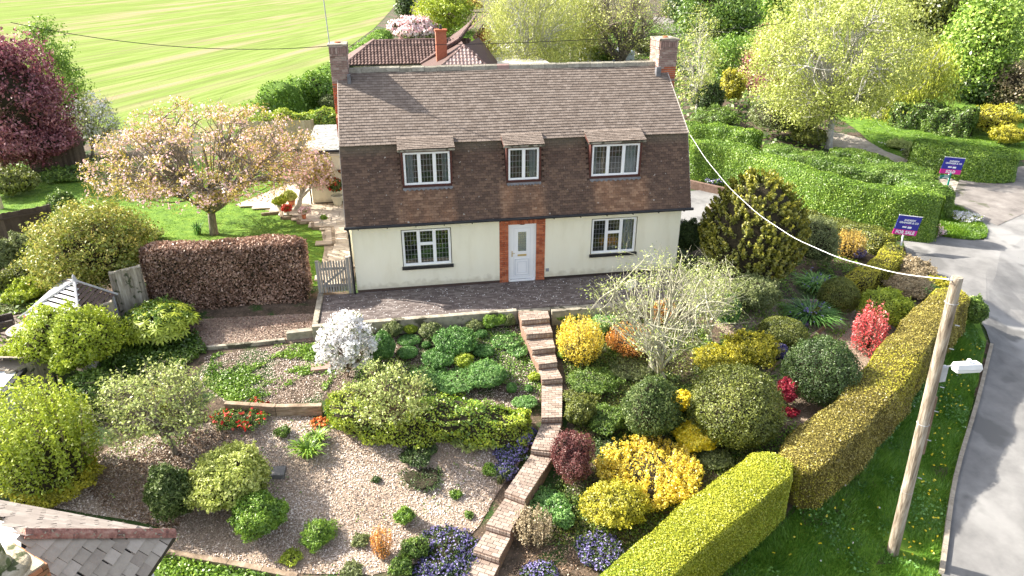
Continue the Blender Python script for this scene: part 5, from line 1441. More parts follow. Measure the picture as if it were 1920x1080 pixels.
# ---------------------------------------------------------------- slatted summerhouse roof, table, chair, pots
gz_m = surf('slat_grey', [(.32, .32, .33), (.5, .5, .51)], scale=6, stretch=(1, 1, 1), bump=.2, rough=.7, attr=.3)
gzm = surf('slat_brown', [(.08, .055, .045), (.16, .12, .1)], scale=6, bump=.2, attr=.3)
def summerhouse():
    apx = Vector((*(-14.00, -1.53), 1.75)); Lc = Vector((*(-15.47, -1.98), .95)); Fc = Vector((*(-13.33, -3.48), .95)); Rc = Vector((*(-13.23, -0.87), .95)); Bc = Lc+Rc-Fc
    root = empty('summerhouse', (apx.x, apx.y, ground(apx.x, apx.y)), 0, 'small summerhouse with slatted grey pyramid roof beside the round table', 'summerhouse')
    mg = [unit_box_mesh('slat', gz_m, r) for r in (.3, .7, .9)]; mbn = [unit_box_mesh('slat', gzm, r) for r in (.2, .6)]
    for (a, b, ms) in ((Lc, Fc, mg), (Fc, Rc, mbn), (Rc, Bc, mbn), (Bc, Lc, mg)):
        n = 9
        for k in range(n):
            t = (k+.3)/n; p = a.lerp(apx, t); q = b.lerp(apx, t); p2 = a.lerp(apx, (k+1.02)/n); d = q-p; L = d.length; d.normalize()
            upv = ((p2-p)-d*(p2-p).dot(d)); W = upv.length; upv.normalize(); nn = d.cross(upv)
            if nn.z < 0: nn = -nn
            M3 = Matrix((d, (upv*.96-nn*.28).normalized(), d.cross((upv*.96-nn*.28).normalized()))).transposed()
            piece('slat', rnd.choice(ms), root, (p+q)/2+(p2-p)*.35, M3.to_euler(), (L*.985, W*1.05, .014))
    for c in (Lc, Fc, Rc, Bc):
        m = MB(); m.tube([c+(c-apx)*.04+Vector((0, 0, .02)), apx+Vector((0, 0, .04))], .035, 6); m.build('hip_rail', gz_m, root)
    m = MB(); m.lathe(tuple(apx+Vector((0, 0, .0))), [(.1, 0), (.06, .1), (.045, .18), (.01, .24)], 8); m.build('finial', gz_m, root)
    cen = (Lc+Rc)/2
    for c in (Lc, Fc, Rc, Bc):
        p = c.lerp(cen, .1); zb = ground(p.x, p.y); m = MB(); m.box(p.x-.05, p.x+.05, p.y-.05, p.y+.05, zb-.1, .93); m.build('post', gz_m, root)
    for a, b in ((Lc, Fc), (Fc, Rc), (Rc, Bc), (Bc, Lc)):
        p, q = a.lerp(cen, .09), b.lerp(cen, .09); m = MB(); d = (q-p).normalized(); s = Vector((-d.y, d.x, 0))
        zb = min(ground(p.x, p.y), ground(q.x, q.y)); m.obox((p+q)/2*Vector((1, 1, 0)) if False else Vector(((p.x+q.x)/2, (p.y+q.y)/2, (zb+.9)/2)), d*((q-p).length/2), s*.015, (0, 0, (.9-zb)/2)); m.build('side_panel', oldwood, root)
summerhouse()
dmetal = surf('brown_metal', [(.07, .055, .045), (.16, .13, .11)], scale=8, rough=.5, bump=.1)
tx, ty = (-15.60, -1.72); tz = ground(tx, ty)
tbl = empty('garden_table', (tx, ty, tz), 0, 'round brown metal garden table at the far left beside the slatted roof', 'table')
m = MB(); m.lathe((tx, ty, tz+.70), [(.52, 0), (.55, .015), (.55, .035), (.5, .04)], 28); m.build('tabletop', surf('table_top', [(.2, .17, .14), (.32, .28, .24)], scale=9, rough=.5), tbl)
for k in range(4):
    a = k*math.pi/2+.4; c, s = math.cos(a), math.sin(a); m = MB(); m.tube([(tx+.38*c, ty+.38*s, tz+.7), (tx+.3*c, ty+.3*s, tz+.35), (tx+.4*c, ty+.4*s, tz)], .02, 6); m.build('leg', dmetal, tbl)
def pot(label, x, y, z, r, h, mat, name='plant_pot'):
    m = MB(); m.lathe((x, y, z), [(r*.68, 0), (r*.92, h*.8), (r*1.05, h*.82), (r*1.05, h), (r*.9, h), (r*.85, h*.9)], 18)
    return tag(m.build(name, mat), label, 'pot')
terra = surf('terracotta', [(.4, .13, .06), (.55, .22, .12)], scale=6)
pot('small terracotta pot standing on the round garden table', tx+.12, ty+.05, tz+.74, .1, .17, terra)
bush('potted_flowers', 'red and white flowers in the terracotta pot on the table', 'plant', tx+.12, ty+.05, .13, .11, 'fresh', leaf=.04, z=tz+.92, sink=.2, flower='red', ff=.2, lump=.3, k=8)
cx_, cy_ = (-16.68, -0.88); cz = ground(cx_, cy_)
ch = empty('garden_chair', (cx_, cy_, cz), R(25), 'dark woven garden chair beside the round table at the left edge', 'chair')
wick = surf('rattan', [(.05, .04, .035), (.12, .1, .09)], scale=30, stretch=(1, 1, 1), bump=.8, bscale=60)
def local(ch, mb):
    M_ = Matrix.Translation(ch.location) @ Matrix.Rotation(ch.rotation_euler.z, 4, 'Z'); mb.v = [tuple(M_ @ Vector(v)) for v in mb.v]; return mb
m = MB(); m.box(-.28, .28, -.28, .28, .3, .42); local(ch, m).build('seat', wick, ch, bevel=.02)
m = MB(); m.box(-.28, -.2, -.29, .29, .42, .95); local(ch, m).build('backrest', wick, ch, bevel=.02)
for sgn in (-1, 1):
    m = MB(); m.box(-.2, .28, sgn*.3-.035, sgn*.3+.035, .3, .62); local(ch, m).build('armrest', wick, ch, bevel=.015)
    for sx in (-.24, .24): m = MB(); m.box(sx-.025, sx+.025, sgn*.25-.025, sgn*.25+.025, 0, .3); local(ch, m).build('leg', wick, ch)
sx_, sy_ = (-15.72, -1.31); m = MB(); m.box(sx_-.3, sx_+.3, sy_-.2, sy_+.2, ground(sx_, sy_)-.05, ground(sx_, sy_)+.08); tag(m.build('stone_slab', flag_m, bevel=.01), 'pale stone slab under the round table', 'slab')
sheet('patio', [(-18.18, 0.63), (-17.43, -1.74), (-14.36, -1.50), (-14.10, -0.34), (-16.94, 1.58)], surf('brown_paving', [(.12, .09, .075), (.22, .17, .14)], scale=8, bump=.5), .03)

# pots and baskets by the extension
x, y = (-7.04, 9.96); z = .07
pot('large cream pot with a camellia against the extension wall', x, y, z, .27, .46, surf('cream_pot', [(.5, .47, .36), (.6, .57, .45)], scale=4))
bush('camellia', 'dark leaved camellia with red flowers in the large cream pot', 'plant', x, y, .42, .4, 'holly', leaf=.07, z=z+.62, sink=.3, flower='red', ff=.02, fs=.08, lump=.35)
bk = surf('basket_liner', [(.2, .08, .03), (.4, .18, .08)], scale=14, bump=.8)
for px, py, l in ((-7.52, 10.14, 'lower left half basket with brown liner on the extension wall'), (-6.62, 10.14, 'upper right half basket with brown liner nearest the house roof')):
    zz = 1.42 if px < -7 else 1.68
    b = empty('hanging_basket', (px, py, zz), 0, l, 'basket', 'half baskets on the extension wall')
    m = MB(); n = 12; vs = [];
    for ring, (rr, dz) in enumerate(((.3, 0), (.27, -.12), (.14, -.2))):
        for k in range(n+1): a = math.pi*k/n; vs.append((px-rr*math.cos(a), py+.12-rr*.6*math.sin(a), zz+dz))
    f = [(r_*(n+1)+k, r_*(n+1)+k+1, (r_+1)*(n+1)+k+1, (r_+1)*(n+1)+k) for r_ in range(2) for k in range(n)]+[tuple(range(n+1)), tuple(range(2*(n+1), 3*(n+1)))]
    m.add(vs, f); m.build('liner', bk, b)
    m = MB()
    for rr, dz in ((.31, .005), (.285, -.09), (.2, -.17)): m.tube([(px-rr*math.cos(math.pi*k/n), py+.12-rr*.6*math.sin(math.pi*k/n), zz+dz) for k in range(n+1)], .008, 4)
    m.build('wire_frame', black_m, b)
for i, (px, py, r, l, fl) in enumerate((( 528, 392, .38, 'yellow green potted shrub at the corner of the patio steps', None), (545, 380, .42, 'leafy pale shrub in a pot under the blossom tree trunk', None), (541, 403, .2, 'pot of red and pink flowers on the patio edge', 'red'), (571, 412, .24, 'pot of pink and white flowers on the zigzag edge', 'pink'), (609, 421, .16, 'tiny green tuft growing at the patio edge', None))):
    x = None
POTS = [((-9.59, 9.60), .38, 'yellow green potted shrub at the corner of the patio steps', None, 'lime'), ((-9.19, 10.33), .4, 'leafy pale shrub in a pot beside the leaning trunk', None, 'spring'), ((-9.19, 8.77), .2, 'pot of red flowers on the patio edge', 'red', 'mid'), ((-8.43, 8.20), .24, 'pot of pink and white flowers on the zigzag edge', 'pink', 'fresh'), ((-7.48, 7.33), .15, 'tiny green tuft growing at the patio edge', None, 'fresh')]
for i, ((x, y), r, l, fl, pp) in enumerate(POTS):
    if i < 4: pot('pot holding the '+l.replace('pot of ', ''), x, y, .06, r*.45, .22, terra if i % 2 else MATS['cream_pot'])
    bush('potted_plant', l, 'plant', x, y, r, r*.8, pp, leaf=.06, z=.25, flower=fl, ff=.16, fs=.06, lump=.35, k=12)

# ---------------------------------------------------------------- pole, street lamp, wires
polewood = surf('pole_wood', [(.08, .06, .04), (.27, .22, .165), (.46, .42, .35)], scale=3, stretch=(6, 6, .3), bump=.6, bscale=20, detail=8)
pb = Vector((*(7.18, -11.54), 0)); pb.z = ground(pb.x, pb.y)-.3; pt = Vector((6.27, -11.95, 4.95))
pole = empty('utility_pole', (pb.x, pb.y, pb.z+.3), 0, 'tall weathered wooden telegraph pole leaning over the roadside verge', 'pole')
m = MB(); m.tube([pb, pb.lerp(pt, .33), pb.lerp(pt, .66), pt-Vector((0, 0, .03)), pt], [.135, .125, .115, .105, .095], 18); m.build('shaft', polewood, pole, smooth=False)
p1, p2 = pb.lerp(pt, .44)+Vector((.15, .02, 0)), pb.lerp(pt, .64)+Vector((.14, .02, 0))
m = MB(); d = (p2-p1); m.obox((p1+p2)/2, d/2, Vector((.03, 0, 0)), Vector((0, .07, 0))); m.build('cable_guard', surf('guard_timber', [(.12, .08, .05), (.24, .17, .12)], scale=6), pole)
m = MB(); c = pb.lerp(pt, .73)+Vector((.17, -.02, -.12)); m.obox(c, Vector((.075, 0, 0)), Vector((0, .05, 0)), (pt-pb).normalized()*.19); m.build('lamp_box', MATS['galvanised'], pole, bevel=.01)
m = MB()
for t in (.36, .5, .6, .68, .8, .87): c = pb.lerp(pt, t); m.tube([c+Vector((.1, -.1, 0)), c+Vector((.16, -.16, 0))], .012, 6)
for t in (.3, .55, .93): c = pb.lerp(pt, t); m.tube([c+Vector((.13*math.cos(a), .13*math.sin(a), 0))*.95 for a in np.linspace(0, 2*math.pi, 14)], .007, 4)
m.build('bolt', MATS['galvanised'], pole)
m = MB(); m.tube([pt+Vector((-.1, 0, -.06)), pt+Vector((-.16, 0, -.05)), pt+Vector((-.2, 0, -.03))], .02, 6); m.build('insulator', upvc, pole)
lh = pb.lerp(pt, .735)
lamp = empty('street_lamp', tuple(lh), 0, 'white street lamp head on a short arm fixed to the telegraph pole', 'street lamp')
m = MB(); m.tube([lh+Vector((.2, 0, 0)), lh+Vector((.42, 0, -.01))], .016, 6); m.build('arm', MATS['galvanised'], lamp)
hx = lh.x+.42; hy = lh.y; hz = lh.z
m = MB(); m.hexa([(hx, hy-.11, hz-.07), (hx+.62, hy-.13, hz-.1), (hx+.62, hy+.1, hz-.1), (hx, hy+.1, hz-.07), (hx+.02, hy-.08, hz+.05), (hx+.58, hy-.1, hz+.03), (hx+.58, hy+.08, hz+.03), (hx+.02, hy+.08, hz+.05)])
m.build('lamp_head', surf('lamp_grey_white', [(.68, .69, .68), (.76, .77, .76)], scale=5, rough=.5, bump=0), lamp, bevel=.02)
m = MB(); m.hexa([(hx+.05, hy-.09, hz-.15), (hx+.58, hy-.1, hz-.17), (hx+.58, hy+.08, hz-.17), (hx+.05, hy+.08, hz-.15), (hx+.03, hy-.105, hz-.072), (hx+.6, hy-.12, hz-.1), (hx+.6, hy+.1, hz-.1), (hx+.03, hy+.1, hz-.072)])
m.build('diffuser', surf('lamp_lens', [(.6, .62, .62), (.7, .72, .72)], scale=2, rough=.2, bump=0), lamp)
m = MB(); m.lathe((hx+.33, hy, hz+.035), [(.045, 0), (.045, .07), (.03, .085)], 12); m.build('photocell', MATS['lamp_grey_white'], lamp)

def cable(name, label, a, b, sag, rad, mat, kind='cable', n=26, wob=0.0):
    a, b = Vector(a), Vector(b)
    m = MB(); m.tube([a.lerp(b, t)-Vector((0, 0, sag*4*t*(1-t)))+Vector((0, 0, wob*math.sin(t*40))) for t in np.linspace(0, 1, n)], rad, 5)
    return tag(m.build(name, mat), label, kind)
cable('service_cable', 'white telephone cable sagging from the house corner to the pole', (6.15, .7, 4.95), pt+Vector((-.2, 0, -.04)), SAG_W, .008, surf('white_cable', [(.62, .62, .6), (.72, .72, .7)], scale=5, bump=0), n=40, wob=.008)
cable('overhead_wire', 'thin dark overhead wire crossing behind the left chimney', OW_A, OW_B, .5, .014, black_m, n=40)
cable('overhead_wire', 'thin dark overhead wire running right from behind the chimneys', OW_B, OW_C, .3, .014, black_m, n=40)

# ---------------------------------------------------------------- estate agents' boards
navy = surf('board_navy', [(.02, .022, .25), (.025, .03, .3)], scale=2, rough=.4, bump=0)
magenta = surf('board_magenta', [(.55, .015, .22), (.62, .02, .26)], scale=2, rough=.4, bump=0)
green_b = surf('board_green', [(.01, .16, .12), (.015, .2, .15)], scale=2, rough=.4, bump=0)
whitep = surf('sign_white', [(.78, .78, .78), (.84, .84, .84)], scale=2, rough=.5, bump=0)
def textmesh(txt, size, mat, parent, M4, name='lettering', sx=1.0, bold=0.0):
    cu = bpy.data.curves.new(name, 'FONT'); cu.body = txt; cu.size = size; cu.align_x = 'CENTER'; cu.align_y = 'CENTER'; cu.extrude = .002; cu.offset = bold; cu.resolution_u = 2
    to = bpy.data.objects.new('tmp', cu); COL.objects.link(to)
    dg = bpy.context.evaluated_depsgraph_get(); me = bpy.data.meshes.new_from_object(to.evaluated_get(dg)); bpy.data.objects.remove(to)
    me.name = name; me.transform(M4 @ Matrix.Diagonal((sx, 1, 1, 1))); me.materials.clear(); me.materials.append(mat)
    o = bpy.data.objects.new(name, me); COL.objects.link(o); adopt(o, parent); return o
def board(label, base, c, W, H, yaw, roll, word, post_m, extra=False):
    """c: world centre of the board; post stands at base"""
    bz = ground(base[0], base[1])
    root = empty('estate_sign', (base[0], base[1], bz), 0, label, 'sign')
    M4 = Matrix.Translation(Vector(c)) @ Matrix.Rotation(yaw, 4, 'Z') @ Matrix.Rotation(math.pi/2, 4, 'X') @ Matrix.Rotation(roll, 4, 'Z')
    def plate(name, x0, x1, y0, y1, t, mat):
        m = MB(); m.box(x0, x1, y0, y1, -t, t); m.v = [tuple(M4 @ Vector(v)) for v in m.v]; return m.build(name, mat, root)
    plate('board', -W/2, W/2, -H/2+H*.28, H/2, .008, navy); plate('board', -W/2-.02, W/2+.02, -H/2, -H/2+H*.28-.002, .009, magenta)
    plate('border', -W/2-.015, W/2+.015, H/2, H/2+.025, .012, whitep)
    T = lambda x, y, z=.012: M4 @ Matrix.Translation((x, y, z))
    textmesh('ANDREW', H*.13, whitep, root, T(.02, H*.28), bold=.004, sx=1.15); textmesh('GRANGER & CO', H*.135, whitep, root, T(.02, H*.15), bold=.004, sx=1.1)
    textmesh(word, H*.24, whitep, root, T(0, -H*.365), bold=.008, sx=1.05)
    plate('logo', -W*.2, -W*.02, -H*.12, -H*.04, .0125, whitep); plate('logo', W*.03, W*.2, -H*.14, -H*.04, .0125, whitep); plate('rule', -W*.14, W*.14, H*.02, H*.03, .0125, magenta)
    top = M4 @ Vector((0, -H/2, -.03)); top2 = M4 @ Vector((0, H*.2, -.04))
    m = MB(); m.tube([(base[0], base[1], bz-.2), top, top2], .035, 4); m.build('post', post_m, root)
    return root
board('navy and pink FOR SALE board on a white post at the drive corner', (17.55, 2.72), (17.56, 2.66, .10), 1.12, .86, R(-3), R(-8.5), 'FOR SALE', whitep)
b2 = board('navy and pink SOLD board by the neighbouring gravel lane', (25.55, 9.57), SOLD_C, 1.2, .9, R(-5), R(-6), 'SOLD', whitep)
gx, gy = (25.31, 9.60)
root = empty('name_sign', (gx, gy, ground(gx, gy)), 0, 'small green name board on a green post before the SOLD board', 'sign')
gc = Vector(GREEN_C)
m = MB(); m.box(gc.x-.42, gc.x+.22, gc.y-.02, gc.y+.0, gc.z-.1, gc.z+.1); m.build('board', green_b, root)
m = MB(); m.box(gc.x+.2, gc.x+.27, gc.y+.002, gc.y+.06, ground(gx, gy)-.1, gc.z+.16); m.build('post', green_b, root)
M4 = Matrix.Translation((gc.x-.03, gc.y-.024, gc.z)) @ Matrix.Rotation(math.pi/2, 4, 'X')
textmesh('OAK', .09, whitep, root, M4 @ Matrix.Translation((0, .045, 0))) if False else None
for dy in (.035, -.045): m = MB(); m.box(gc.x-.22+dy, gc.x+.12, gc.y-.024, gc.y-.021, gc.z+dy-.012, gc.z+dy+.018); m.build('lettering', whitep, root)

# small sign on a post beside the bare tree
sx_, sy_ = (3.19, -2.68)
root = empty('garden_sign', (sx_, sy_, ground(sx_, sy_)), 0, 'small tilted white board on a thin dark post behind the lichen covered tree', 'sign')
zt = ground(sx_, sy_)+1.35; M4 = Matrix.Translation((sx_-.05, sy_-.02, zt)) @ Matrix.Rotation(math.pi/2, 4, 'X') @ Matrix.Rotation(R(38), 4, 'Z')
m = MB(); m.box(-.19, .19, -.16, .16, -.006, .006); m.v = [tuple(M4 @ Vector(v)) for v in m.v]; m.build('board', whitep, root)
m = MB(); m.box(sx_-.02, sx_+.02, sy_, sy_+.04, ground(sx_, sy_)-.1, zt); m.build('post', darkwood, root)
# wheelie bin beside the right gable
wx, wy = (20.19, 31.97)
# stone and manhole bits
sx_, sy_ = (-6.90, -3.72); m = MB(); m.prism([(sx_-.28, sy_-.2), (sx_+.3, sy_-.17), (sx_+.27, sy_+.25), (sx_-.3, sy_+.2)], ground(sx_, sy_)-.1, ground(sx_, sy_)+.07)
tag(m.build('stone_slab', surf('pink_slab', [(.26, .16, .13), (.36, .24, .2)], scale=4, bump=.3), bevel=.01), 'flat pink stone slab at the foot of the white blossom', 'slab')
sx_, sy_ = (-7.82, -7.47); m = MB(); m.prism([(sx_-.25, sy_-.15), (sx_+.2, sy_-.2), (sx_+.22, sy_+.18), (sx_-.2, sy_+.2)], ground(sx_, sy_)-.1, ground(sx_, sy_)+.1)
tag(m.build('stone_slab', surf('grey_slab', [(.1, .1, .1), (.2, .19, .18)], scale=4, bump=.3), bevel=.01), 'dark grey slab half under the variegated dome on the chips', 'slab')
mx_, my_ = (10.73, 8.41); m = MB(); m.lathe((mx_, my_, ground(mx_, my_)+.021), [(.5, 0), (.5, .012), (.44, .014), (.4, .01)], 26)
tag(m.build('drain_cover', surf('cover_iron', [(.25, .2, .17), (.34, .29, .25)], scale=9)), 'round drain cover in the drive behind the conifer', 'drain cover')
# ================================================================ planting
# ---------------------------------------------------------------- clipped hedges
hedge('hedge', 'bright yellow green clipped top hedge nearest the camera, lower right', [(-0.85, -13.25), (0.96, -12.06), (2.82, -11.00), (4.62, -10.03)], 1.22, 1.35, 'hedgebright', leaf=.036, cover=2.7, nmax=75000, wob=.015, fuzz=.05, corner=.06, und=.4, batter=.06, p2='lime', inner=surf('hedge_inner_gold', [(.09, .12, .008), (.22, .24, .015)], scale=20, rough=1, bump=1, bscale=30))
hedge('hedge', 'olive brown clipped roadside hedge running from the yellow one to the drive', [(4.95, -10.13), (5.96, -9.57), (7.47, -8.71), (9.33, -7.41), (11.59, -5.61), (13.83, -3.99), (15.35, -2.95)], 1.35, 1.35, 'yewbrown', leaf=.045, cover=2.6, nmax=70000, wob=.03, p2='goldgreen', corner=.08, und=.7, hvar=([0, .12, 1], [.88, 1, 1]), inner=surf('hedge_inner_brown', [(.05, .04, .012), (.14, .115, .025)], scale=20, rough=1, bump=1, bscale=30))
hedge('hedge', 'long curved dark green privet hedge behind the drive', [(11.85, 13.12), (13.81, 11.72), (14.94, 9.54), (15.72, 7.14), (16.95, 5.57), (18.44, 4.26), (19.81, 3.67)], 1.1, 2.15, 'privet', leaf=.065, cover=2.6, nmax=65000, wob=.03, fuzz=.06, und=.5, inner=surf('privet_inner', [(.04, .08, .01), (.11, .2, .02)], scale=16, rough=1, bump=1, bscale=25))
hedge('hedge', 'rounded privet hedge return behind the long hedge, by the green sign', [(17.04, 14.13), (18.42, 11.94), (19.90, 10.25), (21.57, 8.62), (21.68, 5.59)], 1.9, 1.4, 'mid', leaf=.075, cover=2.3, nmax=40000, wob=.07, fuzz=.08, inner=surf('privet_inner', [(.04, .08, .01), (.11, .2, .02)], scale=16, rough=1, bump=1, bscale=25))
hedge('hedge', 'low broad clipped hedge beside the gravel lane', [(21.13, 14.08), (22.39, 12.88), (23.28, 10.83), (23.70, 8.83)], 1.4, 1.0, 'mid', leaf=.08, cover=2.3, nmax=20000, wob=.06, fuzz=.1, inner=surf('privet_inner', [(.04, .08, .01), (.11, .2, .02)], scale=16, rough=1, bump=1, bscale=25))
hedge('hedge', 'short dark hedge directly beside the right gable', [(14.17, 19.00), (15.76, 17.80), (17.53, 16.04)], 1.3, 1.5, 'privet', leaf=.08, cover=2.3, nmax=16000, wob=.06, fuzz=.1, inner=surf('privet_inner', [(.04, .08, .01), (.11, .2, .02)], scale=16, rough=1, bump=1, bscale=25))
hedge('hedge', 'boxy clipped hedge with mossy top across the lane on the right', [(26.15, 13.41), (27.23, 11.79), (28.46, 10.82), (30.12, 10.92)], 2.2, 1.55, 'privet', leaf=.085, cover=2.4, nmax=24000, wob=.04, und=.5, inner=surf('privet_inner', [(.04, .08, .01), (.11, .2, .02)], scale=16, rough=1, bump=1, bscale=25))
hedge('hedge', 'dark shaded hedge below the willow on the right', [(30.94, 22.07), (32.70, 20.04), (33.98, 18.15)], 2.0, 1.7, 'mid', leaf=.13, cover=2.2, nmax=10000, wob=.2)
hedge('hedge', 'golden low clipped hedge curving round the corner bed', [(14.25, 5.94), (15.46, 4.88), (16.35, 3.78), (16.77, 2.57)], 1.3, .75, 'yew', leaf=.06, cover=2.6, nmax=18000, wob=.05, p2='goldgreen')
hedge('hedge', 'golden low clipped hedge under the FOR SALE board', [(16.67, 2.09), (15.60, 0.95), (14.02, -0.02), (12.80, -0.83)], .95, .75, 'goldgreen', leaf=.05, cover=2.6, nmax=14000, wob=.05, p2='yew')
hedge('hedge', 'copper brown beech hedge between the lawn and the dark chips', [(-12.55, .35), (-11, .38), (-9.2, .38), (-7.55, .36)], .95, 2.15, 'beech', leaf=.075, cover=3.4, nmax=42000, wob=.03, fuzz=.16, tilt=.9, corner=.05, asp=.6, zoff=-.05, und=.2)
hedge('hedge', 'bright green field hedge behind the extension', [(-13.04, 24.00), (-10.56, 25.31), (-7.90, 25.40)], 1.8, 1.6, 'lime', leaf=.13, cover=2.6, nmax=12000, wob=.15, fuzz=.2, p2='fresh')
hedge('hedge', 'rough tall field boundary hedge running away past the left chimney', [(-13.00, 30.66), (-11.51, 34.48), (-9.77, 38.46), (-8.38, 45.39), (-6.22, 60.97), (-4.36, 76.04)], 2.4, 2.2, 'fresh', leaf=.2, cover=3, nmax=22000, wob=.2, fuzz=.5, p2='mid', inner=surf('privet_inner', []))
hedge('hedge', 'pale leaved variegated euonymus hedge between the bed and the chips', [(-6.40, -5.90), (-5.31, -6.31), (-4.17, -6.58), (-3.02, -6.80), (-2.02, -6.95), (-1.20, -6.95)], 1.15, .75, 'lime', leaf=.07, cover=2.6, nmax=17000, wob=.16, fuzz=.22, p2='fresh', hvar=([0, .15, .3, .45, .6, .75, .9, 1], [.8, 1.1, .85, 1.1, .9, 1.1, .9, .8]))

# ---------------------------------------------------------------- shrubs of the terrace bed
G1 = 'green mounds in the bed below the terrace'
def mound(*a, **k): return bush('mound', a[0], 'plant', *a[1:], group=G1, **k)
mound('grey green lavender clump against the terrace wall beside the blossom', -4.69, -2.58, 0.32, 0.32, 'greygreen', leaf=.04, lump=.35, k=14)
mound('bright lime tuft at the terrace wall right of the lavender', -4.16, -2.44, 0.22, 0.18, 'lime', leaf=.035, lump=.35, k=10)
mound('flattened glossy green mound second row left', -4.20, -2.89, 0.37, 0.11, 'hebe', leaf=.04, lump=.15)
mound('dark green mound in front of the flattened one', -4.28, -3.51, 0.33, 0.16, 'hebe', leaf=.035, lump=.12)
mound('large green dome half hidden behind the white blossom', -5.05, -3.58, 0.44, 0.51, 'hebe', leaf=.045, lump=.2)
mound('round grey green bush alone at the middle of the terrace wall', -3.47, -2.72, 0.36, 0.29, 'greygreen', leaf=.035, lump=.3, k=18)
mound('tiny green cushion left of the biggest dome', -3.68, -3.18, 0.15, 0.11, 'hebe', leaf=.03, lump=.1)
mound('largest dark green hebe dome in the middle of the bed', -2.80, -3.41, 0.69, 0.35, 'hebe', leaf=.055, lump=.2, k=40)
mound('greyish woody lavender near the steps end of the wall', -2.12, -2.55, 0.31, 0.22, 'greygreen', leaf=.035, lump=.4, k=14)
mound('small round green cushion below the woody lavender', -1.89, -2.89, 0.21, 0.14, 'hebe', leaf=.035, lump=.12)
mound('fresh green upright tuft, left of the pair by the wall end', -1.57, -2.52, 0.26, 0.26, 'fresh', leaf=.04, lump=.4, k=12)
mound('fresh green upright tuft, middle of the group by the wall end', -1.17, -2.41, 0.26, 0.26, 'fresh', leaf=.04, lump=.4, k=12)
mound('greyish tuft at the wall end beside the top step', -0.88, -2.52, 0.21, 0.26, 'greygreen', leaf=.035, lump=.4, k=12)
mound('very small grey cushion on the terrace wall foot', -2.70, -2.35, 0.12, 0.10, 'greygreen', leaf=.03)
mound('dark blue green mound lower left of the biggest dome', -3.34, -3.98, 0.49, 0.22, 'hebe', leaf=.045, lump=.22)
mound('flat green mound lower right of the biggest dome', -1.92, -3.73, 0.35, 0.15, 'hebe', leaf=.045, lump=.15)
mound('yellow lime rounded bush between the green domes', -2.56, -4.20, 0.31, 0.24, 'lime', leaf=.045, lump=.25)
mound('wide bright green carpet mound, right one of two', -1.96, -4.99, 0.60, 0.34, 'carpet', leaf=.05, lump=.2, k=40)
mound('wide bright green carpet mound, middle one', -2.81, -4.98, 0.67, 0.15, 'carpet', leaf=.05, lump=.2, k=40)
mound('wide bright green carpet mound behind the small apple tree', -3.72, -4.61, 0.58, 0.11, 'carpet', leaf=.05, lump=.2, k=30)
mound('loose mint green leafy carpet by the third step', -1.11, -3.24, 0.52, 0.07, 'carpet', leaf=.065, lump=.35, cover=1.6, k=20)
mound('small mint green carpet patch beside the fourth step', -0.81, -3.83, 0.34, 0.09, 'carpet', leaf=.06, lump=.35, cover=1.6)
mound('tight dark green ball beside the lower flight', -1.33, -5.47, 0.16, 0.18, 'hebe', leaf=.03, lump=.08)
mound('small dark cushion right of the tight ball', -0.81, -5.50, 0.13, 0.10, 'hebe', leaf=.03)
mound('lime cushion left of the fifth step', -0.54, -5.06, 0.18, 0.13, 'lime', leaf=.035)
mound('rounded mint green mound at the end of the euonymus hedge', -1.01, -6.02, 0.34, 0.12, 'carpet', leaf=.045, lump=.2)
tree('blossom_shrub', 'large white flowering shrub at the left end of the terrace wall', 'shrub', -6.10, -4.19, -6.01, 0.40, 0.94, 0.98, 'greygreen', tips=130, limbs=8, lpt=36, cl=.15, leaf=.055, tr=.035, fork=.12, bark='brown', flower='white', ff=.5, fs=.075, shell=.3, twigr=.008, tw_extra=1)
bush('viburnum', 'loose pale green shrub with creamy heads on the chips below the hedge', 'shrub', -2.71, -7.11, 0.61, 0.13, 'pale', leaf=.07, lump=.45, k=26, fuzz=.3, cover=1.8)
bush('heather', 'low dark green cushion on the chips under the small tree', 'plant', -4.18, -7.39, 0.48, 0.08, 'dark', leaf=.045, lump=.3, cover=1.8)
bush('aubretia', 'patch of violet aubretia beside the steps, upper one', 'flowers', -1.35, -7.21, 0.38, 0.12, 'dark', leaf=.045, lump=.3, flower='lilac', ff=.16, fs=.045, cover=1.6)
bush('aubretia', 'violet and dusky aubretia patch touching the narrow steps', 'flowers', -1.76, -7.62, 0.46, 0.10, 'dark', leaf=.045, lump=.3, flower='lilac', ff=.16, fs=.045, cover=1.6)
bush('aubretia', 'dark violet aubretia below with strappy leaves', 'flowers', -1.97, -8.29, 0.31, 0.17, 'dark', leaf=.04, lump=.3, flower='lilac', ff=.08, fs=.045, cover=1.6)
bush('aubretia', 'wide violet aubretia mat at the bottom of the chip bed', 'flowers', -3.74, -10.41, 0.77, 0.12, 'dark', leaf=.045, lump=.35, flower='lilac', ff=.12, fs=.045, cover=1.6, k=30)
bush('aubretia', 'violet aubretia tuft at the bottom edge beside the green mounds', 'flowers', -4.15, -10.92, 0.38, 0.10, 'dark', leaf=.045, lump=.35, flower='lilac', ff=.12, fs=.045, cover=1.6)
bush('aubretia', 'violet aubretia between the bottom steps and the bright hedge', 'flowers', -0.24, -10.93, 0.62, 0.12, 'dark', leaf=.045, lump=.35, flower='lilac', ff=.12, fs=.045, cover=1.6)
bush('aubretia', 'small dusky aubretia at the very bottom right of the steps', 'flowers', -1.70, -11.23, 0.44, 0.07, 'dark', leaf=.045, lump=.35, flower='lilac', ff=.08, fs=.045, cover=1.6)
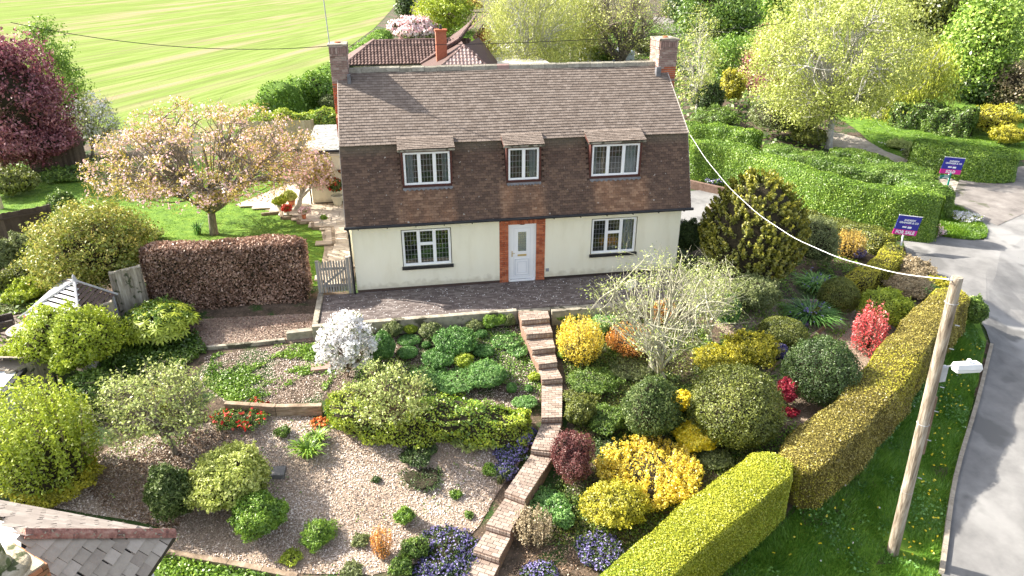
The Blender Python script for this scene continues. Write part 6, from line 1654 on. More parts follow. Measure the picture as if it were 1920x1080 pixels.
for i, (a, lab, pp) in enumerate((
        ((-4.61, -9.40, 0.27, 0.25), 'round bright green tuft alone on the pale chips', 'fresh'), ((-3.33, -8.81, 0.16, 0.08), 'small green tuft mid chips, left of the aubretia', 'fresh'),
        ((-2.38, -8.21, 0.22, 0.15), 'bright green clump beside the violet flowers', 'fresh'), ((-6.63, -9.63, 0.48, 0.26), 'airy green bush low on the chips left of the orange shrub', 'fresh'),
        ((-5.67, -9.80, 0.25, 0.10), 'low leafy clump left of the orange shrub', 'greygreen'), ((-5.87, -10.51, 0.24, 0.06), 'low sprawling clump at the bottom edge of the chips', 'greygreen'),
        ((-4.46, -10.35, 0.32, 0.29), 'fluffy green mound right of the orange shrub', 'mid'), ((-4.77, -10.76, 0.29, 0.24), 'rounded green mound at the bottom edge of the picture', 'mid'),
        ((-7.77, -6.25, 0.22, 0.15), 'small poppy clump on the chips below the red shrub', 'mid'), ((-3.07, -9.44, 0.13, 0.07), 'sparse tuft on the lower right chips', 'mid'),
        ((-5.30, -8.05, 0.12, 0.07), 'tiny dark tuft in the middle of the chips', 'dark'), ((-7.26, -9.99, 0.29, 0.06), 'pale fluffy tuft near the bottom sleeper', 'lime'), ((-4.09, -8.13, 0.62, 0.07), 'thin brownish groundcover patch below the dark cushion', 'dark'))):
    X_, Y_, rx_, rz_ = a
    bush('small_plant', lab, 'plant', X_, Y_, rx_, rz_, pp, leaf=.045, lump=.45, k=14, fuzz=.35, cover=1.5 if i != 12 else .5)
strappy('tulip_leaves', 'clump of strappy bright green leaves on the chips', 'plant', *(-7.07, -6.97), .42, .35, 'fresh', m=130)
strappy('tulip_leaves', 'smaller strappy tuft below the apple tree hedge', 'plant', *(-6.84, -6.58), .3, .3, 'fresh', m=70)
strappy('iris_leaves', 'grey spiky iris leaves beside the dark violet patch', 'plant', *(-2.13, -8.54), .2, .35, 'greygreen', m=40)
strappy('bluebells', 'bluebell clump of arching green leaves below the hedge ball', 'plant', *(9.93, -2.71), .9, .45, 'hebe', m=420, w=.022, flower='lilac', nf=40, fs=.05)
strappy('bluebells', 'second strappy clump with blue flowers nearer the conifer', 'plant', *(11.80, -0.08), .8, .4, 'carpet', m=300, w=.022, flower='lilac', nf=40, fs=.05)
strappy('daffodil_leaves', 'tuft of long green leaves at the cherry trunk', 'plant', *(-12.72, 7.15), .3, .5, 'hebe', m=60)
shoots('orange_shrub', 'small flame orange shrub standing on the pale chips', 'shrub', -5.17, -10.23, 0.26, 0.45, 'orange', m=70, leaf=.035, per=30, spread=.035, core=.3)
bush('poppies', 'red poppies scattered left of the euonymus hedge', 'flowers', -6.81, -5.92, 0.25, 0.04, 'mid', leaf=.05, cover=.8, lump=.5, flower='orangered', ff=.2, fs=.07)
bush('quince', 'scarlet flowering shrub at the end of the low sleeper wall', 'shrub', -8.93, -5.41, 0.74, 0.11, 'mid', leaf=.06, lump=.4, k=24, fuzz=.3, flower='red', ff=.022, fs=.08, cover=2)
bush('variegated_dome', 'large creamy green variegated dome on the left chips', 'shrub', -8.71, -8.15, 0.99, 0.82, 'spring', leaf=.07, lump=.3, k=50, fuzz=.22)
bush('green_dome', 'fresh mid green bush in front of the variegated dome', 'shrub', -7.94, -9.10, 0.63, 0.54, 'fresh', leaf=.055, lump=.3, k=36, fuzz=.22)
bush('evergreen_bush', 'dark glossy evergreen bush left of the variegated dome', 'shrub', -10.10, -8.46, 0.61, 0.87, 'holly', leaf=.065, lump=.3, k=40, fuzz=.25)
shoots('choisya', 'tall yellow green feathery shrub at the left edge', 'shrub', -13.26, -7.06, 1.28, 1.45, 'lime', m=330, leaf=.085, per=50, spread=.1, core=.62, start=.15)
bush('golden_skirt', 'golden yellow lower foliage at the foot of the tall left shrub', 'shrub', -13.12, -7.17, 1.06, 0.31, 'goldgreen', leaf=.06, lump=.3, k=30)
bush('climber', 'bright green climber mound draped over the fence beside the summerhouse', 'shrub', -13.78, -3.19, 1.23, 1.31, 'lime', leaf=.085, lump=.45, k=70, fuzz=.25, cover=2.8)
bush('ivy_patch', 'dark ivy at the foot of the green climber', 'shrub', -13.02, -4.40, 0.75, 0.55, 'mid', leaf=.08, lump=.3)
bush('yellow_climber', 'yellow leaved climber along the fence top by the outbuilding', 'shrub', *(-15.37, -2.97), .7, .28, 'lime', leaf=.06, lump=.4, z=-.05, sink=.2)
bush('azalea', 'lime green young shrub left of the summerhouse', 'shrub', -16.96, 1.34, 0.69, 0.43, 'lime', leaf=.08, lump=.45, k=14)
bush('hosta_bed', 'silvery green leafy plants behind the round table', 'plant', -17.12, 1.03, 0.81, 0.07, 'greygreen', leaf=.09, lump=.4)
bush('flowering_bush', 'leafy bush with a few red flowers right of the round table', 'shrub', -15.49, -1.36, 0.43, 0.39, 'mid', leaf=.07, lump=.4, flower='red', ff=.02, fs=.08)
def fatsia():
    root = empty('fatsia', ((-11.90, -1.84)), 0) if False else None
    X_, Y_, rx_, rz_ = -11.91, -1.51, 1.04, 0.61
    o = bush('fatsia', 'big leaved yellow green fatsia at the left end of the beech hedge', 'shrub', X_, Y_, rx_, rz_, 'mid', leaf=.09, lump=.3, cover=1.2, corefac=.7)
    g = np.random.default_rng(3); z0 = ground(X_, Y_)+rz_*.7; V = []; n = 0; R_ = []
    for j in range(230):
        d = unit(g.normal(size=3)); d[2] = abs(d[2])*.9-.1; d = unit(d)
        c = np.array([X_, Y_, z0])+d*np.array([rx_, rx_, rz_])*(.85+.2*g.random()); nn = unit(d*.6+np.array([0, 0, .9])+.25*g.normal(size=3)); t = unit(np.cross(nn, g.normal(size=3))); b = np.cross(nn, t); L = .2+.06*g.random(); r0 = g.random()
        for k in range(8):
            a = k*math.pi/4; dr = t*math.cos(a)+b*math.sin(a); sd = -t*math.sin(a)+b*math.cos(a); dp = -nn*.05
            V += [c, c+dr*L*.55+sd*L*.13+dp*.3, c+dr*L+dp*1.3, c+dr*L*.55-sd*L*.13+dp*.3]; n += 1; R_.append(.3+.5*r0+.2*g.random())
    npmesh('hand_leaves', np.array(V), [quadidx(n)], np.array(R_), [PAL['lime']], parent=o, kind='stuff')
fatsia()

# ---------------------------------------------------------------- shrubs right of the steps
shoots('yellow_spirea', 'rounded bright yellow shrub right of the upper steps', 'shrub', 1.00, -4.33, 0.76, 0.72, 'gold', m=210, leaf=.05, per=44, spread=.06, core=.6, start=.2)
shoots('orange_spirea', 'orange copper shrub right of the yellow one', 'shrub', 2.72, -4.08, 0.78, 0.42, 'orange', m=190, leaf=.045, per=40, spread=.06, core=.6, start=.2)
shoots('orange_spirea', 'small orange shrub half hidden behind the lichen covered tree', 'shrub', 4.29, -2.97, 0.47, 0.42, 'orange', m=90, leaf=.045, per=30, spread=.06, core=.5)
bush('lonicera', 'dense dark holly dome left of the big clipped mound', 'shrub', 2.18, -7.41, 0.84, 0.95, 'holly', leaf=.055, lump=.22, k=60, fuzz=.2, cover=2.9)
bush('clipped_mound', 'largest round clipped bush behind the bright hedge', 'shrub', 4.47, -7.93, 1.32, 1.28, 'yew', leaf=.055, lump=.14, k=90, fuzz=.14, cover=3, nmax=26000)
bush('clipped_mound', 'dark rounded clipped bush beside the roadside hedge', 'shrub', 7.61, -6.94, 1.10, 1.22, 'dark', leaf=.055, lump=.14, k=80, fuzz=.16, cover=3, nmax=20000)
bush('yellow_euonymus', 'yellow variegated strip between holly and clipped mound, lower one', 'shrub', 3.39, -8.11, 0.59, 0.39, 'goldgreen', leaf=.05, lump=.35, k=30, flower='yellowfl', ff=.4, fs=.05)
bush('yellow_euonymus', 'yellow variegated tuft at the top between holly and clipped mound', 'shrub', 3.44, -6.78, 0.37, 0.33, 'goldgreen', leaf=.05, lump=.35, flower='yellowfl', ff=.5, fs=.05)
bush('ivy_patch', 'dark grey green ivy under the yellow variegated strip', 'shrub', 3.69, -8.64, 0.46, 0.10, 'greygreen', leaf=.05, lump=.3)
shoots('golden_shrub', 'wide brilliant yellow shrub beside the bright hedge', 'shrub', 1.66, -9.00, 1.39, 0.35, 'gold', m=420, leaf=.06, per=48, spread=.085, core=.66, start=.25)
bush('berberis', 'dark purple berberis at the bend of the steps', 'shrub', -0.32, -8.65, 0.58, 0.79, 'berberis', leaf=.04, lump=.35, k=40, fuzz=.3, cover=3)
bush('abelia', 'green bush flecked with bronze in front of the yellow shrub', 'shrub', 0.38, -10.10, 0.83, 0.63, 'acer', leaf=.055, lump=.4, k=50, fuzz=.3, p2=None) if False else bush('abelia', 'green bush flecked with bronze in front of the yellow shrub', 'shrub', 0.38, -10.10, 0.83, 0.63, 'goldgreen', leaf=.05, lump=.4, k=50, fuzz=.3)
bush('abelia', 'small olive bush touching the purple berberis', 'shrub', 0.33, -6.92, 0.42, 0.51, 'yew', leaf=.045, lump=.35, k=20)
bush('sedum', 'bright mint green sedum clump right of the lower steps', 'plant', -1.05, -9.41, 0.56, 0.14, 'carpet', leaf=.06, lump=.4, k=34)
bush('sedum', 'smaller pale sedum rosettes below the mint clump', 'plant', -0.81, -9.99, 0.29, 0.23, 'carpet', leaf=.065, lump=.4, k=16)
shoots('dry_grass', 'straw coloured dry shrub between the steps and bronze bush', 'shrub', -1.64, -10.32, 0.50, 0.45, 'straw', m=150, leaf=.045, per=22, spread=.03, core=.2)
bush('olive_clump', 'olive tuft behind the straw coloured dry shrub', 'plant', -1.41, -9.69, 0.37, 0.08, 'fresh', leaf=.045, lump=.4)
for lab, a, pp in (('low green heather carpet left of the holly dome', (1.11, -5.49, 0.77, 0.30), 'mid'), ('brownish heather carpet below the orange shrub', (2.35, -5.03, 0.76, 0.12), 'greygreen'),
                   ('fine pale groundcover beside the long step landing', (0.60, -6.19, 0.59, 0.28), 'yew'), ('dark mossy cushion between berberis and holly', (1.13, -7.12, 0.60, 0.51), 'mid'),
                   ('green cushion directly right of the third step', (0.66, -4.29, 0.33, 0.46), 'fresh'), ('thin olive groundcover right of the purple berberis', (1.08, -7.86, 0.58, 0.17), 'dark')):
    X_, Y_, rx_, rz_ = a
    bush('heather', lab, 'plant', X_, Y_, rx_, rz_*.6, pp, leaf=.04, lump=.35, k=30, fuzz=.3, cover=2, group='heather carpets right of the steps')
bush('hebe_row', 'bright green low shrub by the terrace wall right of the steps', 'shrub', 1.11, -2.22, 0.58, 0.14, 'fresh', leaf=.045, lump=.35)
bush('hebe_row', 'mid green low shrub along the right terrace wall', 'shrub', 2.11, -2.21, 0.73, 0.09, 'mid', leaf=.045, lump=.35)
bush('nepeta', 'mint green clump between the yellow and orange shrubs', 'plant', 2.15, -3.19, 0.49, 0.30, 'carpet', leaf=.05, lump=.4)
bush('dwarf_conifer', 'small upright dark green conifer behind the lichen covered tree', 'conifer', 6.37, -3.43, 0.39, 0.65, 'hebe', leaf=.045, lump=.15, sink=.1)
def conifer():
    X_, Y_, rx_, rz_ = 8.56, -0.40, 1.83, 2.25
    g = np.random.default_rng(8); z0 = ground(X_, Y_)
    H = rz_*1.78
    root = empty('conifer', (X_, Y_, z0), 0, 'big bronze tipped golden conifer at the right corner of the house', 'conifer')
    # upright sprays over an egg-shaped body
    def body(D):
        zz = (D[:, 2]*.5+.5); prof = np.sin(np.clip(zz, 0.03, .98)**.82*np.pi)**.5
        a = np.arctan2(D[:, 1], D[:, 0]); return np.stack([X_+np.cos(a)*prof*rx_, Y_+np.sin(a)*prof*rx_, z0+zz*H], 1)
    D = np.stack([*(lambda a, z: (np.cos(a)*np.sqrt(1-z*z), np.sin(a)*np.sqrt(1-z*z), z))(np.linspace(0, 1, 1)*0, np.zeros(1))], 1) if False else None
    n = 900; a = g.random(n)*2*np.pi; z = g.random(n)*2-1; Dn = np.stack([np.cos(a), np.sin(a), z], 1)
    S = body(Dn); ax = np.array([X_, Y_, 0]); out = S-ax; out[:, 2] = 0; out = unit(out)
    per = 46; P = np.repeat(S, per, 0); o2 = np.repeat(out, per, 0); t = g.random(n*per)
    up = np.array([0, 0, 1.])
    P = P-o2*.16+(o2*.24+up*.30)*t[:, None]*(.7+.6*np.repeat(g.random(n), per))[:, None]+g.normal(size=P.shape)*(.055*(1.15-t))[:, None]
    N = unit(o2+.5*g.normal(size=P.shape)+up*.25)
    rv = .25*np.repeat(g.random(n), per)+.25*g.random(n*per)+.45*t**1.5
    zz = np.linspace(-1, 1, 14); aa = np.linspace(0, 2*np.pi, 24, endpoint=False); DD = np.array([[np.cos(q), np.sin(q), w] for w in zz for q in aa])
    CV = body(DD); CV[:, :2] = ax[:2]+(CV[:, :2]-ax[:2])*.9
    CF = np.array([[i*24+k, i*24+(k+1) % 24, (i+1)*24+(k+1) % 24, (i+1)*24+k] for i in range(13) for k in range(24)])
    npmesh('inner_twigs', CV, [CF], np.full(len(CF), .5), [twigmat()], parent=root)
    npmesh('foliage', leaf_quads(g, P, N, .1, .5, .4), [quadidx(len(P))], rv, [PAL['conifer']], parent=root)
    MB().tube([(X_, Y_, z0-.1), (X_, Y_, z0+H*.6)], [.12, .05], 7).build('trunk', barkmat('brown'), root)
conifer()
bush('rhododendron', 'few pink flowers on a small bush behind the conifer top', 'shrub', 15.45, 10.49, 0.34, 0.25, 'mid', leaf=.09, z=.6, flower='pink', ff=.5, fs=.09)
bush('cotoneaster', 'grey green rounded bush under the big conifer', 'shrub', 7.82, -2.30, 1.03, 0.73, 'greygreen', leaf=.055, lump=.22, k=40)
bush('weeping_cedar', 'domed weeping bush right of the big conifer', 'shrub', 12.71, 1.79, 1.02, 1.27, 'greygreen', leaf=.06, lump=.2, k=40, squeeze=.1)
shoots('orange_heather', 'orange and cream feathery shrub inside the low golden hedge', 'shrub', 14.88, 2.57, 0.69, 0.64, 'amber', m=150, leaf=.06, per=34, spread=.07, core=.6)
bush('orange_heather', 'cream tipped spreading conifer beside the orange feathery one', 'shrub', 15.66, 4.39, 0.64, 0.29, 'amber', leaf=.07, lump=.4)
bush('purple_heath', 'small mauve heath in the corner of the golden hedge', 'plant', 15.21, 2.36, 0.32, 0.27, 'berberis', leaf=.05, lump=.3, flower='lilac', ff=.3)
bush('box_ball', 'clipped olive ball at the near end of the golden hedge', 'shrub', 11.45, -1.96, 0.74, 0.79, 'yew', leaf=.045, lump=.1, k=50, fuzz=.12)
bush('box_mound', 'clipped golden box cushion on the plank edge, larger one', 'shrub', 8.06, -4.07, 0.81, 0.43, 'yew', leaf=.045, lump=.1, k=50, fuzz=.12)
bush('box_mound', 'small clipped cushion at the end of the plank edge', 'shrub', 10.29, -2.54, 0.34, 0.25, 'yew', leaf=.045, lump=.1)
bush('golden_juniper', 'golden spreading juniper left of the plank edge', 'shrub', 6.52, -4.98, 0.88, 0.45, 'goldgreen', leaf=.06, lump=.45, k=34, fuzz=.35)
bush('golden_juniper', 'golden spreading juniper behind the largest clipped bush', 'shrub', 5.20, -5.08, 0.77, 0.25, 'goldgreen', leaf=.06, lump=.45, k=34, fuzz=.35)
bush('lobelia', 'trailing blue flowers spilling over the plank edge', 'flowers', 7.38, -5.02, 0.26, 0.28, 'mid', leaf=.045, flower='lilac', ff=.8)
bush('lobelia', 'blue flowering fringe behind the larger box cushion', 'flowers', 9.46, -2.83, 0.38, 0.05, 'mid', leaf=.045, flower='lilac', ff=.8)
bush('golden_conifer', 'globe shaped yellow green dwarf conifer beside the roadside hedge', 'conifer', 12.74, -2.96, 0.88, 0.88, 'lime', leaf=.055, lump=.3, k=60, cover=3)
shoots('photinia', 'scarlet leaved upright shrub in front of the dwarf conifer', 'shrub', 10.86, -4.62, 0.53, 0.95, 'photinia', m=90, leaf=.085, per=26, spread=.08, core=.35, start=.2, asp=.35)
bush('acer', 'small crimson acer between the two dark clipped bushes', 'shrub', 6.56, -7.04, 0.31, 0.51, 'crimson', leaf=.06, lump=.4, k=16, sink=.1)
bush('acer', 'low crimson branch trailing by the dark clipped bush', 'shrub', 6.64, -7.27, 0.27, 0.04, 'crimson', leaf=.05, lump=.4)
bush('ceanothus', 'pinkish brown twiggy shrub beside the drive corner', 'shrub', 16.52, 0.71, 0.80, 0.43, 'straw', leaf=.06, lump=.4, k=24)
bush('santolina', 'pale dry looking shrub right of the dwarf conifer', 'shrub', 15.36, -0.98, 0.96, 0.44, 'straw', leaf=.05, lump=.35, k=30)
bush('green_fern', 'small fresh green shrub at the far end of the roadside hedge', 'plant', 15.67, -1.39, 0.54, 0.34, 'carpet', leaf=.06, lump=.35)
bush('euphorbia', 'yellow green low shrub at the hedge end near the drive', 'plant', 16.85, -0.34, 0.47, 0.21, 'goldgreen', leaf=.06, lump=.35)
bush('laurel', 'dark green bush on the verge outside the roadside hedge', 'shrub', 16.13, -3.11, 0.47, 0.69, 'mid', leaf=.08, lump=.3)
bush('flower_clump', 'white and pink flowers at the base of the privet hedge corner', 'flowers', 20.14, 4.24, 0.75, 0.21, 'mid', leaf=.07, lump=.4, flower='pink', ff=.15, cover=1.5)
bush('daisy_clump', 'white flowers on the grass triangle by the road', 'flowers', 23.00, 5.37, 0.62, 0.20, 'lime', leaf=.08, lump=.4, flower='white', ff=.3, cover=1.4)
bush('forget_me_not', 'pale blue flowering clump behind the weeping bush', 'flowers', 16.09, 8.62, 0.66, 0.35, 'mid', leaf=.07, lump=.4, flower='lilac', ff=.4)
bush('spreading_shrub', 'brownish low shrub at the foot of the privet hedge', 'shrub', 16.97, 7.56, 0.91, 0.08, 'straw', leaf=.08, lump=.4)
bush('lavender_bed', 'bluish low planting beside the drive behind the house corner', 'plant', 13.52, 12.85, 1.49, 0.15, 'mid', leaf=.08, lump=.45, flower='lilac', ff=.12)
bush('bed_planting', 'leafy low planting in the raised bed by the right gable', 'plant', 14.72, 11.11, 0.98, 0.28, 'fresh', leaf=.08, lump=.45)
bush('corner_shrub', 'dark shrub hard against the right front corner of the house', 'shrub', 7.05, 1.77, 0.55, 0.84, 'dark', leaf=.06, lump=.35)
bush('fringe_shrub', 'pale green shrub low behind the lichen covered tree', 'shrub', 6.39, -2.49, 0.74, 0.60, 'pale', leaf=.055, lump=.4, k=30)

# ---------------------------------------------------------------- groundcover (uncountable)
tag(scatter('leaf_litter', '', '', [(-10.41, -2.74), (-8.14, -2.54), (-6.83, -2.63), (-6.29, -4.03), (-6.86, -5.16), (-9.38, -4.93), (-10.42, -3.94)], 9000, 'chips', leaf=.04, hgt=.02, seed=30, asp=.45), 'pale bark mulch showing through the left bed leaves', 'mulch')
scatter('groundcover', 'green groundcover and self sown leaves in the left bed', 'groundcover', [(-10.19, -2.70), (-8.14, -2.54), (-6.99, -2.61), (-6.45, -4.01), (-6.86, -5.10), (-9.38, -4.89), (-10.27, -3.96)], 22000, 'fresh', leaf=.06, hgt=.08, tilt=.7, patch=.25, seed=31)
scatter('groundcover', 'thin green groundcover between the mounds below the terrace', 'groundcover', [(-6.8, -2.6), (-.4, -2.6), (.0, -5.5), (-1, -6.3), (-6.5, -5.6)], 16000, 'fresh', leaf=.05, hgt=.06, tilt=.6, patch=-.1, seed=32)
tag(scatter('leaf_litter', '', '', [(-6.8, -2.5), (-.5, -2.5), (0, -5.5), (-1, -6.3), (-6.5, -5.6)], 15000, 'chips', leaf=.04, hgt=.02, seed=33, asp=.45), 'pinkish bark mulch between the green mounds', 'mulch')
scatter('groundcover', 'heathery groundcover on the slope right of the steps', 'groundcover', [(.6, -2.8), (5, -2.8), (6, -5), (5, -9), (1.2, -11), (-1.6, -10.5), (.2, -7)], 30000, 'yew', leaf=.05, hgt=.1, tilt=.7, patch=0, seed=34)
scatter('groundcover', 'mossy green turf and thyme on the slope right of the steps', 'groundcover', [(.6, -2.8), (5, -2.8), (6, -5), (5, -9), (1.2, -11), (-1.6, -10.5), (.2, -7)], 30000, 'mid', leaf=.05, hgt=.09, tilt=.7, patch=-.4, seed=44)
scatter('groundcover', 'soft green undergrowth among the right hand shrubs', 'groundcover', [(4.5, -2.5), (9, 1.5), (15, 3), (15, 0), (9, -5), (6.5, -8), (5, -9)], 34000, 'fresh', leaf=.06, hgt=.14, tilt=.7, patch=-.2, seed=35)
scatter('groundcover', 'dark undergrowth below the green climber and fatsia', 'groundcover', [(-14.19, -4.29), (-12.99, -1.95), (-10.87, -1.57), (-10.37, -2.55), (-11.48, -3.80), (-12.14, -5.16), (-13.63, -5.15)], 14000, 'mid', leaf=.08, hgt=.2, tilt=.8, seed=36)
scatter('groundcover', 'bright leafy strip below the bottom sleeper beside the cottage', 'groundcover', [(-10.24, -10.05), (-10.05, -9.58), (-8.58, -10.15), (-7.03, -10.70), (-6.94, -11.73), (-10.00, -11.25)], 9000, 'fresh', leaf=.07, hgt=.25, tilt=.7, seed=37)
tag(scatter('weeds', '', '', VERGE, 15000, 'hebe', leaf=.07, hgt=.14, tilt=.9, patch=.9, seed=61), 'broad leaved weeds in the verge grass', 'weeds')
scatter('groundcover', 'leafy undergrowth along the roadside hedge foot', 'groundcover', [(5.28, -10.29), (7.65, -8.91), (10.90, -6.74), (11.46, -6.78), (8.21, -9.08), (5.79, -10.43)], 9000, 'hebe', leaf=.07, hgt=.15, tilt=.7, seed=38)
scatter('groundcover', 'tangled undergrowth around the far trees on the right', 'groundcover', [(9, 11), (14, 14), (20, 13), (26, 22), (30, 40), (60, 50), (60, 90), (8, 90), (8, 30)], 30000, 'mid', leaf=.26, hgt=.5, tilt=.8, seed=39)
scatter('groundcover', 'tangled green growth round the bungalow plot', 'groundcover', [(-15, 24), (9, 24), (9, 100), (3, 120), (-1, 100), (-4, 60), (-13, 42), (-16, 38)], 26000, 'fresh', leaf=.24, hgt=.5, tilt=.8, seed=40)
scatter('groundcover', 'border plants along the left edge of the lawn', 'groundcover', [(-34, 22), (-20, 22), (-20, 20), (-26, 17), (-26, 4), (-20, 5), (-15, 3), (-14.5, .5), (-17, -3), (-34, -3)], 24000, 'mid', leaf=.12, hgt=.35, tilt=.8, seed=41)
tag(scatter('leaf_litter', '', '', [(-12.67, -7.01), (-10.61, -5.85), (-9.39, -5.73), (-9.03, -6.33), (-9.71, -7.09), (-9.98, -8.91), (-11.76, -8.04)], 13000, 'litter', leaf=.05, hgt=.04, seed=51, asp=.5, tilt=.6), 'brown leaf litter under the sparse fruit tree', 'leaf litter')
tag(scatter('leaf_litter', '', '', CH1, 16000, 'litter', leaf=.045, hgt=.04, seed=52, asp=.5, tilt=.6, patch=1.1), 'patches of brown leaves over the pale chips', 'leaf litter')
tag(scatter('leaf_litter', '', '', [(-0.70, -8.48), (0.56, -8.12), (1.55, -9.99), (-0.38, -11.47), (-2.54, -11.14), (-1.76, -10.27)], 7000, 'litter', leaf=.045, hgt=.03, seed=53, asp=.5, tilt=.6, patch=.2), 'brown leaf litter between the lower steps and the bright hedge', 'leaf litter')
scatter('weeds', 'small green seedlings scattered through the chips', 'weeds', CH1, 5200, 'fresh', leaf=.05, hgt=.06, tilt=.8, patch=1.7, seed=54)
g_ = np.random.default_rng(77)
def specks(name, label, poly, n, p, s, z, seed, edge=None):
    g = np.random.default_rng(seed); P = polypts(g, poly, n); zz = gz(P)+z*(.7+.5*g.random(len(P)))
    Q = np.repeat(np.c_[P, zz], 4, 0)+g.normal(size=(len(P)*4, 3))*s*.22
    tag(npmesh(name, leaf_quads(g, Q, np.tile([0, 0, 1.], (len(Q), 1)), s, .8, .5), [quadidx(len(Q))], g.random(len(Q)), [PAL[p]], kind='stuff'), label, 'flowers')
specks('dandelions', 'yellow dandelions dotted along the verge by the kerb', [(7.96, -11.99), (10.20, -9.60), (13.08, -6.86), (15.81, -4.18), (15.87, -3.44), (12.80, -6.09), (9.90, -8.95), (7.04, -11.86)], 85, 'yellowfl', .05, .14, 1)
specks('dandelions', 'a few yellow dandelions near the bright hedge', [(3.38, -11.77), (6.26, -10.16), (7.88, -10.12), (7.41, -11.75)], 14, 'yellowfl', .045, .14, 2)
specks('daisies', 'white dandelion clocks and daisies in the verge grass', VERGE, 26, 'white', .04, .15, 3)
specks('daisies', 'white flowers on the sunny grass beside the lane', [(26.71, 17.80), (27.45, 14.67), (27.91, 14.08), (28.27, 16.77)], 60, 'white', .12, .15, 4)

# ---------------------------------------------------------------- trees of the garden
tree('cherry_tree', 'spreading pink and copper blossoming cherry on the lawn', 'tree', -12.05, 7.04, -11.88, 3.56, 4.58, 2.01, 'cherryleaf', tips=430, limbs=12, lpt=60, cl=.29, leaf=.078, tr=.17, fork=.3, flower='pink', ff=.16, fs=.07, umbrella=.35, bark='grey', shell=.5, twigr=.014, tw_extra=2, seed=12)
tree('leaning_tree', 'pale leaning trunk with copper leaves beside the patio', 'tree', -9.02, 9.66, -8.00, 1.90, 1.03, 1.03, 'cherryleaf', tips=46, limbs=4, lpt=80, cl=.3, leaf=.085, tr=.13, bark='pale', flower='pink', ff=.3, fs=.085)
tree('apple_tree', 'small pale leaved apple tree rising over the euonymus hedge', 'tree', -4.57, -6.88, -4.82, 0.26, 1.23, 0.66, 'pale', tips=170, limbs=7, lpt=24, cl=.16, leaf=.07, tr=.055, bark='brown', shell=.3, tw_extra=1, twigr=.007)
tree('apple_tree', 'sparse grey green fruit tree on the left chips beside the tall yellow shrub', 'tree', -10.51, -6.49, -10.76, 0.27, 1.65, 0.94, 'pale', tips=300, limbs=9, lpt=24, cl=.2, leaf=.075, tr=.07, bark='grey', shell=.25, tw_extra=2, twigr=.008)
bush('forsythia', 'golden patch glowing inside the sparse left fruit tree', 'shrub', -11.14, -5.05, 0.50, 0.42, 'goldgreen', leaf=.06, lump=.4)
tree('lichen_tree', 'pale lichen covered nearly leafless tree in front of the right window', 'tree', 3.34, -5.56, 2.96, 1.54, 2.15, 1.73, 'pale', tips=190, limbs=9, lpt=20, cl=.24, leaf=.06, tr=.1, fork=.1, bark='lichen', shell=.35, tw_extra=2, twigr=.011, seed=5)
tree('lichen_tree', 'low twiggy pale tree left of the big conifer', 'tree', 5.48, -4.06, 5.23, 1.17, 1.26, 1.16, 'pale', tips=150, limbs=7, lpt=24, cl=.24, leaf=.05, tr=.06, fork=.15, bark='lichen', shell=.2, tw_extra=2, twigr=.01)
tree('maple_tree', 'green and bronze leaved Japanese maple left of the beech hedge', 'tree', -14.68, 1.21, -14.45, 1.85, 1.93, 1.45, 'acer', tips=330, limbs=8, lpt=95, cl=.3, leaf=.085, tr=.09, bark='brown', shell=.45, core=.55)
tree('purple_tree', 'dark purple leaved tree at the upper left edge', 'tree', -25.19, 18.45, -23.82, 3.92, 2.57, 3.93, 'purpletree', tips=300, limbs=9, lpt=100, cl=.6, leaf=.16, tr=.2, bark='brown', core=.6)
bush('purple_acer', 'pink purple acer dome below the dark purple tree', 'shrub', -24.03, 18.61, 2.46, 1.45, 'purpletree', leaf=.14, lump=.4, k=60, fuzz=.3, sink=-.1)
tree('hawthorn', 'fresh green spiky tree right behind the purple tree', 'tree', -24.57, 23.07, -23.38, 4.02, 1.49, 3.60, 'fresh', tips=150, limbs=7, lpt=70, cl=.5, leaf=.14, tr=.12, bark='brown', droop=.2)
tree('plum_tree', 'thin greyish white flowering tree left of the cherry', 'tree', -21.87, 21.33, -21.04, 2.28, 1.23, 1.55, 'pale', tips=70, limbs=5, lpt=30, cl=.4, leaf=.12, tr=.08, bark='grey', flower='white', ff=.22, fs=.11, tw_extra=2)
for lab, a, pp, lf in (('dark green shrub at the foot of the hawthorn', (-23.14, 22.21, 1.01, 1.14), 'mid', .13), ('olive rounded bush low on the left edge below the purple tree', (-23.06, 14.77, 1.33, 0.70), 'yew', .12),
                       ('low dark border plants along the back fence', (-21.68, 17.43, 1.43, 0.24), 'mid', .12), ('small green conifer at the edge of the lawn', (-18.85, 9.72, 0.71, 0.86), 'mid', .09),
                       ('slim bright green conifer below the first', (-18.02, 7.47, 0.58, 0.77), 'fresh', .08), ('grey green lavender like shrub by the dark fence', (-18.01, 4.67, 0.73, 0.82), 'greygreen', .08),
                       ('brownish green bush left of the maple', (-17.11, 2.82, 0.84, 0.62), 'yew', .08), ('silvery shrub at the far left edge', (-18.65, 3.99, 0.51, 0.73), 'greygreen', .08), ('olive shrub at the left edge above the lime one', (-17.91, 2.03, 0.44, 0.49), 'yew', .08),
                       ('mixed green foliage at the foot of the maple', (-14.53, 4.51, 0.82, 0.59), 'fresh', .08), ('pale flowering bush left of the beech hedge top', (-14.70, 6.67, 0.71, 0.35), 'pale', .08)):
    X_, Y_, rx_, rz_ = a
    bush('border_shrub', lab, 'shrub', X_, Y_, rx_, rz_, pp, leaf=lf, lump=.35, k=34, fuzz=.25)
bush('ivy', 'ivy spilling over the tall weathered fence panel', 'climber', -13.73, 2.75, 0.43, 0.38, 'mid', leaf=.07, lump=.45, z=1.2)
bush('field_shrub', 'dense mixed shrub in the field hedge beside the left chimney', 'shrub', -9.73, 35.40, 1.68, 1.60, 'fresh', leaf=.17, lump=.3, k=40, fuzz=.25, cover=3.4, corefac=.7)
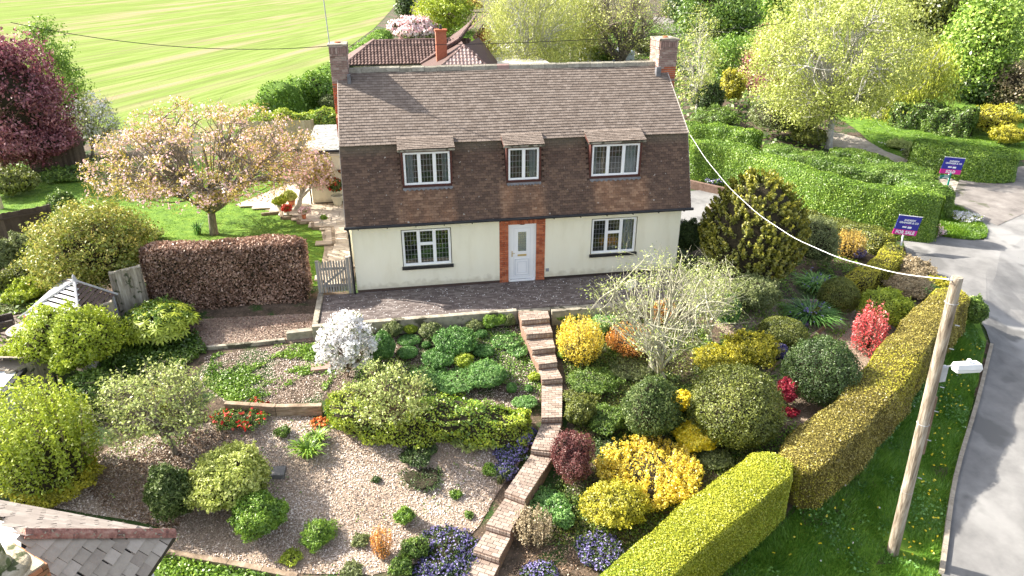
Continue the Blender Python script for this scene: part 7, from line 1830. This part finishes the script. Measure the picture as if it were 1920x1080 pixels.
bush('field_shrub', 'greyish shrub hard against the red chimney breast', 'shrub', -8.88, 33.84, 0.74, 0.83, 'greygreen', leaf=.12, lump=.4)

# ---------------------------------------------------------------- trees beyond the house
tree('cypress', 'slim dark columnar cypress at the edge of the field', 'conifer', -1.00, 97.35, -0.78, 3.93, 1.10, 3.57, 'dark', tips=90, limbs=3, lpt=60, cl=.8, leaf=.35, tr=.2, core=.8)
tree('round_tree', 'yellow green round tree beyond the bungalow roof', 'tree', 4.67, 88.22, 4.59, 4.37, 4.43, 3.32, 'lime', tips=160, limbs=6, lpt=60, cl=1.0, leaf=.35, tr=.25)
bush('blossom_bush', 'pale pink blossom bushes behind the bungalow ridge', 'shrub', 0.05, 85.04, 3.71, 1.68, 'greygreen', leaf=.3, lump=.4, flower='pink', ff=.4, fs=.35)
bush('orange_bush', 'orange bush at the top edge beyond the bungalow', 'shrub', 12.60, 121.10, 2.06, 1.44, 'amber', leaf=.35, lump=.4)
tree('weeping_birch', 'tall weeping pale green birch left of the bare tree', 'tree', 8.78, 45.41, 8.99, 5.38, 4.99, 5.39, 'birch', tips=430, limbs=11, lpt=105, cl=.75, leaf=.145, tr=.25, bark='pale', droop=1.0, shell=.3, asp=.4)
tree('weeping_birch', 'second weeping birch half behind the first', 'tree', 14.86, 51.33, 14.89, 4.88, 3.40, 4.61, 'birch', tips=230, limbs=8, lpt=70, cl=.8, leaf=.2, tr=.22, bark='pale', droop=.9, asp=.4)
tree('bare_tree', 'branching tree with thin young leaves behind the roof ridge', 'tree', 19.69, 48.93, 19.60, 5.34, 4.61, 4.17, 'birch', tips=240, limbs=10, lpt=26, cl=.8, leaf=.16, tr=.3, fork=.15, bark='grey', tw_extra=3, twigr=.03, shell=.2)
tree('bare_birch', 'white stemmed thin birch beside the right chimney', 'tree', 18.29, 26.99, 18.12, 4.04, 1.70, 3.70, 'spring', tips=110, limbs=6, lpt=40, cl=.5, leaf=.12, tr=.1, bark='pale', tw_extra=2)
tree('evergreen_tree', 'dark glossy evergreen tree at the top edge right of centre', 'tree', 36.67, 63.33, 36.14, 5.17, 4.71, 3.40, 'mid', tips=200, limbs=7, lpt=90, cl=1.2, leaf=.32, tr=.3, core=.6)
tree('evergreen_tree', 'second dark evergreen behind the timber building', 'tree', 45.38, 91.29, 44.13, 4.63, 3.43, 3.09, 'dark', tips=120, limbs=5, lpt=70, cl=1.2, leaf=.4, tr=.3, core=.6)
tree('golden_tree', 'fresh green bushy tree right of the right chimney', 'tree', 27.77, 40.11, 27.22, 2.15, 2.87, 2.57, 'fresh', tips=190, limbs=7, lpt=80, cl=.7, leaf=.18, tr=.16)
tree('big_lime_tree', 'large pale yellow green tree towering over the lane', 'tree', 23.00, 17.15, 22.37, 5.28, 5.29, 4.54, 'spring', tips=540, limbs=16, lpt=115, cl=.66, leaf=.13, tr=.2, fork=.42, bark='pale', shell=.3, tw_extra=1, seed=31)
tree('purple_plum', 'dark red leaved plum tree left of the large pale tree', 'tree', 27.15, 32.70, 26.92, 3.18, 2.20, 2.73, 'plum', tips=150, limbs=7, lpt=60, cl=.7, leaf=.16, tr=.14, bark='brown', tw_extra=1)
tree('yellow_willow', 'golden weeping willow with stout leaning trunk', 'tree', 31.12, 23.84, 32.76, 3.01, 3.17, 3.25, 'willow', tips=300, limbs=9, lpt=110, cl=.7, leaf=.2, tr=.42, fork=.25, bark='pale', droop=1.1, asp=.3)
tree('bright_maple', 'brilliant green maple at the upper right', 'tree', 43.64, 28.10, 42.12, 4.91, 2.35, 4.21, 'maple', tips=250, limbs=8, lpt=85, cl=1.0, leaf=.26, tr=.25, core=.5)
tree('far_tree', 'tall olive green tree at the top edge behind the willow', 'tree', 49.73, 43.06, 48.76, 5.20, 3.92, 4.46, 'yew', tips=230, limbs=8, lpt=80, cl=1.2, leaf=.32, tr=.3, core=.5)
tree('far_tree', 'shadowed tree filling the top right corner', 'tree', 62.24, 44.75, 60.23, 5.57, 3.33, 4.66, 'mid', tips=230, limbs=8, lpt=80, cl=1.2, leaf=.32, tr=.3, core=.5)
tree('far_tree', 'dark tree behind the brilliant maple', 'tree', 64.75, 56.78, 63.72, 5.69, 3.84, 3.84, 'dark', tips=200, limbs=8, lpt=80, cl=1.4, leaf=.4, tr=.3, core=.6)
tree('far_tree', 'yellowish tree at the top edge above the large pale tree', 'tree', 70.91, 92.57, 70.05, 5.69, 8.05, 4.29, 'spring', tips=230, limbs=8, lpt=70, cl=1.5, leaf=.42, tr=.3, core=.5)
tree('far_tree', 'green tree at the top edge left of the yellowish one', 'tree', 56.94, 85.03, 56.73, 5.28, 4.14, 3.97, 'fresh', tips=160, limbs=7, lpt=70, cl=1.3, leaf=.38, tr=.3, core=.5)
tree('far_tree', 'light olive tree at the top edge right of the yellowish one', 'tree', 68.02, 75.14, 66.97, 5.64, 4.93, 5.09, 'birch', tips=190, limbs=7, lpt=70, cl=1.3, leaf=.38, tr=.3, core=.5)
tree('ivy_tree', 'ivy covered dark tree below the brilliant maple', 'tree', 43.11, 28.17, 42.57, 1.62, 2.42, 1.45, 'dark', tips=130, limbs=6, lpt=80, cl=.8, leaf=.22, tr=.2, core=.6)
tree('brown_tree', 'brownish twiggy tree on the right edge', 'tree', 44.74, 25.88, 43.91, 1.84, 1.84, 2.09, 'straw', tips=120, limbs=6, lpt=50, cl=.7, leaf=.16, tr=.16, tw_extra=2, core=.5)
tree('bright_maple', 'slice of bright green maple at the right edge', 'tree', 55.43, 36.16, 54.47, 3.15, 1.29, 2.59, 'maple', tips=90, limbs=5, lpt=70, cl=.9, leaf=.26, tr=.2)
for lab, a, pp, lf in (('twiggy olive shrub between the privet hedge and the large pale tree', (20.50, 19.56, 2.16, 1.65), 'greygreen', .11), ('tall golden conifer like shrub behind the right gable', (21.91, 29.13, 1.08, 1.67), 'goldgreen', .12),
                       ('dark green shrub at the right gable wall', (19.09, 26.70, 1.11, 1.35), 'dark', .12), ('mixed shrub behind the short gable hedge', (18.30, 23.46, 1.65, 0.69), 'mid', .11), ('rounded shrub at the foot of the large pale tree', (21.96, 17.76, 1.16, 0.73), 'yew', .12),
                       ('pale green shrub left of the large pale tree trunk', (23.14, 21.00, 1.31, 0.93), 'pale', .12), ('golden variegated dome across the lane', (36.09, 18.78, 1.67, 1.07), 'goldgreen', .12), ('smaller golden dome at the right edge', (35.04, 16.13, 1.03, 0.68), 'goldgreen', .12),
                       ('yellow bush on the far lawn', (35.52, 51.20, 1.05, 0.93), 'gold', .2), ('dark bush under the willow beside the stout trunk', (33.92, 23.53, 1.34, 0.85), 'mid', .14), ('green bush beside the far curving lane', (33.93, 50.98, 2.08, 1.38), 'fresh', .2),
                       ('shaded shrubs between the bare tree and the lane', (24.59, 55.24, 1.79, 1.06), 'yew', .2), ('shrub below the bare tree behind the ridge', (18.18, 51.27, 1.91, 0.99), 'fresh', .2), ('white flowering low plants by the lane', (27.61, 16.46, 0.88, 0.29), 'pale', .1),
                       ('grey green plants at the corner of the boxy hedge', (26.48, 13.90, 0.58, 0.51), 'greygreen', .1), ('rough shrubs along the lane top right', (40.35, 21.35, 0.85, 0.69), 'mid', .14), ('pink tinged shrub left of the lane bend', (26.29, 34.16, 0.73, 0.54), 'berberis', .12)):
    X_, Y_, rx_, rz_ = a
    bush('distant_shrub', lab, 'shrub', X_, Y_, rx_, rz_, pp, leaf=lf, lump=.4, k=40, fuzz=.3, nmax=7000)
# small parked things by the right gable
bx, by = (20.45, 32.36)
bz = ground(bx, by)
bin_ = empty('wheelie_bin', (bx, by, bz), 0, 'dark bin with pale lid half hidden behind the right gable', 'bin')
m = MB(); m.hexa([(bx-.3, by-.35, bz), (bx+.3, by-.35, bz), (bx+.3, by+.35, bz), (bx-.3, by+.35, bz), (bx-.36, by-.42, bz+1.1), (bx+.36, by-.42, bz+1.1), (bx+.36, by+.42, bz+1.1), (bx-.36, by+.42, bz+1.1)]); m.build('bin_body', black_m, bin_, bevel=.03)
m = MB(); m.box(bx-.38, bx+.38, by-.45, by+.44, bz+1.105, bz+1.16); m.build('lid', MATS['galvanised'], bin_, bevel=.02)
for s in (-1, 1): m = MB(); m.tube([(bx+s*.3, by+.36, bz+.1), (bx+s*.36, by+.36, bz+.1)], .1, 12); m.build('wheel', black_m, bin_)


# ---------------------------------------------------------------- finish: put each single-mesh thing's origin at its base
def rebase():
    bpy.context.view_layer.update()
    for o in list(COL.objects):
        if o.parent or o.type != 'MESH' or o.get('kind') == 'structure' or o.location.length > 1e-6: continue
        n = len(o.data.vertices)
        if not n: continue
        a = np.empty(n*3, np.float32); o.data.vertices.foreach_get('co', a); a = a.reshape(-1, 3)
        lo, hi = a.min(0), a.max(0)
        c = np.array([(lo[0]+hi[0])/2, (lo[1]+hi[1])/2, lo[2]])
        a -= c; o.data.vertices.foreach_set('co', a.ravel()); o.data.update()
        o.location = c.tolist()
        for ch in o.children: ch.matrix_parent_inverse = Matrix.Translation(-Vector(c.tolist())) @ ch.matrix_parent_inverse
rebase()
